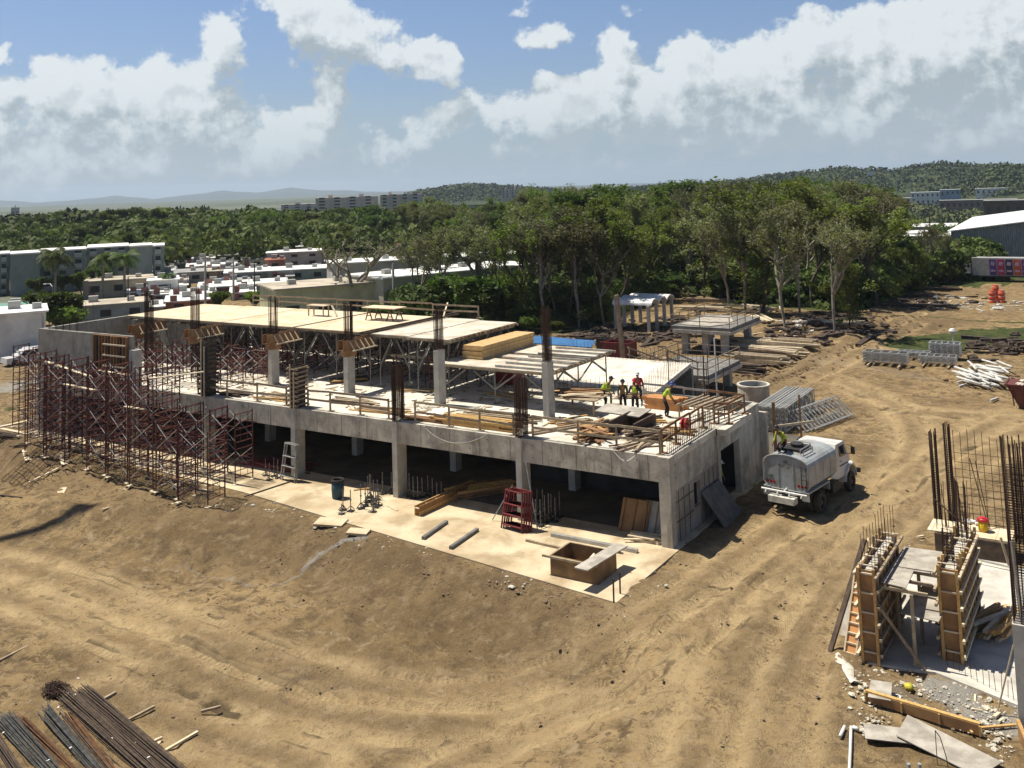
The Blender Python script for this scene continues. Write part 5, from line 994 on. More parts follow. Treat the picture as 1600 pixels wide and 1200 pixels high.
sheet([(1361, 1063), (1394, 1068), (1392, 1096), (1356, 1090)], .25, greywood, 'square pale plywood piece behind the edge form')
m = MB(); m.beam(Gt(1533, 1140, .05), Gt(1588, 1137, .08), .08, .05); m.beam(Gt(1520, 1150, .08), Gt(1500, 1120, .05), .06, .04); solo('board', m, lumber, 'thin yellow board from the edge form to the concrete wall', 'board')
m = MB(); m.path([Gt(1330, 1138, .04), Gt(1329, 1170, .04), Gt(1327, 1215, .04)], .045, 8); solo('plastic_pipe', m, white_p, 'long white plastic pipe on the dirt in the foreground', 'pipe', smooth=True)
m = MB(); m.path([Gt(1313, 1153, .05), Gt(1320, 1138, .05)], .05, 8); solo('plastic_pipe', m, white_p, 'short white plastic pipe piece beside the long one', 'pipe', smooth=True)
m = MB(); m.path([Gt(1333, 1139, .05), Gt(1341, 1142, .05)], .055, 8); solo('plastic_pipe', m, white_p, 'tiny white pipe elbow at the end of the long pipe', 'pipe', smooth=True)
m = MB(); x, y, z = Gt(1465, 1199); m.tube((x, y, z), (x, y, z+.95), .012, 5); m.path([(x, y, z+.95), (x+.12, y, z+.8), (x+.25, y-.05, z+.35), (x+.3, y-.1, z)], .014, 5); solo('wire_loop', m, M('green_wire', (.12, .16, .05), (.08, .1, .04), 4, .6), 'green wire loop standing up in front of the largest sheet', 'wire')
for i, px in enumerate((1421, 1438)): m = MB(); x, y, z = Gt(px, 1215); m.tube((x, y, z-.1), (x, y, z+.35), .05, 8); solo('pipe_stub', m, MATS['tank_paint'], ['grey pipe stub at the bottom edge, left one', 'grey pipe stub at the bottom edge, right one'][i], 'pipe')
c = thing('edge_form', 'brown plywood form corner at the very right edge of the foreground', 'formwork', Gt(1595, 1160)); a = Gt(1592, 1150, .15); MB().beam(a, (a[0]+.5, a[1]-1.6, a[2]), .04, .5).build('sheet', ply_o, c); MB().beam((a[0], a[1], a[2]+.28), (a[0]+.5, a[1]-1.6, a[2]+.28), .1, .05).build('frame', lumber, c)
m = MB(); x, y, z = Gt(1420, 1078); m.rock((x, y, z+.09), .17, .9); solo('yellow_bag', m, M('yellow_plastic', (.55, .50, .05), (.45, .38, .05), 4, .5), 'small yellow plastic bag on the rubble below the platform', 'bag', smooth=True)
m = MB(); m.lathe([(.11, 0), (.15, 0), (.15, .04), (.11, .04)], Gt(1400, 1091, .02), 14); solo('hose_coil', m, white_p, 'small white hose coil near the edge form', 'hose')
# rubble and wood offcuts as uncountable ground cover
def scatter(name, mt, spots, n, r, world=False, flat=.6, sticks=0.):
    m = MB()
    for _ in range(n):
        px, py, sx, sy = random.choice(spots); x, y, z = Gt(random.gauss(px, sx), random.gauss(py, sy)); rr = random.uniform(*r)*(.5+random.random()**3*1.4)
        if random.random() < sticks: m.cbox((x, y, z+.03+rr*.1), (random.uniform(2, 7)*rr, rr*.7, rr*.35), random.uniform(0, 3.2), random.uniform(-.1, .1), random.uniform(-.12, .12))
        else: m.rock((x, y, z+rr*.2), rr, flat)
    return tag(m.build(name, mt), kind='stuff')
scatter('concrete_rubble', rubble_m, [(1500, 1090, 28, 14), (1545, 1115, 22, 18), (1560, 1150, 16, 20), (1430, 1080, 20, 12), (1365, 1125, 12, 14), (1360, 1040, 14, 14), (1570, 1000, 6, 40)], 520, (.02, .065))
scatter('pale_offcuts', lumber_p, [(1520, 920, 16, 12), (1555, 1110, 20, 20), (1400, 850, 26, 8), (1390, 1040, 30, 8), (1480, 1010, 20, 8), (1450, 870, 14, 8), (1440, 1040, 30, 6)], 110, (.03, .08), sticks=.8)
scatter('site_stones', M('brown_stone', (.30, .235, .15), (.19, .14, .09), 3, .95, rnd=.4), [(800, 1000, 420, 120), (1300, 800, 150, 120), (300, 900, 260, 150), (900, 930, 90, 20), (650, 870, 160, 26), (200, 760, 120, 20), (1250, 1000, 160, 100)], 2600, (.015, .05))
scatter('slab_edge_stones', rubble_m, [(840, 905, 60, 12), (640, 850, 50, 10), (1000, 900, 20, 20), (520, 815, 50, 8), (400, 790, 60, 8), (240, 755, 60, 6), (1345, 1070, 16, 20)], 380, (.02, .075))
scatter('slab_offcuts', lumber_p, [(200, 710, 60, 10), (290, 730, 40, 10), (330, 750, 30, 8), (150, 700, 40, 8)], 170, (.05, .11), sticks=.85)
# ---------------- bottom left ----------------
def rebars(label, p0, p1, w0, n, mt, r=.019, fan=.3, lay=3, ext=0.):
    w0 *= 1.15; n = int(n*1.25); r *= .78; m = MB(); a = Vector(Gt(*p0)); b_ = Vector(Gt(*p1)); d = (b_-a).normalized(); s_ = Vector((d.y, -d.x, 0)); b_ = b_+d*4
    for i in range(n):
        o = max(-w0*1.5, min(w0*1.5, random.gauss(0, w0*.62))); zz = .03+random.random()*w0*1.25*max(0, 1-abs(o)/w0/1.3); e = random.uniform(-.55, .35); yw = random.uniform(-.035, .035); pts = []
        for k in range(5): u = k/4; p = a.lerp(b_, u)+s_*(o*(1+fan*(1-u)*random.uniform(.9, 1.1))+yw*(1-u)*4)+Vector((0, 0, zz+.015*math.sin(u*6+i))); p += d*e*(1 if k == 0 else 0); pts.append(p)
        m.path(pts, r, 5)
    for u in (.25, .6): p = a.lerp(b_, u); m.beam(p-s_*w0*1.1+Vector((0, 0, w0*.5)), p+s_*w0*1.1+Vector((0, 0, w0*.5)), .02, .02)
    return solo('rebar_bundle', m, mt, label, 'rebar', 'rebar bundles in the lower left corner')
brn = M('brown_rebar', (.115, .085, .06), (.07, .05, .036), 5, .75)
rebars('thick brown rebar bundle, the rightmost of the lower left corner', (134, 1088), (278, 1212), .22, 42, brn); rebars('brown rebar bundle touching the rightmost bundle and the wire tangle', (104, 1090), (236, 1212), .20, 36, brn)
rebars('blue grey rebar bundle in the middle of the lower left corner', (78, 1118), (160, 1215), .17, 30, rebar_g); rebars('thin orange rusty rebar bundle beside the middle grey one', (108, 1122), (178, 1212), .07, 10, rebar_o)
rebars('orange rusty rebar bundle between two grey ones', (32, 1128), (120, 1215), .12, 20, rebar_o); rebars('blue grey rebar bundle second from the left edge', (4, 1126), (84, 1215), .17, 30, rebar_g); rebars('dark rebar bundle at the very left edge', (-12, 1150), (30, 1215), .16, 24, brn)
m = MB(); x, y, z = Gt(88, 1085)
for i in range(90):
    a = random.uniform(0, 6.28); r0 = random.uniform(.05, .5); pts = []
    for k in range(6): a += random.uniform(-.5, .9); pts.append((x+.9*r0*math.cos(a)+random.uniform(-.12, .12)+(k-3)*.07, y+.75*r0*math.sin(a)+random.uniform(-.1, .1), z+.05+random.random()*.38*(1-r0)))
    m.path(pts, .012, 4)
solo('wire_tangle', m, rust, 'tangled heap of dark rusty tie bars beside the rebar bundles', 'wire')
for i, (a, b_, lb) in enumerate((((154, 1099), (181, 1084), 'short wooden bearer sticking out behind the rebar bundles, topmost'), ((188, 1134), (241, 1106), 'long dark and pale wooden bearer beside the rightmost bundle'), ((249, 1181), (309, 1146), 'pale wooden bearer lowest right of the rebar bundles'), ((229, 1166), (253, 1155), 'short pale stick crossing near the lowest bearer'), ((-6, 1037), (43, 1012), 'wooden stick at the left edge above the wire tangle'), ((314, 1114), (345, 1106), 'thin dark stick lying apart on the dirt'), ((235, 1180), (250, 1162), 'tiny crossed stick by the rebar bundle'))):
    m = MB(); m.beam(Gt(*a, .05), Gt(*b_, .05), .09, .07); solo('wooden_bearer', m, lumber_p if i in (2, 3, 6) else lumber_w, lb, 'timber')
m = MB()
for px, py in ((108, 1093), (117, 1096), (91, 1116), (122, 1070), (5, 1156), (75, 1200), (110, 1180), (175, 1165), (210, 1172), (232, 1195)): m.cbox(Gt(px, py, .22), (.09, .05, .02), random.random()*3)
tag(m.build('paper_tags', white_p), kind='stuff')
# crane outside the left edge whose boom throws the long shadow
c = thing('construction_crane', 'tall crane whose straight boom throws the long dark strip of shadow at the left', 'crane', (-74.3, 8, -1)); m = MB()
for a, b_ in ((-1, -1), (1, -1), (1, 1), (-1, 1)): m.beam((-74.3+a, 8+b_, -1), (-74.3+a*.6, 8+b_*.6, 62), .25, .25)
for k in range(20):
    z = k*3.1
    for a, b_ in ((-1, -1), (1, -1), (1, 1), (-1, 1)): m.beam((-74.3+a*.9, 8+b_*.9, z-1), (-74.3-b_*.9, 8+a*.9, z+2), .12, .12)
m.build('mast', M('crane_paint', (.5, .35, .05), (.4, .28, .05), 3, .5), c); qe = Vector(Gt(127, 794)); q0 = Vector(Gt(0, 842)); q1 = q0+(q0-qe)*2.5; k_ = 61/sun_dir.z; m = MB(); m.beam(q1+sun_dir*k_, qe+sun_dir*k_, .7, .7); m.build('boom', MATS['crane_paint'], c); m = MB(); m.cbox(qe+sun_dir*k_, (1.5, 1.2, 1.2)); m.build('boom_head', steel_d, c)
# left scrap
m = MB()
a = Vector(Gt(2, 752, .08)); e1 = Vector(Gt(60, 705, .2))-a; e2 = Vector(Gt(45, 765, .08))-a
for k in range(8): p = a+e2*(k/7); m.tube(p, p+e1*1.15, .022, 4)
for k in range(7): p = a+e1*(k/6); m.tube(p, p+e2*1.1, .022, 4)
solo('rebar_mesh', m, rust, 'flat rusty rebar mesh lying on the slope at the left edge', 'mesh')
for i, (a, b_, w_, lb, mt) in enumerate((((40, 707), (45, 730), .45, 'yellow board standing out on the rusty mesh', ply_y), ((94, 712), (99, 728), .22, 'small yellow board right of the rusty mesh', ply_y), ((45, 755), (92, 733), .25, 'long pale plank below the rusty mesh', lumber_p), ((93, 775), (99, 764), .4, 'small pale board alone on the slope', lumber_p), ((0, 668), (52, 657), .3, 'long pale plank at the left edge near the street', lumber_p), ((2, 671), (48, 680), .3, 'second pale plank forming a V at the left edge', lumber_p), ((10, 689), (70, 684), .16, 'thin pale plank above the rusty mesh', lumber_p),
        ((252, 760), (277, 750), .3, 'pale plank beside the scaffold feet', lumber_p), ((275, 762), (286, 752), .4, 'yellow board beside the scaffold feet', ply_y), ((0, 775), (34, 779), .1, 'dark pole lying at the left edge', oldwood), ((160, 817), (170, 812), .12, 'tiny pale stick alone on the left slope', lumber_p))):
    m = MB(); m.beam(Gt(*a, .06), Gt(*b_, .06), w_, .05); solo('plank', m, mt, lb, 'plank')
pile('pole_pile', 'heap of dark poles at the left edge', 'poles', *Gt(8, 688)[:2], float(Gt(8, 688)[2]), 12, 2.6, .9, oldwood, .3, .3, (.1, .08), 3)
pile('pole_pile', 'dark scrap poles beside the left corner scaffold', 'poles', *Gt(48, 697)[:2], float(Gt(48, 697)[2]), 10, 2.2, .7, oldwood, .6, .6, (.08, .06), 3)
# ---------------- yard behind the building ----------------
random.seed(21)
c = thing('concrete_ring', 'round open concrete tank ring behind the building', 'tank', (-24.35, 69.2, 0)); MB().lathe([(1.12, -.1), (1.12, 1.12), (1.17, 1.14), (1.17, 1.25), (1.0, 1.25), (1.0, -.1)], (-24.35, 69.2, 0), 32).build('shell', conc_light, c, False); MB().lathe([(1.0, .25), (0, .25)], (-24.35, 69.2, 0), 32).build('bottom', steel_d, c)
def truss(L=6.6, hh=1.5):
    m = MB(); m.beam((0, 0, .05), (0, L, .05), .06, .07); m.beam((0, 0, hh), (0, L, hh), .06, .07); m.beam((0, 0, 0), (0, 0, hh), .05, .06); m.beam((0, L, 0), (0, L, hh), .05, .06); n_ = 6
    for k in range(n_): a, b_ = L*k/n_, L*(k+1)/n_; mid = (a+b_)/2; m.beam((0, a, .08), (0, mid, hh-.04), .045, .045); m.beam((0, mid, hh-.04), (0, b_, .08), .045, .045)
    return m
base = truss().build('truss_frame', alu); base.location = (-21.55, 61.4, 0); tag(base, 'aluminium truss frame standing in the upright row behind the truck', 'frame', 'upright aluminium truss frames')
for k in range(1, 17): o = dup(base, (-21.55+k*.118, 61.4+random.uniform(-.12, .12), random.uniform(0, .04)), random.uniform(-.008, .008))
for k in range(4): o = dup(base, (-18.75+k*.2, 61.6+k*.2+.4, .0+k*.05), R(-14)+k*.01, 'aluminium truss frame leaning outward in front of the upright row%s' % (', outermost' if k == 3 else ''), 'leaning aluminium truss frames'); o.rotation_euler = (0, R(-52), R(-14)); o.scale = (1, .78, 1.1)
base['label'] = 'aluminium truss frame standing in the upright row behind the truck'
# pavilion slab, stair landing, arched canopy
def slab_on_columns(name, label, cat, x0, y0, x1, y1, z0, z1, cols, mt, rail=True, cw=.22):
    c = thing(name, label, cat, ((x0+x1)/2, (y0+y1)/2, 0)); MB().box(x0, y0, z0, x1, y1, z1).build('roof_slab', mt, c); m = MB(); e = .12
    MB().box(x0-.1, y0-.1, z0-.28, x0+.15, y1+.1, z0-.003).build('edge_beam', oldwood, c); MB().box(x1-.15, y0-.1, z0-.3, x1+.1, y1+.1, z0-.003).build('edge_beam', conc, c); MB().box(x0+.16, y0-.1, z0-.3, x1-.16, y0+.12, z0-.003).build('edge_beam', conc, c)
    for x, y in cols: MB().box(x-cw, y-cw, -.2, x+cw, y+cw, z0-.30).build('column', col_m, c)
    if rail:
        m = MB(); P4 = [(x0, y0), (x1, y0), (x1, y1), (x0, y1), (x0, y0)]
        for (a, b_), (e_, f) in zip(P4, P4[1:]):
            n_ = max(2, int(math.hypot(e_-a, f-b_)/2))
            for k in range(n_): m.beam((a+(e_-a)*k/n_, b_+(f-b_)*k/n_, z1), (a+(e_-a)*k/n_, b_+(f-b_)*k/n_, z1+1.0), .06, .06)
            for h_ in (.5, 1.0): m.beam((a, b_, z1+h_), (e_, f, z1+h_), .04, .07)
        m.build('guard_rail', lumber_w, c)
    return c
slab_on_columns('concrete_pavilion', 'raised concrete slab on thick columns with a timber rail, in front of the timber stacks', 'pavilion', -37.6, 85.2, -31.9, 93.6, 2.25, 2.55, [(-36.6, 86.2), (-34.6, 86.2), (-32.8, 86.2), (-36.6, 92.4), (-32.8, 92.4), (-34.6, 92.4)], M('damp_concrete', (.22, .215, .20), (.14, .135, .125), 1.5, .9), cw=.3)
m = MB(); m.prism([(-37, 86), (-34, 85.6), (-32.5, 88), (-34.5, 92.6), (-36.8, 92)], 2.55, 2.63); solo('grey_sheet', m, greywood, 'rumpled grey sheet lying on the raised concrete slab', 'sheet')
slab_on_columns('stair_landing', 'dark concrete landing with a timber rail behind the deck corner', 'platform', -32.4, 67.5, -27.2, 74.6, 1.6, 1.85, [(-31.5, 68.2), (-28.0, 68.2), (-28, 73.8), (-31.5, 73.8)], M('damp_concrete', (.22, .215, .20), (.14, .135, .125), 1.5, .9), cw=.28)
c = thing('stair_flight', 'sloping concrete flight rising from the landing towards the deck', 'stairs', (-29.5, 64.5, 0)); m = MB(); m.hexa([(-30.5, 61.6, 3.3), (-27.8, 61.6, 3.3), (-27.8, 67.4, 1.4), (-30.5, 67.4, 1.4), (-30.5, 61.6, 3.65), (-27.8, 61.6, 3.65), (-27.8, 67.4, 1.75), (-30.5, 67.4, 1.75)]); m.build('slab', MATS['damp_concrete'], c)
m = MB()
for x in (-30.6, -27.7):
    m.beam((x, 61.8, 4.6), (x, 67.4, 2.8), .05, .09); m.beam((x, 61.8, 4.1), (x, 67.4, 2.3), .05, .09)
    for k in range(4): m.beam((x, 62+k*1.7, 3.55-k*.55), (x, 62+k*1.7, 4.6-k*.55), .06, .06)
m.build('handrail', lumber_w, c)
m = MB(); m.tube((-24.9, 63.5, 0), (-24.9, 63.5, 5.3), .05, 8); solo('pole', m, white_p, 'thin white pole standing beside the dark concrete landing', 'pole')
c = thing('arched_canopy', 'white canopy with a row of barrel arches on pale columns at the forest edge', 'canopy', (-47, 98, 0)); m = MB(); nA = 3; xw = 1.9
for s in range(nA):
    ang = [math.pi*i/10 for i in range(11)]; y0 = 96.2+s*2.05
    for i in range(10):
        ya, za, yb, zb = y0+1.02-1.02*math.cos(ang[i]), 2.75+.55*math.sin(ang[i]), y0+1.02-1.02*math.cos(ang[i+1]), 2.75+.55*math.sin(ang[i+1])
        m.hexa([(-49.3, ya, za), (-44.6, ya, za), (-44.6, yb, zb), (-49.3, yb, zb), (-49.3, ya, za+.14), (-44.6, ya, za+.14), (-44.6, yb, zb+.14), (-49.3, yb, zb+.14)])
m.build('arched_roof', white_p, c)
for x in (-48.9, -45.0):
    for s in range(nA+1): MB().box(x-.16, 96.2+s*2.05-.14, -.2, x+.16, 96.2+s*2.05+.14, 2.75).build('column', conc_light, c)
x, y, z = Gt(975, 571); m = MB(); m.beam((x, y, -.2), atY(963, 461, y), .34, .34); solo('wooden_post', m, lumber_w, 'tall leaning wooden post behind the deck', 'post')
for i, (px, py, w_, d_, h_, mt, lb) in enumerate(((968, 556, 2.6, 2.2, 1.3, redpaint, 'dark red open container behind the tall leaning post'), (945, 545, 1.2, 1.2, 1.0, steel_d, 'small dark crate left of the dark red container'))):
    x, y, z = Gt(px, py); c = thing('container', lb, 'container', (x, y, z)); m = MB(); m.box(x-w_/2, y-d_/2, z, x+w_/2, y-d_/2+.08, z+h_); m.box(x-w_/2, y+d_/2-.08, z, x+w_/2, y+d_/2, z+h_); m.box(x-w_/2, y-d_/2+.08, z, x-w_/2+.08, y+d_/2-.08, z+h_); m.box(x+w_/2-.08, y-d_/2+.08, z, x+w_/2, y+d_/2-.08, z+h_); m.build('side', mt, c); MB().box(x-w_/2-.06, y-d_/2-.06, z+h_, x+w_/2+.06, y-d_/2+.1, z+h_+.08).build('rim', mt, c)
TS = [((1205, 535), 7.5, .0, lumber_p, 15, 3, 'long pale board stack right of the raised slab'), ((1200, 553), 6.5, .0, lumber_p, 15, 4, 'tall pale and dark board stack right of the raised slab'), ((1190, 566), 5.0, -.1, lumber_w, 12, 4, 'weathered board stack in front of the tall pale one'), ((1155, 580), 5.0, -.1, oldwood, 12, 4, 'dark timber stack nearest to the stair landing'), ((1240, 545), 4.0, .0, lumber_w, 12, 4, 'squared timber stack at the right end of the row'), ((1190, 500), 5.5, -.9, lumber_p, 10, 2, 'fan of pale boards leaning near the two tree trunks'), ((1185, 482), 6, -.7, lumber_p, 10, 2, 'second fan of pale boards further back by the trees'), ((1300, 506), 5.5, .1, lumber_p, 8, 2, 'pale boards lying on the soil heap by the tree'), ((1100, 485), 6.5, .1, lumber_p, 10, 3, 'pale boards behind the raised slab at the forest edge'), ((1110, 472), 6, .2, lumber_w, 10, 3, 'grey boards at the forest edge above the pale ones'),
      ((1410, 462), 9, .1, oldwood, 10, 2, 'dark poles lying in the back of the yard'), ((1450, 452), 9, .0, oldwood, 10, 2, 'dark poles lying furthest back in the yard'), ((1420, 478), 10, .05, oldwood, 8, 2, 'dark long timbers beside the dirt road')]
for (px, py), L, a, mt, n_, ly, lb in TS: x, y, z = Gt(px, py); pile('board_stack', lb, 'boards', x, y, z, n_, L, 1.6 if L < 7 else 2.4, mt, a, .05 if 'fan' not in lb and 'dark' not in lb else .35, (.28, .16), ly, 'timber stacks in the back yard', alt=lumber_w if mt is lumber_p else None)
def metal_stack(px, py, L, n_, lb):
    x, y, z = Gt(px, py); c = thing('metal_stack', lb, 'metal rails', (x, y, z), 'silver rail stacks in the yard')
    for k in range(n_): m = MB(); m.box(x-L/2+random.uniform(-.1, .1), y-.7, z+.25+k*.13, x+L/2+random.uniform(-.1, .1), y-.6, z+.25+k*.13+.07); m.box(x-L/2, y+.6, z+.25+k*.13, x+L/2, y+.7, z+.34+k*.13); [m.box(x-L/2+L*j_/5-.03, y-.59, z+.27+k*.13, x-L/2+L*j_/5+.03, y+.59, z+.31+k*.13) for j_ in range(6)]; [m.box(x-L/2, y-.5+j_*.25, z+.27+k*.13, x+L/2, y-.44+j_*.25, z+.31+k*.13) for j_ in range(4) if k % 2]; m.build('rail', alu, c)
    m = MB(); m.beam((x-L*.35, y-1.6, z+.1), (x-L*.35, y+.9, z+.15), .12, .1); m.beam((x+L*.35, y-1.6, z+.1), (x+L*.35, y+.9, z+.15), .12, .1); m.build('bearer', lumber_w, c)
metal_stack(1385, 570, 3.5, 7, 'silver rail stack left of its pair behind the truck'); metal_stack(1466, 571, 2.8, 5, 'low silver rail stack in front of the tallest one'); metal_stack(1478, 560, 2.4, 9, 'tallest silver rail stack in the yard'); metal_stack(1428, 562, 2.6, 4, 'flat dark silver rail stack between the other two')
pm = M('white_pipe', (.66, .66, .62), (.52, .52, .48), 2, .5)
for i in range(44):
    px = random.uniform(1500, 1572); py = random.uniform(578, 608); x, y, z = Gt(px, py); a = R(-58)+random.uniform(-.35, .35); L = random.uniform(2.2, 3.4); zz = z+.1+random.uniform(0, .55); m = MB(); m.tube((x-math.cos(a)*L/2, y-math.sin(a)*L/2, zz), (x+math.cos(a)*L/2, y+math.sin(a)*L/2, zz+random.uniform(-.1, .2)), .085, 8)
    solo('white_tube', m, pm, 'white tube in the loose heap right of the silver rails', 'tube', 'white tubes in the loose heap', smooth=True)
for i, (px, py) in enumerate(((1500, 604), (1549, 626), (1497, 598))): x, y, z = Gt(px, py); m = MB(); m.tube((x, y-.5, z+.1), (x+.35, y+.5, z+.1), .09, 8); solo('white_tube', m, pm, ['white tube lying apart left of the heap', 'short white tube alone in front of the heap', 'second white tube lying apart left of the heap'][i], 'tube')
c = thing('dumpster', 'dark red rubbish skip at the right edge of the yard', 'skip', Gt(1600, 634)); x, y, z = c.location; x += .8; m = MB(); rd = M('skip_red', (.16, .05, .04), (.10, .035, .03), 3, .6)
m.hexa([(x-1.0, y-.8, z), (x+2.6, y-.8, z), (x+2.6, y+1.2, z), (x-1.0, y+1.2, z), (x-1.7, y-1.0, z+1.5), (x+3, y-1.0, z+1.5), (x+3, y+1.4, z+1.5), (x-1.7, y+1.4, z+1.5)]); m.build('tub', rd, c); m = MB()
for k in range(5): xx = x-1.3+k*1.0; m.beam((xx, y-.86, z+.1), (xx-.1, y-1.06, z+1.5), .08, .06)
m.beam((x-1.75, y-1.03, z+1.52), (x+3, y-1.03, z+1.52), .1, .08); m.beam((x-1.75, y-1.03, z+1.52), (x-1.75, y+1.4, z+1.52), .1, .08); m.build('rib', rd, c); m = MB()
for k in range(20): m.rock((x+random.uniform(-1.3, 2), y+random.uniform(-.6, 1), z+1.45), random.uniform(.2, .4))
m.build('rubbish', rubble_m, c)
og = M('barrel_orange', (.62, .10, .03), (.5, .08, .03), 3, .5)
for i, (px, py, h_, lb) in enumerate(((1557, 471, 2.0, 'tall stack of orange traffic barrels beside the white bags'), (1566, 473, 1.5, 'orange traffic barrel stack right of the tallest one'), (1551, 473, 1.1, 'low orange traffic barrel left of the tallest stack'))):
    c = thing('traffic_barrel', lb, 'barrels', Gt(px, py), 'orange traffic barrels'); x, y, z = c.location; k = 0
    while k*.5 < h_: MB().lathe([(.40, 0), (.42, .05), (.36, .3), (.30, .5), (0, .5)], (x, y, z+k*.5), 14).build('barrel', og, c); MB().lathe([(.385, .16), (.36, .30)], (x, y, z+k*.5+.01), 14).build('white_band', white_p, c); k += 1
scatter('white_debris', M('white_debris', (.46, .44, .40), (.30, .28, .25), 2, .9, rnd=.5), [(1590, 478, 20, 4), (1500, 475, 30, 4), (1480, 472, 25, 5), (1250, 505, 20, 5), (1380, 472, 14, 3), (1520, 482, 30, 3)], 150, (.12, .34), sticks=.6)
scatter('dark_debris', darkrub_m, [(1260, 515, 40, 9), (1330, 515, 40, 8), (1380, 470, 30, 6), (1100, 500, 40, 8), (900, 522, 36, 6), (950, 520, 30, 8), (1290, 500, 50, 6), (1010, 530, 30, 6), (1560, 545, 30, 8), (1400, 470, 60, 6), (1060, 520, 50, 8)], 1100, (.12, .50), sticks=.4)
scatter('soil_clods', M('orange_soil', (.22, .14, .075), (.13, .085, .05), 2, .95, rnd=.4), [(1300, 535, 50, 12), (1240, 570, 40, 10), (1400, 505, 50, 8), (1200, 590, 30, 6), (1080, 545, 60, 8), (1560, 600, 30, 8)], 1100, (.04, .13))
scatter('fence_debris', lumber_p, [(1120, 480, 50, 6), (1190, 495, 30, 6), (1250, 520, 40, 8), (1060, 490, 30, 6), (1480, 470, 50, 5), (1290, 505, 30, 5), (1420, 476, 60, 6), (1000, 560, 30, 8)], 300, (.08, .18), sticks=1)
c = thing('dark_pile', 'dark machine part pile at the right edge of the grass', 'scrap', Gt(1590, 552)); x, y, z = c.location; m = MB()
for k in range(30): m.cbox((x+random.uniform(-1.6, 2), y+random.uniform(-1, 1), z+random.uniform(.1, 1.1)), (random.uniform(.3, 1.6), .2, .25), random.random()*3, random.random()*.3)
m.build('scrap', oldwood, c)
x, y, z = Gt(1490, 545); m = MB(); m.lathe([(.05, 0), (.05, 1.4)], (x, y, z), 8); m.lathe([(0, 1.3), (.28, 1.4), (.32, 1.6), (.2, 1.8), (0, 1.85)], (x, y, z), 12); solo('round_marker', m, white_p, 'white ball shaped marker on a short post behind the tallest silver stack', 'marker')
# trailer with coloured posters
x, y, z = Gt(1572, 441); c = thing('poster_trailer', 'grey box trailer with purple, pink and orange posters by the warehouse', 'trailer', (x, y, z)); L = 9.; gy = M('trailer_grey', (.38, .38, .37), (.28, .28, .27), 2, .5)
MB().box(x-4.3, y, z+.9, x+6, y+2.6, z+3.4).build('body', gy, c); MB().box(x-4.6, y-.1, z+.7, x+6, y+2.6, z+.89).build('frame', steel_d, c); MB().cbox((x-4.9, y+.8, z+2.1), (.8, 1.4, 1.9)).build('front_unit', white_p, c)
for i, cl in enumerate(((.13, .06, .26), (.46, .04, .13), (.05, .04, .10), (.50, .10, .05), (.16, .05, .28))): m = MB(); m.box(x-2.0+i*1.05, y-.05, z+1.0, x-1.1+i*1.05, y-.003, z+3.2); pn = m.build('poster', M('poster%d' % i, cl, tuple(v*.7 for v in cl), 2, .4), c); m = MB(); m.cbox((x-1.55+i*1.05, y-.07, z+2.6), (.5, .02, .5), 0, 0, .3); m.cbox((x-1.55+i*1.05, y-.07, z+1.6), (.6, .02, .25)); m.build('emblem', M('emblem', (.45, .35, .5), (.3, .2, .4), 3, .5), pn)
for i in range(2): MB().lathe([(0, -.15), (.45, -.15), (.45, .15), (0, .15)], (x-1+i*1.1, y+.3, z+.45), 14, 'Y').build('wheel', black, c)
MB().beam((x-.3, y+.2, z+.7), (x-.3, y+.2, z), .15, .15).build('support', steel_d, c)
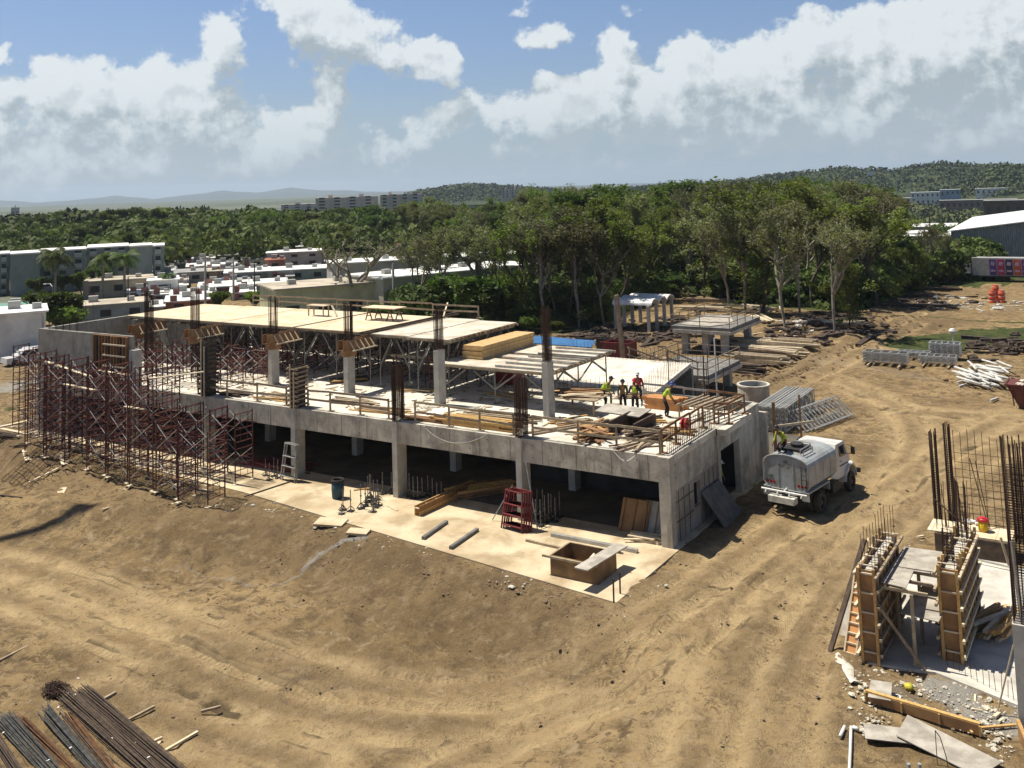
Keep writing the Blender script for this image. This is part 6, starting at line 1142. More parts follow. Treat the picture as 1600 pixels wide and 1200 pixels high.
# ---------------- trees ----------------
bark = M('pale_bark', (.34, .31, .25), (.19, .165, .13), 4, .95, rnd=.4); bark_d = M('dark_bark', (.10, .085, .065), (.06, .05, .04), 4, .95, rnd=.4)
def leaf_mat(name, c1, c2, tr=.25): return M(name, c1, c2, .9, .6, rnd=.75, lo=.30, hi=.70, trans=tr, detail=3, spec=.25)
leafs = [leaf_mat('leaf_green', (.075, .100, .018), (.165, .195, .045), .4), leaf_mat('leaf_olive', (.095, .105, .026), (.19, .195, .06), .4), leaf_mat('leaf_deep', (.040, .066, .015), (.095, .125, .03), .35), leaf_mat('leaf_grey', (.11, .112, .055), (.20, .195, .10), .35)]
def tree_mesh(seed, hgt, spread, trunk=.35, dens=1.0, flat=.55, leaf=.30, wide=1.0, fork=.3, per=46, dep_=3, skirt=0):
    rs = np.random.default_rng(seed); tips = []; m = MB()
    def limb(p, d, L, r, dep):
        k = 3; q = Vector(p); dd = Vector(d)
        for i in range(k):
            dd = (dd+Vector(rs.normal(0, .16, 3))+Vector((0, 0, .07))).normalized(); n2 = q+dd*L/k; r2 = r*(1-.28*(i+1)/k); m.tube(q, n2, r*(1-.28*i/k), 5 if dep < 2 else 4, r2, cap=False); q = n2
            if dep >= 2 or (dep == 1 and i >= 1): tips.append((tuple(q), dep))
        if dep < dep_:
            nb = int(rs.integers(2, 4)) if dep else int(rs.integers(4, 6))
            for b in range(nb):
                a = rs.uniform(0, 6.28); up = rs.uniform(.25, .9) if dep == 0 else rs.uniform(-.05, .8); nd = (dd*.55+Vector((math.cos(a)*wide, math.sin(a)*wide, up))*.75).normalized(); limb(q, nd, L*rs.uniform(.55, .8), r*.58, dep+1)
    limb((0, 0, -.3), (rs.normal(0, .06), rs.normal(0, .06), 1), hgt*fork, trunk, 0)
    zmax = max(t_[0][2] for t_ in tips); sc = hgt*.93/zmax; rmax = float(np.percentile([math.hypot(t_[0][0], t_[0][1]) for t_ in tips], 92)); sr = spread*.85/rmax
    f = lambda v: (v[0]*(sr if v[2] > hgt*.2 else 1+(sr-1)*max(0, v[2])/(hgt*.2)), v[1]*(sr if v[2] > hgt*.2 else 1+(sr-1)*max(0, v[2])/(hgt*.2)), v[2]*sc if v[2] > 0 else v[2])
    m.v = [f(v) for v in m.v]; pts = [f(t_[0]) for t_ in tips if rs.random() < dens]
    for _ in range(skirt): a = rs.uniform(0, 6.28); q_ = rs.uniform(.05, .6)*spread; pts.append((q_*math.cos(a), q_*math.sin(a), rs.uniform(.08, .5)*hgt))
    pts = np.array(pts)
    n = len(pts); N = n*per; base = np.repeat(pts, per, 0); rad = np.repeat(rs.uniform(.6, 1.35, n), per)*spread*.155
    u = rs.normal(0, 1, (N, 3)); u /= np.linalg.norm(u, axis=1)[:, None]; u *= (rs.random(N)**.45)[:, None]; cen = base+u*rad[:, None]*np.array([1, 1, flat])
    # leaf faces: irregular four-sided blades
    d1 = rs.normal(0, 1, (N, 3)); d1[:, 2] *= .5; d1 /= np.linalg.norm(d1, axis=1)[:, None]; d2 = np.cross(d1, rs.normal(0, 1, (N, 3))); d2 /= np.linalg.norm(d2, axis=1)[:, None]; s = (leaf*rs.uniform(.5, 1.3, N))[:, None]
    q = np.stack([cen-d1*s, cen+d2*s*.45, cen+d1*s, cen-d2*s*.45], 1).reshape(-1, 3)
    return m, q
def np_mesh(name, q, mt):
    n = len(q)//4; me = bpy.data.meshes.new(name); me.vertices.add(len(q)); me.vertices.foreach_set('co', q.astype(np.float32).ravel()); me.loops.add(len(q)); me.loops.foreach_set('vertex_index', np.arange(len(q), dtype=np.int32))
    me.polygons.add(n); me.polygons.foreach_set('loop_start', np.arange(0, len(q), 4, dtype=np.int32)); me.polygons.foreach_set('loop_total', np.full(n, 4, np.int32)); me.update(calc_edges=True); me.materials.append(mt); return me
VAR = []
def variant(seed, hgt, spread, mt, bk, **k):
    m, q = tree_mesh(seed, hgt, spread, **k); t_ = m.build('trunk', bk, None, True); tm = t_.data; bpy.data.objects.remove(t_); VAR.append((tm, np_mesh('crown', q, mt), hgt)); return len(VAR)-1
for i in range(5): variant(100+i, 13, 4.9, leafs[(0, 1, 0, 1, 3)[i]], bark_d, dens=.8, leaf=.19, per=52, skirt=(26, 12, 30, 0, 18)[i], flat=.8, fork=.17, wide=.72, trunk=.12, dep_=3)
for i in range(3): variant(200+i, 14, 4.8, leafs[3], bark, dens=.42, leaf=.17, per=22, trunk=.13, flat=.8, fork=.15, wide=.62, dep_=4)     # thin crowns with pale limbs showing
for i in range(3): variant(300+i, 10, 5.4, leafs[(2, 0, 2)[i]], bark_d, dens=1, leaf=.24, per=80, flat=.9, fork=.13, trunk=.16)   # dense dark round ones
variant(400, 4.0, 3.6, leafs[2], bark_d, dens=1, leaf=.26, per=60, flat=.8, fork=.12, trunk=.12)           # bush
variant(401, 3.0, 3.0, leafs[0], bark_d, dens=1, leaf=.24, per=60, flat=.8, fork=.12, trunk=.10)
variant(500, 13, 6.0, leafs[3], bark, dens=.30, leaf=.16, per=9, trunk=.17, fork=.12, wide=.9, dep_=4)                     # almost bare
def tree(v, x, y, hgt, label, group=None, name='tree', z=None, wf=1.0):
    tm, cm, h0 = VAR[v]; c = thing(name, label, 'tree' if name != 'bush' else 'bush', (x, y, float(base_h(x, y)) if z is None else z), group); s = hgt/h0; c.scale = (s*wf, s*wf, s); c.rotation_euler = (0, 0, random.uniform(0, 6.28))
    for n_, d_ in (('trunk', tm), ('crown', cm)): o = bpy.data.objects.new(n_, d_); COL.objects.link(o); o.parent = c
    return c
random.seed(5)
def hgt_at(px, pyb, pyt): x, y, z = Gt(px, pyb); return x, y, atY(px, pyt, y)[2]-z
FT = [((1304, 522), 330, 5, 'slender tree with a forked pale trunk standing alone on the soil heap', 1.), ((1327, 512), 395, 0, 'leafy tree with ivy on its dark trunk right beside the slender forked one', 1.), ((1227, 512), 300, 6, 'tall tree with a reddish straight trunk between the pale board heaps', 1.1), ((1192, 490), 268, 2, 'tallest leafy tree with several leaning trunks behind the raised slab', 1.2), ((1140, 482), 330, 7, 'tree with pale crooked limbs left of the tallest tree', 1.2), ((1046, 456), 345, 5, 'pale tree fanning out in many bare stems behind the arched canopy', 1.1),
      ((1010, 470), 330, 1, 'dark leafy tree just left of the fanning pale tree', 1.), ((965, 505), 320, 3, 'leafy tree behind the tall leaning wooden post', 1.), ((925, 508), 300, 0, 'tall narrow tree in the front row above the blue sheet', .9), ((890, 510), 315, 4, 'thin stemmed tree in the front row left of the tall narrow one', 1.), ((850, 512), 330, 5, 'pale stemmed tree in line with the second upper column', 1.), ((810, 512), 335, 2, 'front row tree behind the right end of the grey plywood', 1.), ((775, 510), 350, 6, 'pale crooked tree beside the big dark bush', 1.), ((1370, 480), 300, 1, 'broad leafy tree at the right end of the front row', 1.2), ((1270, 480), 285, 3, 'bushy tree behind the slender forked one', 1.2), ((1100, 470), 310, 4, 'leafy tree right of the fanning pale tree', 1.1), ((1420, 460), 378, 0, 'leafy tree left of the warehouse', 1.1), ((1480, 440), 352, 6, 'thin tree in front of the warehouse wall', .9), ((1455, 445), 345, 7, 'small tree with a dark pole beside it near the warehouse', .9)]
for (px, pyb), pyt, v, lb, wf in FT: x, y, h_ = hgt_at(px, pyb, pyt); tree(v, x, y, h_, lb, 'trees along the front edge of the woods', wf=wf)
x, y, h_ = hgt_at(560, 500, 362); tree(13, x, y, h_, 'large nearly bare grey tree in front of the long white roof', None, 'bare_tree', wf=1.15)
x, y, h_ = hgt_at(700, 505, 345); tree(7, x, y, h_, 'tree with white crooked limbs above the right end of the long white roof', None, wf=1.2)
for i, (px, pyb, pyt, v, lb) in enumerate(((735, 520, 430, 11, 'big dark bush with greyish leaves behind the grey plywood'), (700, 515, 452, 11, 'dark bush touching the left side of the biggest bush'), (775, 515, 455, 11, 'dark bush touching the right side of the biggest bush'), (655, 505, 470, 12, 'green bush in front of the long building, behind the sawhorse table'), (625, 500, 468, 12, 'green bush by the grey lamp post'), (590, 505, 475, 12, 'green bush under the bare grey tree'), (400, 480, 455, 12, 'green bush right of the twin posts'), (340, 480, 455, 12, 'green bush behind the tall rebar at the far left'), (85, 520, 455, 11, 'bushy climbing plant round the lamp post at the far left'), (105, 522, 480, 12, 'low green bush behind the left corner of the concrete wall'), (830, 520, 495, 12, 'low green bush behind the blue sheet'), (870, 520, 502, 12, 'lowest green bush behind the blue sheet'))):
    x, y, h_ = hgt_at(px, pyb, pyt); tree(v, x, y, h_, lb, None, 'bush')
for i, (px, pyb, pyt, v, lb) in enumerate(((130, 468, 425, 9, 'wide dark green tree in front of the green grey apartment block'), (95, 470, 430, 8, 'dark tree left of the widest tree by the apartment block'), (60, 475, 432, 10, 'dark low tree at the left end of the tree clump'), (155, 460, 418, 8, 'green round tree below the three palms'))): x, y, h_ = hgt_at(px, pyb, pyt); tree(v, x, y, h_*1.05, lb, 'trees by the left apartment block', wf=1.0)
for px, pyb, pyt, v, lb in ((830, 505, 322, 6, 'thin pale stemmed tree above the left end of the blue sheet'), (868, 508, 335, 7, 'thin crooked pale tree just right of the tall rebar on the second column'), (905, 512, 318, 5, 'thin pale tree between the two front trees above the blue sheet'), (945, 512, 345, 6, 'pale leaning tree right behind the dark crate'), (1075, 462, 320, 7, 'pale limbed tree right of the fanning tree'), (1165, 488, 300, 5, 'thin pale limbed tree left of the tallest leafy tree'), (1250, 492, 290, 6, 'pale limbed tree between the reddish trunk and the slender forked tree'), (755, 508, 330, 5, 'pale spreading tree above the dark bush'), (660, 500, 352, 6, 'pale branching tree above the long white roof')):
    x, y, h_ = hgt_at(px, pyb, pyt); tree(v, x, y, h_, lb, 'trees along the front edge of the woods')
# forest mass behind the front row
placed = []
def free(x, y, d):
    for a, b_ in placed:
        if abs(a-x) < d and abs(b_-y) < d and math.hypot(a-x, b_-y) < d: return False
    placed.append((x, y)); return True
n_ = 0; tries = 0
ZN = [(700, 'behind the long pale yellow building'), (800, 'above the grey plywood and the dark bush'), (880, 'above the blue sheet'), (960, 'left of the tall leaning post'), (1040, 'behind the arched canopy'), (1130, 'right of the arched canopy'), (1210, 'round the tallest tree'), (1290, 'left of the slender forked tree'), (1380, 'right of the slender forked tree'), (2000, 'left of the warehouse')]
KD = {0: 'leafy green', 1: 'leafy olive', 2: 'leafy green', 3: 'leafy olive', 4: 'grey green', 5: 'thin pale limbed', 6: 'thin pale limbed', 7: 'thin pale limbed', 8: 'round dark', 9: 'round dark', 10: 'round dark'}
while n_ < 235 and tries < 9000:
    tries += 1; px = random.uniform(640, 1500); py = 372+random.random()**1.5*110; yb = np.interp(px, [640, 800, 940, 985, 1060, 1150, 1330, 1400, 1500], [500, 505, 498, 470, 445, 460, 475, 452, 430])
    if py > yb-3: continue
    x, y, z = Gt(px, py); d = math.hypot(x, y)
    if px > 1385 and d > 135: continue
    if d > 330 or not free(x, y, 4.0 if d < 170 else 5.6): continue
    if px < 850 and 402 < py < 478: continue      # the long buildings stand here
    top = 15.2 if 800 < px < 1450 else 12.5
    v = random.choice((0, 1, 2, 3, 4, 5, 6, 7, 5, 6, 8, 9)); tree(v, x, y, random.uniform(.66, 1.06)*top, '%s tree in the %s woods %s' % (KD[v], 'front' if d < 135 else 'middle' if d < 190 else 'back', next(l_ for q_, l_ in ZN if px < q_)), 'trees in the thick woods'); n_ += 1
for i in range(40):
    px = random.uniform(980, 1500); py = np.interp(px, [985, 1060, 1150, 1330, 1400, 1500], [485, 462, 474, 486, 468, 446])-random.uniform(0, 9); x, y, z = Gt(px, py); tree(random.choice((11, 12)), x, y, random.uniform(1.5, 3.4), 'low green bush at the foot of the woods', 'bushes at the foot of the woods', 'bush')
for i in range(26):
    px = random.uniform(640, 960); py = np.interp(px, [640, 960], [502, 500])-random.uniform(-4, 12); x, y, z = Gt(px, py); tree(random.choice((11, 12, 8)), x, y, random.uniform(2.5, 5), 'low dense bush under the front trees behind the plywood decks', 'bushes under the front trees', 'bush')
# mid distance trees on the left and centre
n_ = 0; tries = 0
while n_ < 70 and tries < 4000:
    tries += 1; px = random.uniform(-20, 700); py = random.uniform(352, 398); x, y, z = Gt(px, py); d = math.hypot(x, y)
    if d > 420 or d < 200 or not free(x, y, 7.5): continue
    tree(random.choice((8, 9, 10, 8, 0, 2)), x, y, random.uniform(6, 9) if px < 330 else random.uniform(6.5, 9.5), 'round dark green tree beyond the houses %s' % ('behind the apartment block' if px < 260 else 'left of the tiny white house' if px < 470 else 'below the far apartment slabs' if px < 600 else 'beside the orange roofed house'), 'trees beyond the houses'); n_ += 1
# far woodland reading as one mass
def far_wood(name, n, fpos, rr, leafs_n, mt):
    rs = np.random.default_rng(3); Q = []
    for _ in range(n):
        x, y, z, r = fpos(rs); N = leafs_n; u = rs.normal(0, 1, (N, 3)); u /= np.linalg.norm(u, axis=1)[:, None]; u[:, 2] = np.abs(u[:, 2])*.75-.1; cen = np.array([x, y, z])+u*r*rs.uniform(.75, 1.05, (N, 1)); d1 = rs.normal(0, 1, (N, 3)); d1 /= np.linalg.norm(d1, axis=1)[:, None]; d2 = np.cross(d1, u); d2 /= (np.linalg.norm(d2, axis=1)[:, None]+1e-6); s = r*.17*rs.uniform(.6, 1.3, (N, 1)); Q.append(np.stack([cen-d1*s, cen+d2*s*.8, cen+d1*s, cen-d2*s*.8], 1).reshape(-1, 3))
    o = bpy.data.objects.new(name, np_mesh(name, np.concatenate(Q), mt)); COL.objects.link(o); return tag(o, kind='stuff')
def pos1(rs):
    px_ = rs.uniform(-60, 1660); az_ = azel(px_, 400)[0]; d = (300+rs.random()**1.2*900) if px_ < 1380 else (560+rs.random()*500); x, y = d*math.sin(az_), d*math.cos(az_); r = rs.uniform(3.2, 6.2)*(1+d/1800); return x, y, float(base_h(x, y))+rs.uniform(.5, 4.5)-r*.1, r
far_wood('far_woodland', 2200, pos1, 6, 130, M('far_leaf', (.032, .052, .016), (.125, .145, .045), .022, .8, lo=.35, hi=.65))
def pos2(rs):
    az_ = azel(rs.uniform(-80, 660), 400)[0]; d = 222+rs.random()*190; x, y = d*math.sin(az_), d*math.cos(az_); r = rs.uniform(2.6, 5.2); return x, y, float(base_h(x, y))+rs.uniform(2, 5)-r*.1, r
def pos3(rs):
    while 1:
        px_ = rs.uniform(620, 1560); py_ = np.interp(px_, [620, 800, 940, 985, 1060, 1150, 1330, 1400, 1500, 1560], [512, 512, 503, 476, 453, 468, 484, 462, 438, 436])-rs.random()**1.2*62; x, y, z = Gt(px_, py_)
        if px_ < 850 and py_ < 486: continue
        r = rs.uniform(.7, 2.4); return x, y, z+rs.uniform(0, 3.6)*(rs.random() < .65), r
far_wood('hillside_wood', 900, pos2, 6, 130, M('hill_leaf', (.055, .078, .018), (.13, .155, .042), .05, .8, lo=.35, hi=.65, trans=.2))
def pos5(rs):
    px_ = rs.uniform(1290, 1405); d = 140+rs.random()*330; a_ = azel(px_, 380)[0]; x, y = d*math.sin(a_), d*math.cos(a_); return x, y, float(base_h(x, y))+rs.uniform(0, 3.2 if d < 200 else 5.5), rs.uniform(1.6, 3.4)
far_wood('right_edge_wood', 420, pos5, 6, 120, MATS['hill_leaf'])
far_wood('undergrowth', 2300, pos3, 6, 110, M('under_leaf', (.045, .072, .016), (.11, .145, .035), .15, .8, lo=.35, hi=.65, trans=.2))
# palms
def palm(px, pyb, pyt, label, name='palm_tree'):
    x, y, z = Gt(px, pyb); h_ = atY(px, pyt, y)[2]-z; c = thing(name, label, 'palm tree', (x, y, z), 'palm trees'); m = MB(); m.tube((x, y, z-.2), (x+.1, y, z+h_*.8), .24, 8, .17); m.build('trunk', bark, c); m = MB(); top = Vector((x+.1, y, z+h_*.8))
    for k in range(22):
        a = k*2.4+random.uniform(-.2, .2); e = random.uniform(-.1, 1.1); L = h_*.36*random.uniform(.85, 1.15); pv = top; dv = Vector((math.cos(a)*math.cos(e), math.sin(a)*math.cos(e), math.sin(e)))
        for s in range(7):
            nx_ = pv+dv*L/7; side_ = dv.cross(Vector((0, 0, 1))).normalized(); wd = L*.24*math.sin(math.pi*(s+1.2)/8.5)
            for sg in (-1, 1):
                for q_ in (0, .33, .66): b0 = pv.lerp(nx_, q_); m.quad(b0, b0+dv*L*.03, b0+dv*L*.09+side_*sg*wd+Vector((0, 0, -wd*.55)), b0+dv*L*.05+side_*sg*wd+Vector((0, 0, -wd*.6)))
            pv = nx_; dv = (dv+Vector((0, 0, -.26))).normalized()
    m.build('crown', leafs[2], c); return c
palm(86, 472, 382, 'leftmost and broadest of the three palms in front of the apartment block'); palm(160, 468, 388, 'middle palm with drooping old fronds'); palm(194, 468, 386, 'rightmost palm of the three'); palm(260, 462, 424, 'small palm right of the apartment block'); palm(1492, 310, 286, 'dark palm crown near the houses below the right hill')

# ---------------- buildings in the background ----------------
def flat(name, cols, k=.75, **kw): return M(name, cols, tuple(v*k for v in cols), .35, .85, grime=tuple(v*.55 for v in cols), gscale=.5, gamt=.4, **kw)
roofw = flat('white_roof', (.80, .80, .76), .8); wcol = [flat('wall_white', (.70, .70, .66)), flat('wall_grey', (.45, .45, .42)), flat('wall_tan', (.48, .40, .30)), flat('wall_cream', (.60, .56, .42)), flat('wall_teal', (.16, .28, .25)), flat('wall_pink', (.36, .18, .15)), flat('wall_bluegrey', (.26, .30, .34))]
glass_d = M('dark_window', (.02, .022, .025), (.035, .04, .045), 3, .3); rooft = flat('tile_roof', (.38, .16, .10)); roofg = flat('grey_roof', (.34, .34, .33)); rooftn = flat('stained_roof', (.52, .46, .36), .6)
def house(px, pyb, wpx, hpx, depth, label, wm, rm, name='house', cat='house', group=None, rz=None, win=True, floors=1, over=.25, tank=True, dist=None):
    x, y, z = Gt(px, pyb); d = math.hypot(x, y)
    if dist: az_ = azel(px, pyb)[0]; x, y = dist*math.sin(az_), dist*math.cos(az_); z = float(base_h(x, y)); d = dist
    s = d/F*1.03; w_ = wpx*s; h_ = hpx*s if not dist else H+dist*math.tan(azel(px, pyb-hpx)[1])-z; floors = 3 if dist else floors; a = math.atan2(x, y) if rz is None else rz; c = thing(name, label, cat, (x, y, z), group); c.rotation_euler = (0, 0, -a)
    def put(m, n_, mt, par=None): o = m.build(n_, mt, None); o.parent = par or c; return o
    put(MB().box(-w_/2, 0, -.5, w_/2, depth, h_-.18), 'wall', wm); m = MB(); m.box(-w_/2-over, -over, h_-.175, w_/2+over, depth+over, h_); r_ = put(m, 'roof', rm)
    if tank: m = MB(); m.box(-w_*.2, depth*.5, h_+.01, -w_*.2+1.2, depth*.5+1.1, h_+.8); put(m, 'roof_unit', wcol[1], r_); m = MB(); m.box(w_*.25, depth*.3, h_+.01, w_*.25+.9, depth*.3+.8, h_+.6); put(m, 'roof_unit', wcol[1], r_)
    if win:
        n_ = max(1, int(w_/3.4)); fh = (h_-.2)/floors
        for f in range(floors):
            for k in range(n_): xx = -w_/2+w_*(k+.5)/n_; ww = min(1.3, w_/n_*.5); zz = f*fh+fh*.38; put(MB().box(xx-ww/2, -.06, zz, xx+ww/2, -.003, zz+fh*.38), 'window', glass_d); 
        put(MB().box(w_/2+.003, depth*.3, .8, w_/2+.06, depth*.3+1.2, 2.0), 'window', glass_d); put(MB().box(-w_/2+w_*.08, -.05, .0, -w_/2+w_*.08+.95, -.004, 2.0), 'door', wcol[5])
    return c
H_ = [(28, 562, 66, 62, 7.5, 'large plain white block of a building at the left edge beside the site', wcol[0], roofw, 1), (30, 522, 58, 34, 8, 'pale building with a green roof edge behind the plain white block', wcol[0], flat('green_roof', (.18, .34, .28)), 1), (165, 505, 112, 26, 7, 'long fluted grey shed behind the cast upper room', flat('shed_grey', (.38, .38, .36)), rooftn, 1), (185, 464, 90, 24, 8, 'tan house above the long fluted shed', wcol[2], rooftn, 1), (255, 464, 40, 24, 8, 'white box house right of the tan one', wcol[0], roofw, 1), (275, 444, 80, 16, 9, 'grey house behind the white box house', wcol[1], roofg, 1),
     (280, 405, 42, 10, 8, 'small white house right of the apartment block', wcol[0], roofw, 1), (325, 398, 40, 9, 10, 'low house with a white roof at the edge of the trees', wcol[1], roofw, 1), (290, 420, 50, 8, 10, 'teal walled house with a white roof', wcol[4], roofw, 1), (345, 428, 45, 12, 9, 'grey house right of the teal one', wcol[6], roofw, 1), (385, 440, 60, 14, 9, 'bluish house between the twin utility poles', wcol[6], roofw, 1), (460, 417, 78, 22, 9, 'grey and pink two storey house with a bright flat roof', wcol[1], roofw, 2), (430, 425, 26, 18, 6, 'pink terrace house left of the two storey house', wcol[5], rooft, 1),
     (474, 398, 20, 13, 5, 'tiny white house below the dark trees', wcol[0], roofw, 1), (640, 396, 44, 14, 7, 'house with an orange tile roof among the trees', wcol[0], rooft, 1), (622, 378, 14, 10, 5, 'small tan house among the trees', wcol[2], rooftn, 1), (465, 440, 86, 18, 9, 'pale green grey house with a white flat roof below the pink house', flat('wall_greengrey', (.36, .38, .31)), roofw, 1), (400, 432, 40, 10, 9, 'low white house by the utility poles', wcol[0], roofw, 1), (350, 460, 70, 12, 10, 'long low house with a red wall behind the rebar', wcol[5], roofw, 1), (300, 482, 70, 12, 9, 'low white roofed house with an orange wall behind the plywood', flat('wall_orange', (.45, .20, .10)), roofw, 1), (220, 492, 60, 10, 9, 'low house with a bright patched roof', wcol[1], roofw, 1), (410, 458, 70, 14, 9, 'low grey house in front of the bluish house', wcol[1], roofw, 1), (372, 362, 24, 9, 7, 'pale building in the dark trees left of centre', wcol[0], roofg, 1), (318, 412, 30, 8, 8, 'small white house in the second line of roofs', wcol[0], roofw, 1), (255, 432, 30, 9, 8, 'white shed right of the palms', wcol[0], roofw, 1), (20, 540, 20, 12, 5, 'small white garage beside the green roofed building', wcol[0], roofw, 1), (520, 432, 30, 14, 8, 'grey house hidden behind the bare tree', wcol[1], roofg, 1)]
for px, pyb, w_, h_, dp, lb, wm, rm, fl in H_: house(px, pyb, w_, h_, dp, lb, wm, rm, floors=fl, group=None, win='plain' not in lb)
for i in range(34):
    px = random.uniform(200, 500); py = random.uniform(402, 476); house(px, py, random.uniform(18, 44), random.uniform(8, 12), random.uniform(6, 10), 'small flat roofed house in the dense rows of roofs behind the site', random.choice(wcol[:4]), random.choice((roofw, roofw, roofg, rooftn)), group='small flat roofed houses in the dense rows')
# cars between the houses
cpaint = [M('car_paint_white', (.6, .6, .6), (.55, .55, .55), 3, .3), M('car_paint_grey', (.22, .23, .24), (.18, .18, .19), 3, .3), M('car_paint_blue', (.05, .1, .2), (.04, .08, .16), 3, .3)]
for i, (px, py, cp, lb) in enumerate(((40, 568, 0, 'white parked car at the foot of the plain white block'), (56, 562, 0, 'second white car behind the first at the plain white block'), (62, 487, 0, 'white car beside the green roofed building'), (310, 435, 1, 'grey car parked among the houses'), (402, 427, 0, 'white car parked near the utility poles'), (350, 447, 2, 'blue car parked among the houses'), (20, 524, 0, 'white car left of the green roofed building'))):
    c = thing('parked_car', lb, 'car', Gt(px, py), 'cars parked between the houses'); c.rotation_euler = (0, 0, random.uniform(0, 3)); m = MB(); m.hexa([(-.85, -2.1, .3), (.85, -2.1, .3), (.85, 2.1, .3), (-.85, 2.1, .3), (-.8, -2.05, .9), (.8, -2.05, .9), (.8, 2.05, .82), (-.8, 2.05, .82)]); m.hexa([(-.78, -1.5, .9), (.78, -1.5, .9), (.78, 1.0, .87), (-.78, 1.0, .87), (-.62, -1.1, 1.42), (.62, -1.1, 1.42), (.62, .35, 1.42), (-.62, .35, 1.42)]); o = m.build('body', cpaint[cp], None); o.parent = c
    for sx in (-1, 1): m = MB(); m.quad((sx*.80, -1.35, .95), (sx*.80, .85, .93), (sx*.665, .3, 1.36), (sx*.665, -1.05, 1.36)); o = m.build('window', glass_d, None); o.parent = c
    for sx in (-1, 1):
        for y in (-1.3, 1.3): o = MB().lathe([(0, -.1), (.32, -.1), (.32, .1), (0, .1)], (sx*.8, y, .32), 12, 'X').build('wheel', black, None); o.parent = c
# the long white-roofed buildings behind the bare tree
def longb(pts, h_, label, wm, rm):
    (x0, y0, _), (x1, y1, _), dpt = Gt(*pts[0]), Gt(*pts[1]), pts[2]; L = math.hypot(x1-x0, y1-y0); a = math.atan2(y1-y0, x1-x0); c = thing('long_building', label, 'building', (x0, y0, 0)); c.rotation_euler = (0, 0, a)
    for m, n_, mt in ((MB().box(0, 0, -.5, L, dpt, h_-.2), 'wall', wm), (MB().box(-.4, -.5, h_-.195, L+.4, dpt+.4, h_), 'roof', rm)): o = m.build(n_, mt, None); o.parent = c
    for k in range(int(L/4)): o = MB().box(k*4+1.2, -.05, 1.2, k*4+2.8, -.003, 2.4).build('window', glass_d, None); o.parent = c
    for k in range(int(L/6)): o = MB().cbox((k*6+3, dpt*.5, h_+.3), (1.0, .9, .6)).build('roof_unit', wcol[1], None); o.parent = c
    return c
yel = flat('wall_pale_yellow', (.66, .62, .38)); longb(((432, 512), (600, 496), 9), 4.6, 'pale yellow building with a white flat roof behind the far guard rail', yel, rooftn)
longb(((600, 500), (840, 470), 9), 5.2, 'long building with a stained pale roof behind the trees, front one', wcol[3], roofw); longb(((520, 462), (850, 440), 8), 5.0, 'long building with a bright roof behind the trees, back one', wcol[1], roofw)
m = MB(); x, y, z = Gt(822, 470); m.lathe([(0, 5.3), (.8, 5.3), (.8, 6.6), (0, 6.7)], (x, y, z), 12); solo('water_tank', m, bl, 'small blue tank on the roof of the long building', 'tank')
# green-grey apartment blocks on the left
apm = flat('apartment_green_grey', (.23, .275, .255), .85); app = flat('apartment_light_grey', (.34, .38, .36), .85)
def apartment(px0, px1, pyb, pyt, depth, label, balc, shade_):
    pm_ = (px0+px1)/2; x0, y0, z0 = Gt(pm_, pyb); dd = math.hypot(x0, y0); w_ = dd*(azel(px1, pyb)[0]-azel(px0, pyb)[0]); hh = atY(pm_, pyt, y0)[2]-z0; c = thing('apartment_block', label, 'apartment block', (x0, y0, z0)); c.rotation_euler = (0, 0, -math.atan2(x0, y0))
    def put(m, n_, mt_, par=None): o = m.build(n_, mt_, None); o.parent = par or c; return o
    put(MB().box(-w_/2, 0, -1, w_/2, depth, hh-.25), 'wall', shade_); put(MB().box(-w_/2-.05, -.3, hh-.24, w_/2+.05, depth+.3, hh), 'roof', roofw)
    for f in range(4):
        for k in range(int(balc)): xx = -w_/2+w_*(k+.2)/balc; wv = w_/balc*.5; zz = hh*f/4+hh*.05; b_ = put(MB().box(xx, -.8, zz, xx+wv, -.003, zz+.7), 'balcony', app); put(MB().box(xx+.1, -.03, zz+.72, xx+wv-.1, -.004, zz+hh*.19), 'window', glass_d, b_)
    return c
apartment(-20, 15, 462, 396, 9, 'green grey apartment wing with balconies at the left edge', 2, apm); apartment(15.5, 62, 462, 395, 9, 'green grey apartment block with a blank end wall left of the palms', 0, apm); apartment(62.5, 135, 455, 390, 9, 'apartment wing with balconies behind the broadest palm', 3, apm); apartment(135.5, 202, 450, 385, 12, 'apartment wing with balconies behind the two right palms', 3, apm); apartment(202.5, 238, 450, 383, 9, 'green grey apartment block with a blank wall right of the palms', 0, apm); apartment(238.5, 257, 448, 383, 9, 'narrow apartment wing with stacked balconies at the right end', 1, apm)
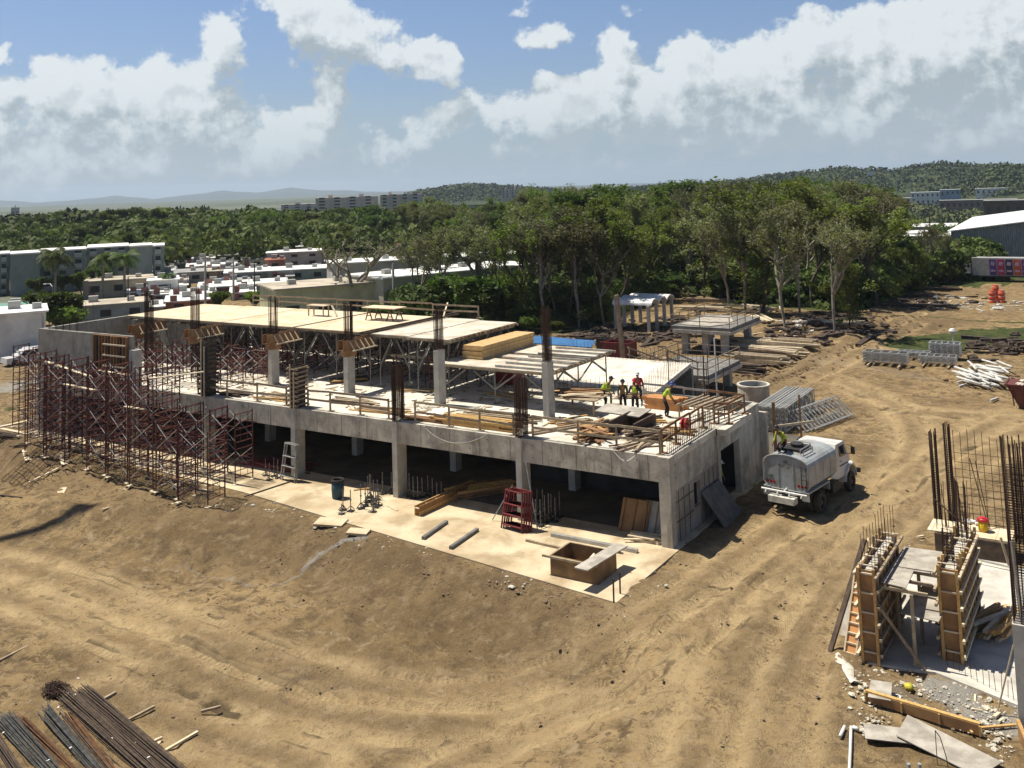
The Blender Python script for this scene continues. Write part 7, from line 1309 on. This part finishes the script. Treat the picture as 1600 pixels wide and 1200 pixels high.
# far tall apartment towers
tw = flat('tower_beige', (.62, .53, .44), .85); tw2 = flat('tower_grey', (.55, .51, .47), .85)
def tower(px0, px1, pyt, dist, label, mt, fl=9):
    a0, a1 = azel(px0, 320)[0], azel(px1, 320)[0]; am = (a0+a1)/2; x, y = dist*math.sin(am), dist*math.cos(am); w_ = dist*(a1-a0); e = azel((px0+px1)/2, pyt)[1]; top = H+dist*math.tan(e); c = thing('apartment_tower', label, 'apartment tower', (x, y, -3), 'far apartment towers'); c.rotation_euler = (0, 0, -am)
    def put(m, n_, mt_): o = m.build(n_, mt_, None); o.parent = c
    put(MB().box(-w_/2, 0, 0, w_/2, 16, top+3), 'wall', mt); put(MB().box(-w_*.1, 3, top+3.01, w_*.06, 9, top+4.8), 'roof_room', mt); n_ = max(2, int(w_/7)); fh = min(3.2, (top+3)/fl); st = max(0, int((top+3)/fh)-fl)
    for f in range(max(st, int((top+3)/fh)-5), int((top+3)/fh)):
        for k in range(n_): xx = -w_/2+w_*(k+.2)/n_; put(MB().box(xx, -.12, f*fh+1.1, xx+w_/n_*.38, -.01, f*fh+2.1), 'window', glass_d)
    for k in range(n_+1): xx = -w_/2+w_*k/n_; put(MB().box(xx-.35, -.9, 0, xx+.35, -.13, top+3), 'wall_fin', mt)
for a in ((494, 541, 309, 620, 'beige apartment slab, left end of the long far row', tw, 8), (541.5, 590, 307, 620, 'beige apartment slab, second in the long far row', tw2, 8), (595, 626, 304, 600, 'beige apartment slab, third in the long far row', tw, 8), (626.5, 659, 303, 600, 'beige apartment slab, right end of the long far row', tw2, 8), (440, 493, 319, 800, 'lower grey apartment slab left of the long far row', tw2, 5), (275, 331, 328, 900, 'pale wide building on the left horizon', flat('far_white', (.42, .44, .44)), 3), (785, 797, 296, 950, 'far grey tower, leftmost in front of the middle hill', tw2, 9), (799, 812, 294, 950, 'far grey tower, second in front of the middle hill', tw2, 9), (814, 836, 297, 960, 'broad far grey tower right of its two neighbours', tw2, 8), (1068, 1084, 284, 1150, 'far pale tower on the right ridge, leftmost', tw, 6), (1086, 1100, 286, 1150, 'far pale tower on the right ridge, second', tw, 6), (1104, 1124, 282, 1150, 'far pale tower on the right ridge, rightmost', tw, 7), (18, 30, 324, 900, 'small tower on the left horizon', tw2, 3)): tower(*a)
# right side: warehouse, brown block, other roofs
x0, y0, _ = Gt(1490, 412); c = thing('warehouse', 'large corrugated grey warehouse with a low white gable roof at the right', 'warehouse', (x0, y0, 0)); cor = M('corrugated_grey', (.42, .43, .43), (.33, .34, .34), .8, .6, metal=.2, streak=((.13, .12, .11), .5)); xe = atY(1700, 400, y0)[0]; hl = atY(1490, 362, y0)[2]; hr = atY(1600, 346, y0)[2]
m = MB(); n_ = 60
for k in range(n_): a = x0+(xe-x0)*k/n_; b_ = x0+(xe-x0)*(k+1)/n_; md = (a+b_)/2; za = hl+(hr-hl)*(k/n_)*1.6; m.quad((a, y0, 1.5), (md, y0-.18, 1.5), (md, y0-.18, za), (a, y0, za)); m.quad((md, y0-.18, 1.5), (b_, y0, 1.5), (b_, y0, za), (md, y0-.18, za))
m.build('front_wall', cor, c); MB().box(x0, y0-.25, -.5, xe, y0+.1, 1.49).build('base_wall', flat('base_bluegrey', (.13, .15, .18)), c); MB().box(x0-.1, y0+.1, -.5, x0+.2, y0+30, hl-.1).build('side_wall', cor, c)
m = MB(); m.hexa([(x0-.6, y0-.5, hl), (xe, y0-.5, hl+(hr-hl)*1.6), (xe, y0+32, hl+(hr-hl)*1.6+1), (x0-.6, y0+32, hl+1), (x0-.6, y0-.5, hl+.15), (xe, y0-.5, hl+(hr-hl)*1.6+.15), (xe, y0+32, hl+(hr-hl)*1.6+1.15), (x0-.6, y0+32, hl+1.15)]); m.build('roof', white_p, c)
house(1440, 398, 80, 26, 20, 'lower white roofed shed left of the warehouse, half hidden by trees', wcol[6], white_p, 'shed', 'shed', tank=False); house(1465, 372, 60, 16, 16, 'second low white roofed shed behind the first, left of the warehouse', wcol[1], white_p, 'shed', 'shed', tank=False); house(1380, 385, 60, 14, 18, 'white roofed shed further left behind the trees', wcol[1], white_p, 'shed', 'shed', tank=False)
house(1530, 343, 96, 28, 14, 'brown unfinished looking block with rows of openings behind the warehouse', flat('brown_block', (.22, .16, .12)), roofg, 'building', 'building', floors=2, tank=False); house(1585, 348, 70, 34, 12, 'dark brown open fronted block at the right edge behind the warehouse', flat('dark_brown_block', (.11, .075, .055)), roofg, 'building', 'building', tank=False)
for i, (px, py, w_, h_, lb, wm) in enumerate(((1450, 312, 44, 12, 'pale blue white house cluster left below the hill', wcol[0]), (1485, 308, 26, 12, 'blue house left of the dark palm', flat('wall_blue', (.22, .34, .45))), (1550, 304, 40, 10, 'white house right of the dark palm', wcol[0]), (1578, 308, 30, 9, 'long white roof near the right edge below the hill', wcol[0]), (1420, 318, 20, 9, 'small white house at the left end of the hill houses', wcol[0]), (1475, 328, 26, 14, 'grey shed in front of the blue house', wcol[1]))): house(px, py, w_, h_, 10, lb, wm, roofw, group=None, tank=False, dist=860)
# poles and wires
def pole(px, pyb, pyt, label, r=.14, arm=None, lamp=False, mt=None, cat='utility pole'):
    x, y, z = Gt(px, pyb); t_ = atY(px, pyt, y); c = thing('utility_pole' if not lamp else 'street_lamp', label, cat, (x, y, z)); MB().tube((x, y, z-.3), (x, y, t_[2]), r, 6, r*.7).build('pole', mt or col_m, c)
    if arm: MB().cbox((x, y-.05, t_[2]-.5), (arm, .12, .12)).build('cross_arm', mt or col_m, c)
    if lamp: MB().path([(x, y, t_[2]), (x-.5, y, t_[2]+.35), (x-1.3, y, t_[2]+.3)], .06, 5).build('arm', mt or galv, c); MB().cbox((x-1.5, y, t_[2]+.28), (.6, .25, .12)).build('lamp_head', white_p, c)
    return (x, y, t_[2])
p1 = pole(321, 482, 397, 'grey concrete utility pole with a cross arm behind the tall rebar', .2, 2.2); p2 = pole(365, 470, 402, 'grey utility pole right of the first behind the plywood deck', .2, 2.2); p3 = pole(398, 478, 412, 'dark thin pole right of the twin poles', .12, mt=oldwood); p4 = pole(200, 500, 432, 'thin dark pole in front of the long fluted shed', .10, mt=oldwood); p5 = pole(231, 445, 408, 'thin dark pole right of the three palms', .1, mt=oldwood); p6 = pole(616, 505, 412, 'pale grey post in front of the long building by the bare tree', .2)
pole(81, 518, 448, 'grey street lamp with a curved arm at the far left', .08, lamp=True, cat='street lamp'); pole(1405, 345, 272, 'tall floodlight mast above the woods at the right', .25, 1.6, mt=galv, cat='mast'); pole(1424, 340, 285, 'thinner floodlight mast right of the tall one', .2, 1.4, mt=galv, cat='mast'); pole(1488, 325, 281, 'twin lamp mast among the right hill houses', .2, 2.4, mt=galv, cat='mast'); pole(1459, 440, 335, 'dark slender pole among the trees left of the warehouse', .12, mt=oldwood); pole(16, 560, 500, 'dark slender pole against the plain white block', .07, mt=oldwood)
def wire(a, b_, label, sag=.8, n=10): m = MB(); m.path([(a[0]+(b_[0]-a[0])*u, a[1]+(b_[1]-a[1])*u, a[2]+(b_[2]-a[2])*u-sag*4*u*(1-u)) for u in [i/n for i in range(n+1)]], .025, 3); solo('power_line', m, black, label, 'wire')
wire(p1, p2, 'power line between the twin grey poles'); wire(p2, p3, 'power line from the second grey pole to the dark pole'); wire(p4, p1, 'power line from the pole by the fluted shed to the first grey pole', 1.0)
# boundary hoarding behind the site at the left
m = MB(); c = None
# ---------------- hills and mountains ----------------
def ridge(name, pts, dist, base, mt, depth=500, n=240, rough=4., thick=1.0, seed=1):
    """a real hill range: a grid of ground rising to a crest and falling behind"""
    xs = np.linspace(pts[0][0], pts[-1][0], n); ev = np.interp(xs, [p[0] for p in pts], [p[1] for p in pts]); rows = 34; v = []
    for r in range(rows):
        u = r/(rows-1); prof = math.sin(math.pi*min(u/1.1, 1))**1.1 if u < .55 else math.cos((u-.55)/.45*math.pi/2)**.8
        for px, py in zip(xs, ev):
            a, e = azel(px, py); top = H+dist*math.tan(e)-base; d = dist+(u-.5)*depth; wx, wy = d*math.sin(a), d*math.cos(a); nz = float(vnoise(wx, wy, 12/dist, seed))*rough+float(vnoise(wx, wy, 45/dist, seed+1))*rough*.7; z = base+max(0, top)*prof+nz*min(1, prof*2); v.append((d*math.sin(a), d*math.cos(a), z))
    f = [(r*n+i, r*n+i+1, (r+1)*n+i+1, (r+1)*n+i) for r in range(rows-1) for i in range(n-1)]; me = bpy.data.meshes.new(name); me.from_pydata(v, [], f); me.materials.append(mt); o = bpy.data.objects.new(name, me); COL.objects.link(o); return tag(o, kind='structure')
hm = M('wooded_hill', (.022, .036, .013), (.052, .070, .026), .035, .95, lo=.38, hi=.62, detail=8, grime=(.018, .028, .012), gscale=.10, gamt=.7); hm2 = M('far_hill', (.03, .045, .04), (.05, .065, .05), .01, .95, detail=8)
ridge('right_hill', [(1000, 300), (1060, 291), (1120, 287), (1180, 283), (1260, 274), (1330, 268), (1400, 272), (1440, 262), (1480, 257), (1540, 260), (1600, 260), (1700, 256), (1800, 262)], 1250, -4, hm, 700, rough=7)
ridge('near_right_hill', [(1490, 300), (1530, 285), (1560, 268), (1600, 262), (1700, 262)], 950, -14, hm, 260, 120, rough=5, seed=5)
ridge('middle_hill', [(640, 305), (690, 297), (720, 293), (760, 293), (800, 297), (850, 299), (900, 305), (1000, 296), (1080, 293)], 1500, -4, hm, 600, rough=6, seed=8)
ridge('mountain_range', [(-200, 300), (60, 316), (120, 312), (180, 306), (240, 311), (300, 304), (350, 298), (400, 302), (455, 293), (500, 297), (560, 300), (640, 303), (760, 306), (860, 303), (920, 298), (980, 300), (1100, 303)], 11000, -10, hm2, 2500, 300, rough=26, seed=12)
HV = [tuple(v.co) for nm in ('right_hill', 'near_right_hill', 'middle_hill') for v in bpy.data.objects[nm].data.vertices if v.co.z > -2]
def pos4(rs):
    x, y, z = HV[int(rs.integers(len(HV)))]; d = math.hypot(x, y); return x+rs.uniform(-8, 8), y+rs.uniform(-8, 8), z-2.5, rs.uniform(5, 9.5)*(.6+d/1800)
far_wood('hill_wood', 5200, pos4, 6, 36, M('hill_wood_leaf', (.022, .038, .012), (.065, .088, .028), .02, .8))
for i, (px, pyb, w_, h_, lb) in enumerate(((1475, 276, 20, 9, 'pale house on the right hill slope'), (1360, 272, 10, 5, 'tiny pale house on the hill crest'), (1550, 275, 9, 5, 'tiny white house on the right slope'))):
    a, e = azel(px, pyb); d = 1120; x, y, z = d*math.sin(a), d*math.cos(a), H+d*math.tan(e); s = d/F; c = thing('hill_house', lb, 'house', (x, y, z)); c.rotation_euler = (0, 0, -a); o = MB().box(-w_*s/2, 0, -6, w_*s/2, 14, h_*s*.8).build('wall', wcol[0], None); o.parent = c; o = MB().box(-w_*s/2-.5, -.5, h_*s*.8+.01, w_*s/2+.5, 14.5, h_*s).build('roof', roofg, None); o.parent = c
# ---------------- haze ----------------
m = MB(); m.box(-12500, -3500, -60, 10500, 13500, 190); hz = m.build('haze', None); hz.data.materials.clear()
hm_ = bpy.data.materials.new('haze'); hm_.use_nodes = True; hm_.node_tree.nodes.clear(); n = NT(hm_.node_tree); o_ = n.add('ShaderNodeOutputMaterial'); pv = n.add('ShaderNodeVolumePrincipled'); pv.inputs['Color'].default_value = (.72, .86, 1, 1); pv.inputs['Density'].default_value = .0001; pv.inputs['Anisotropy'].default_value = .2; n.l.new(pv.outputs[0], o_.inputs['Volume']); hz.data.materials.append(hm_); tag(hz, kind='stuff')
SC.cycles.volume_bounces = 0; SC.cycles.max_bounces = 6; SC.cycles.diffuse_bounces = 3; SC.cycles.transparent_max_bounces = 8
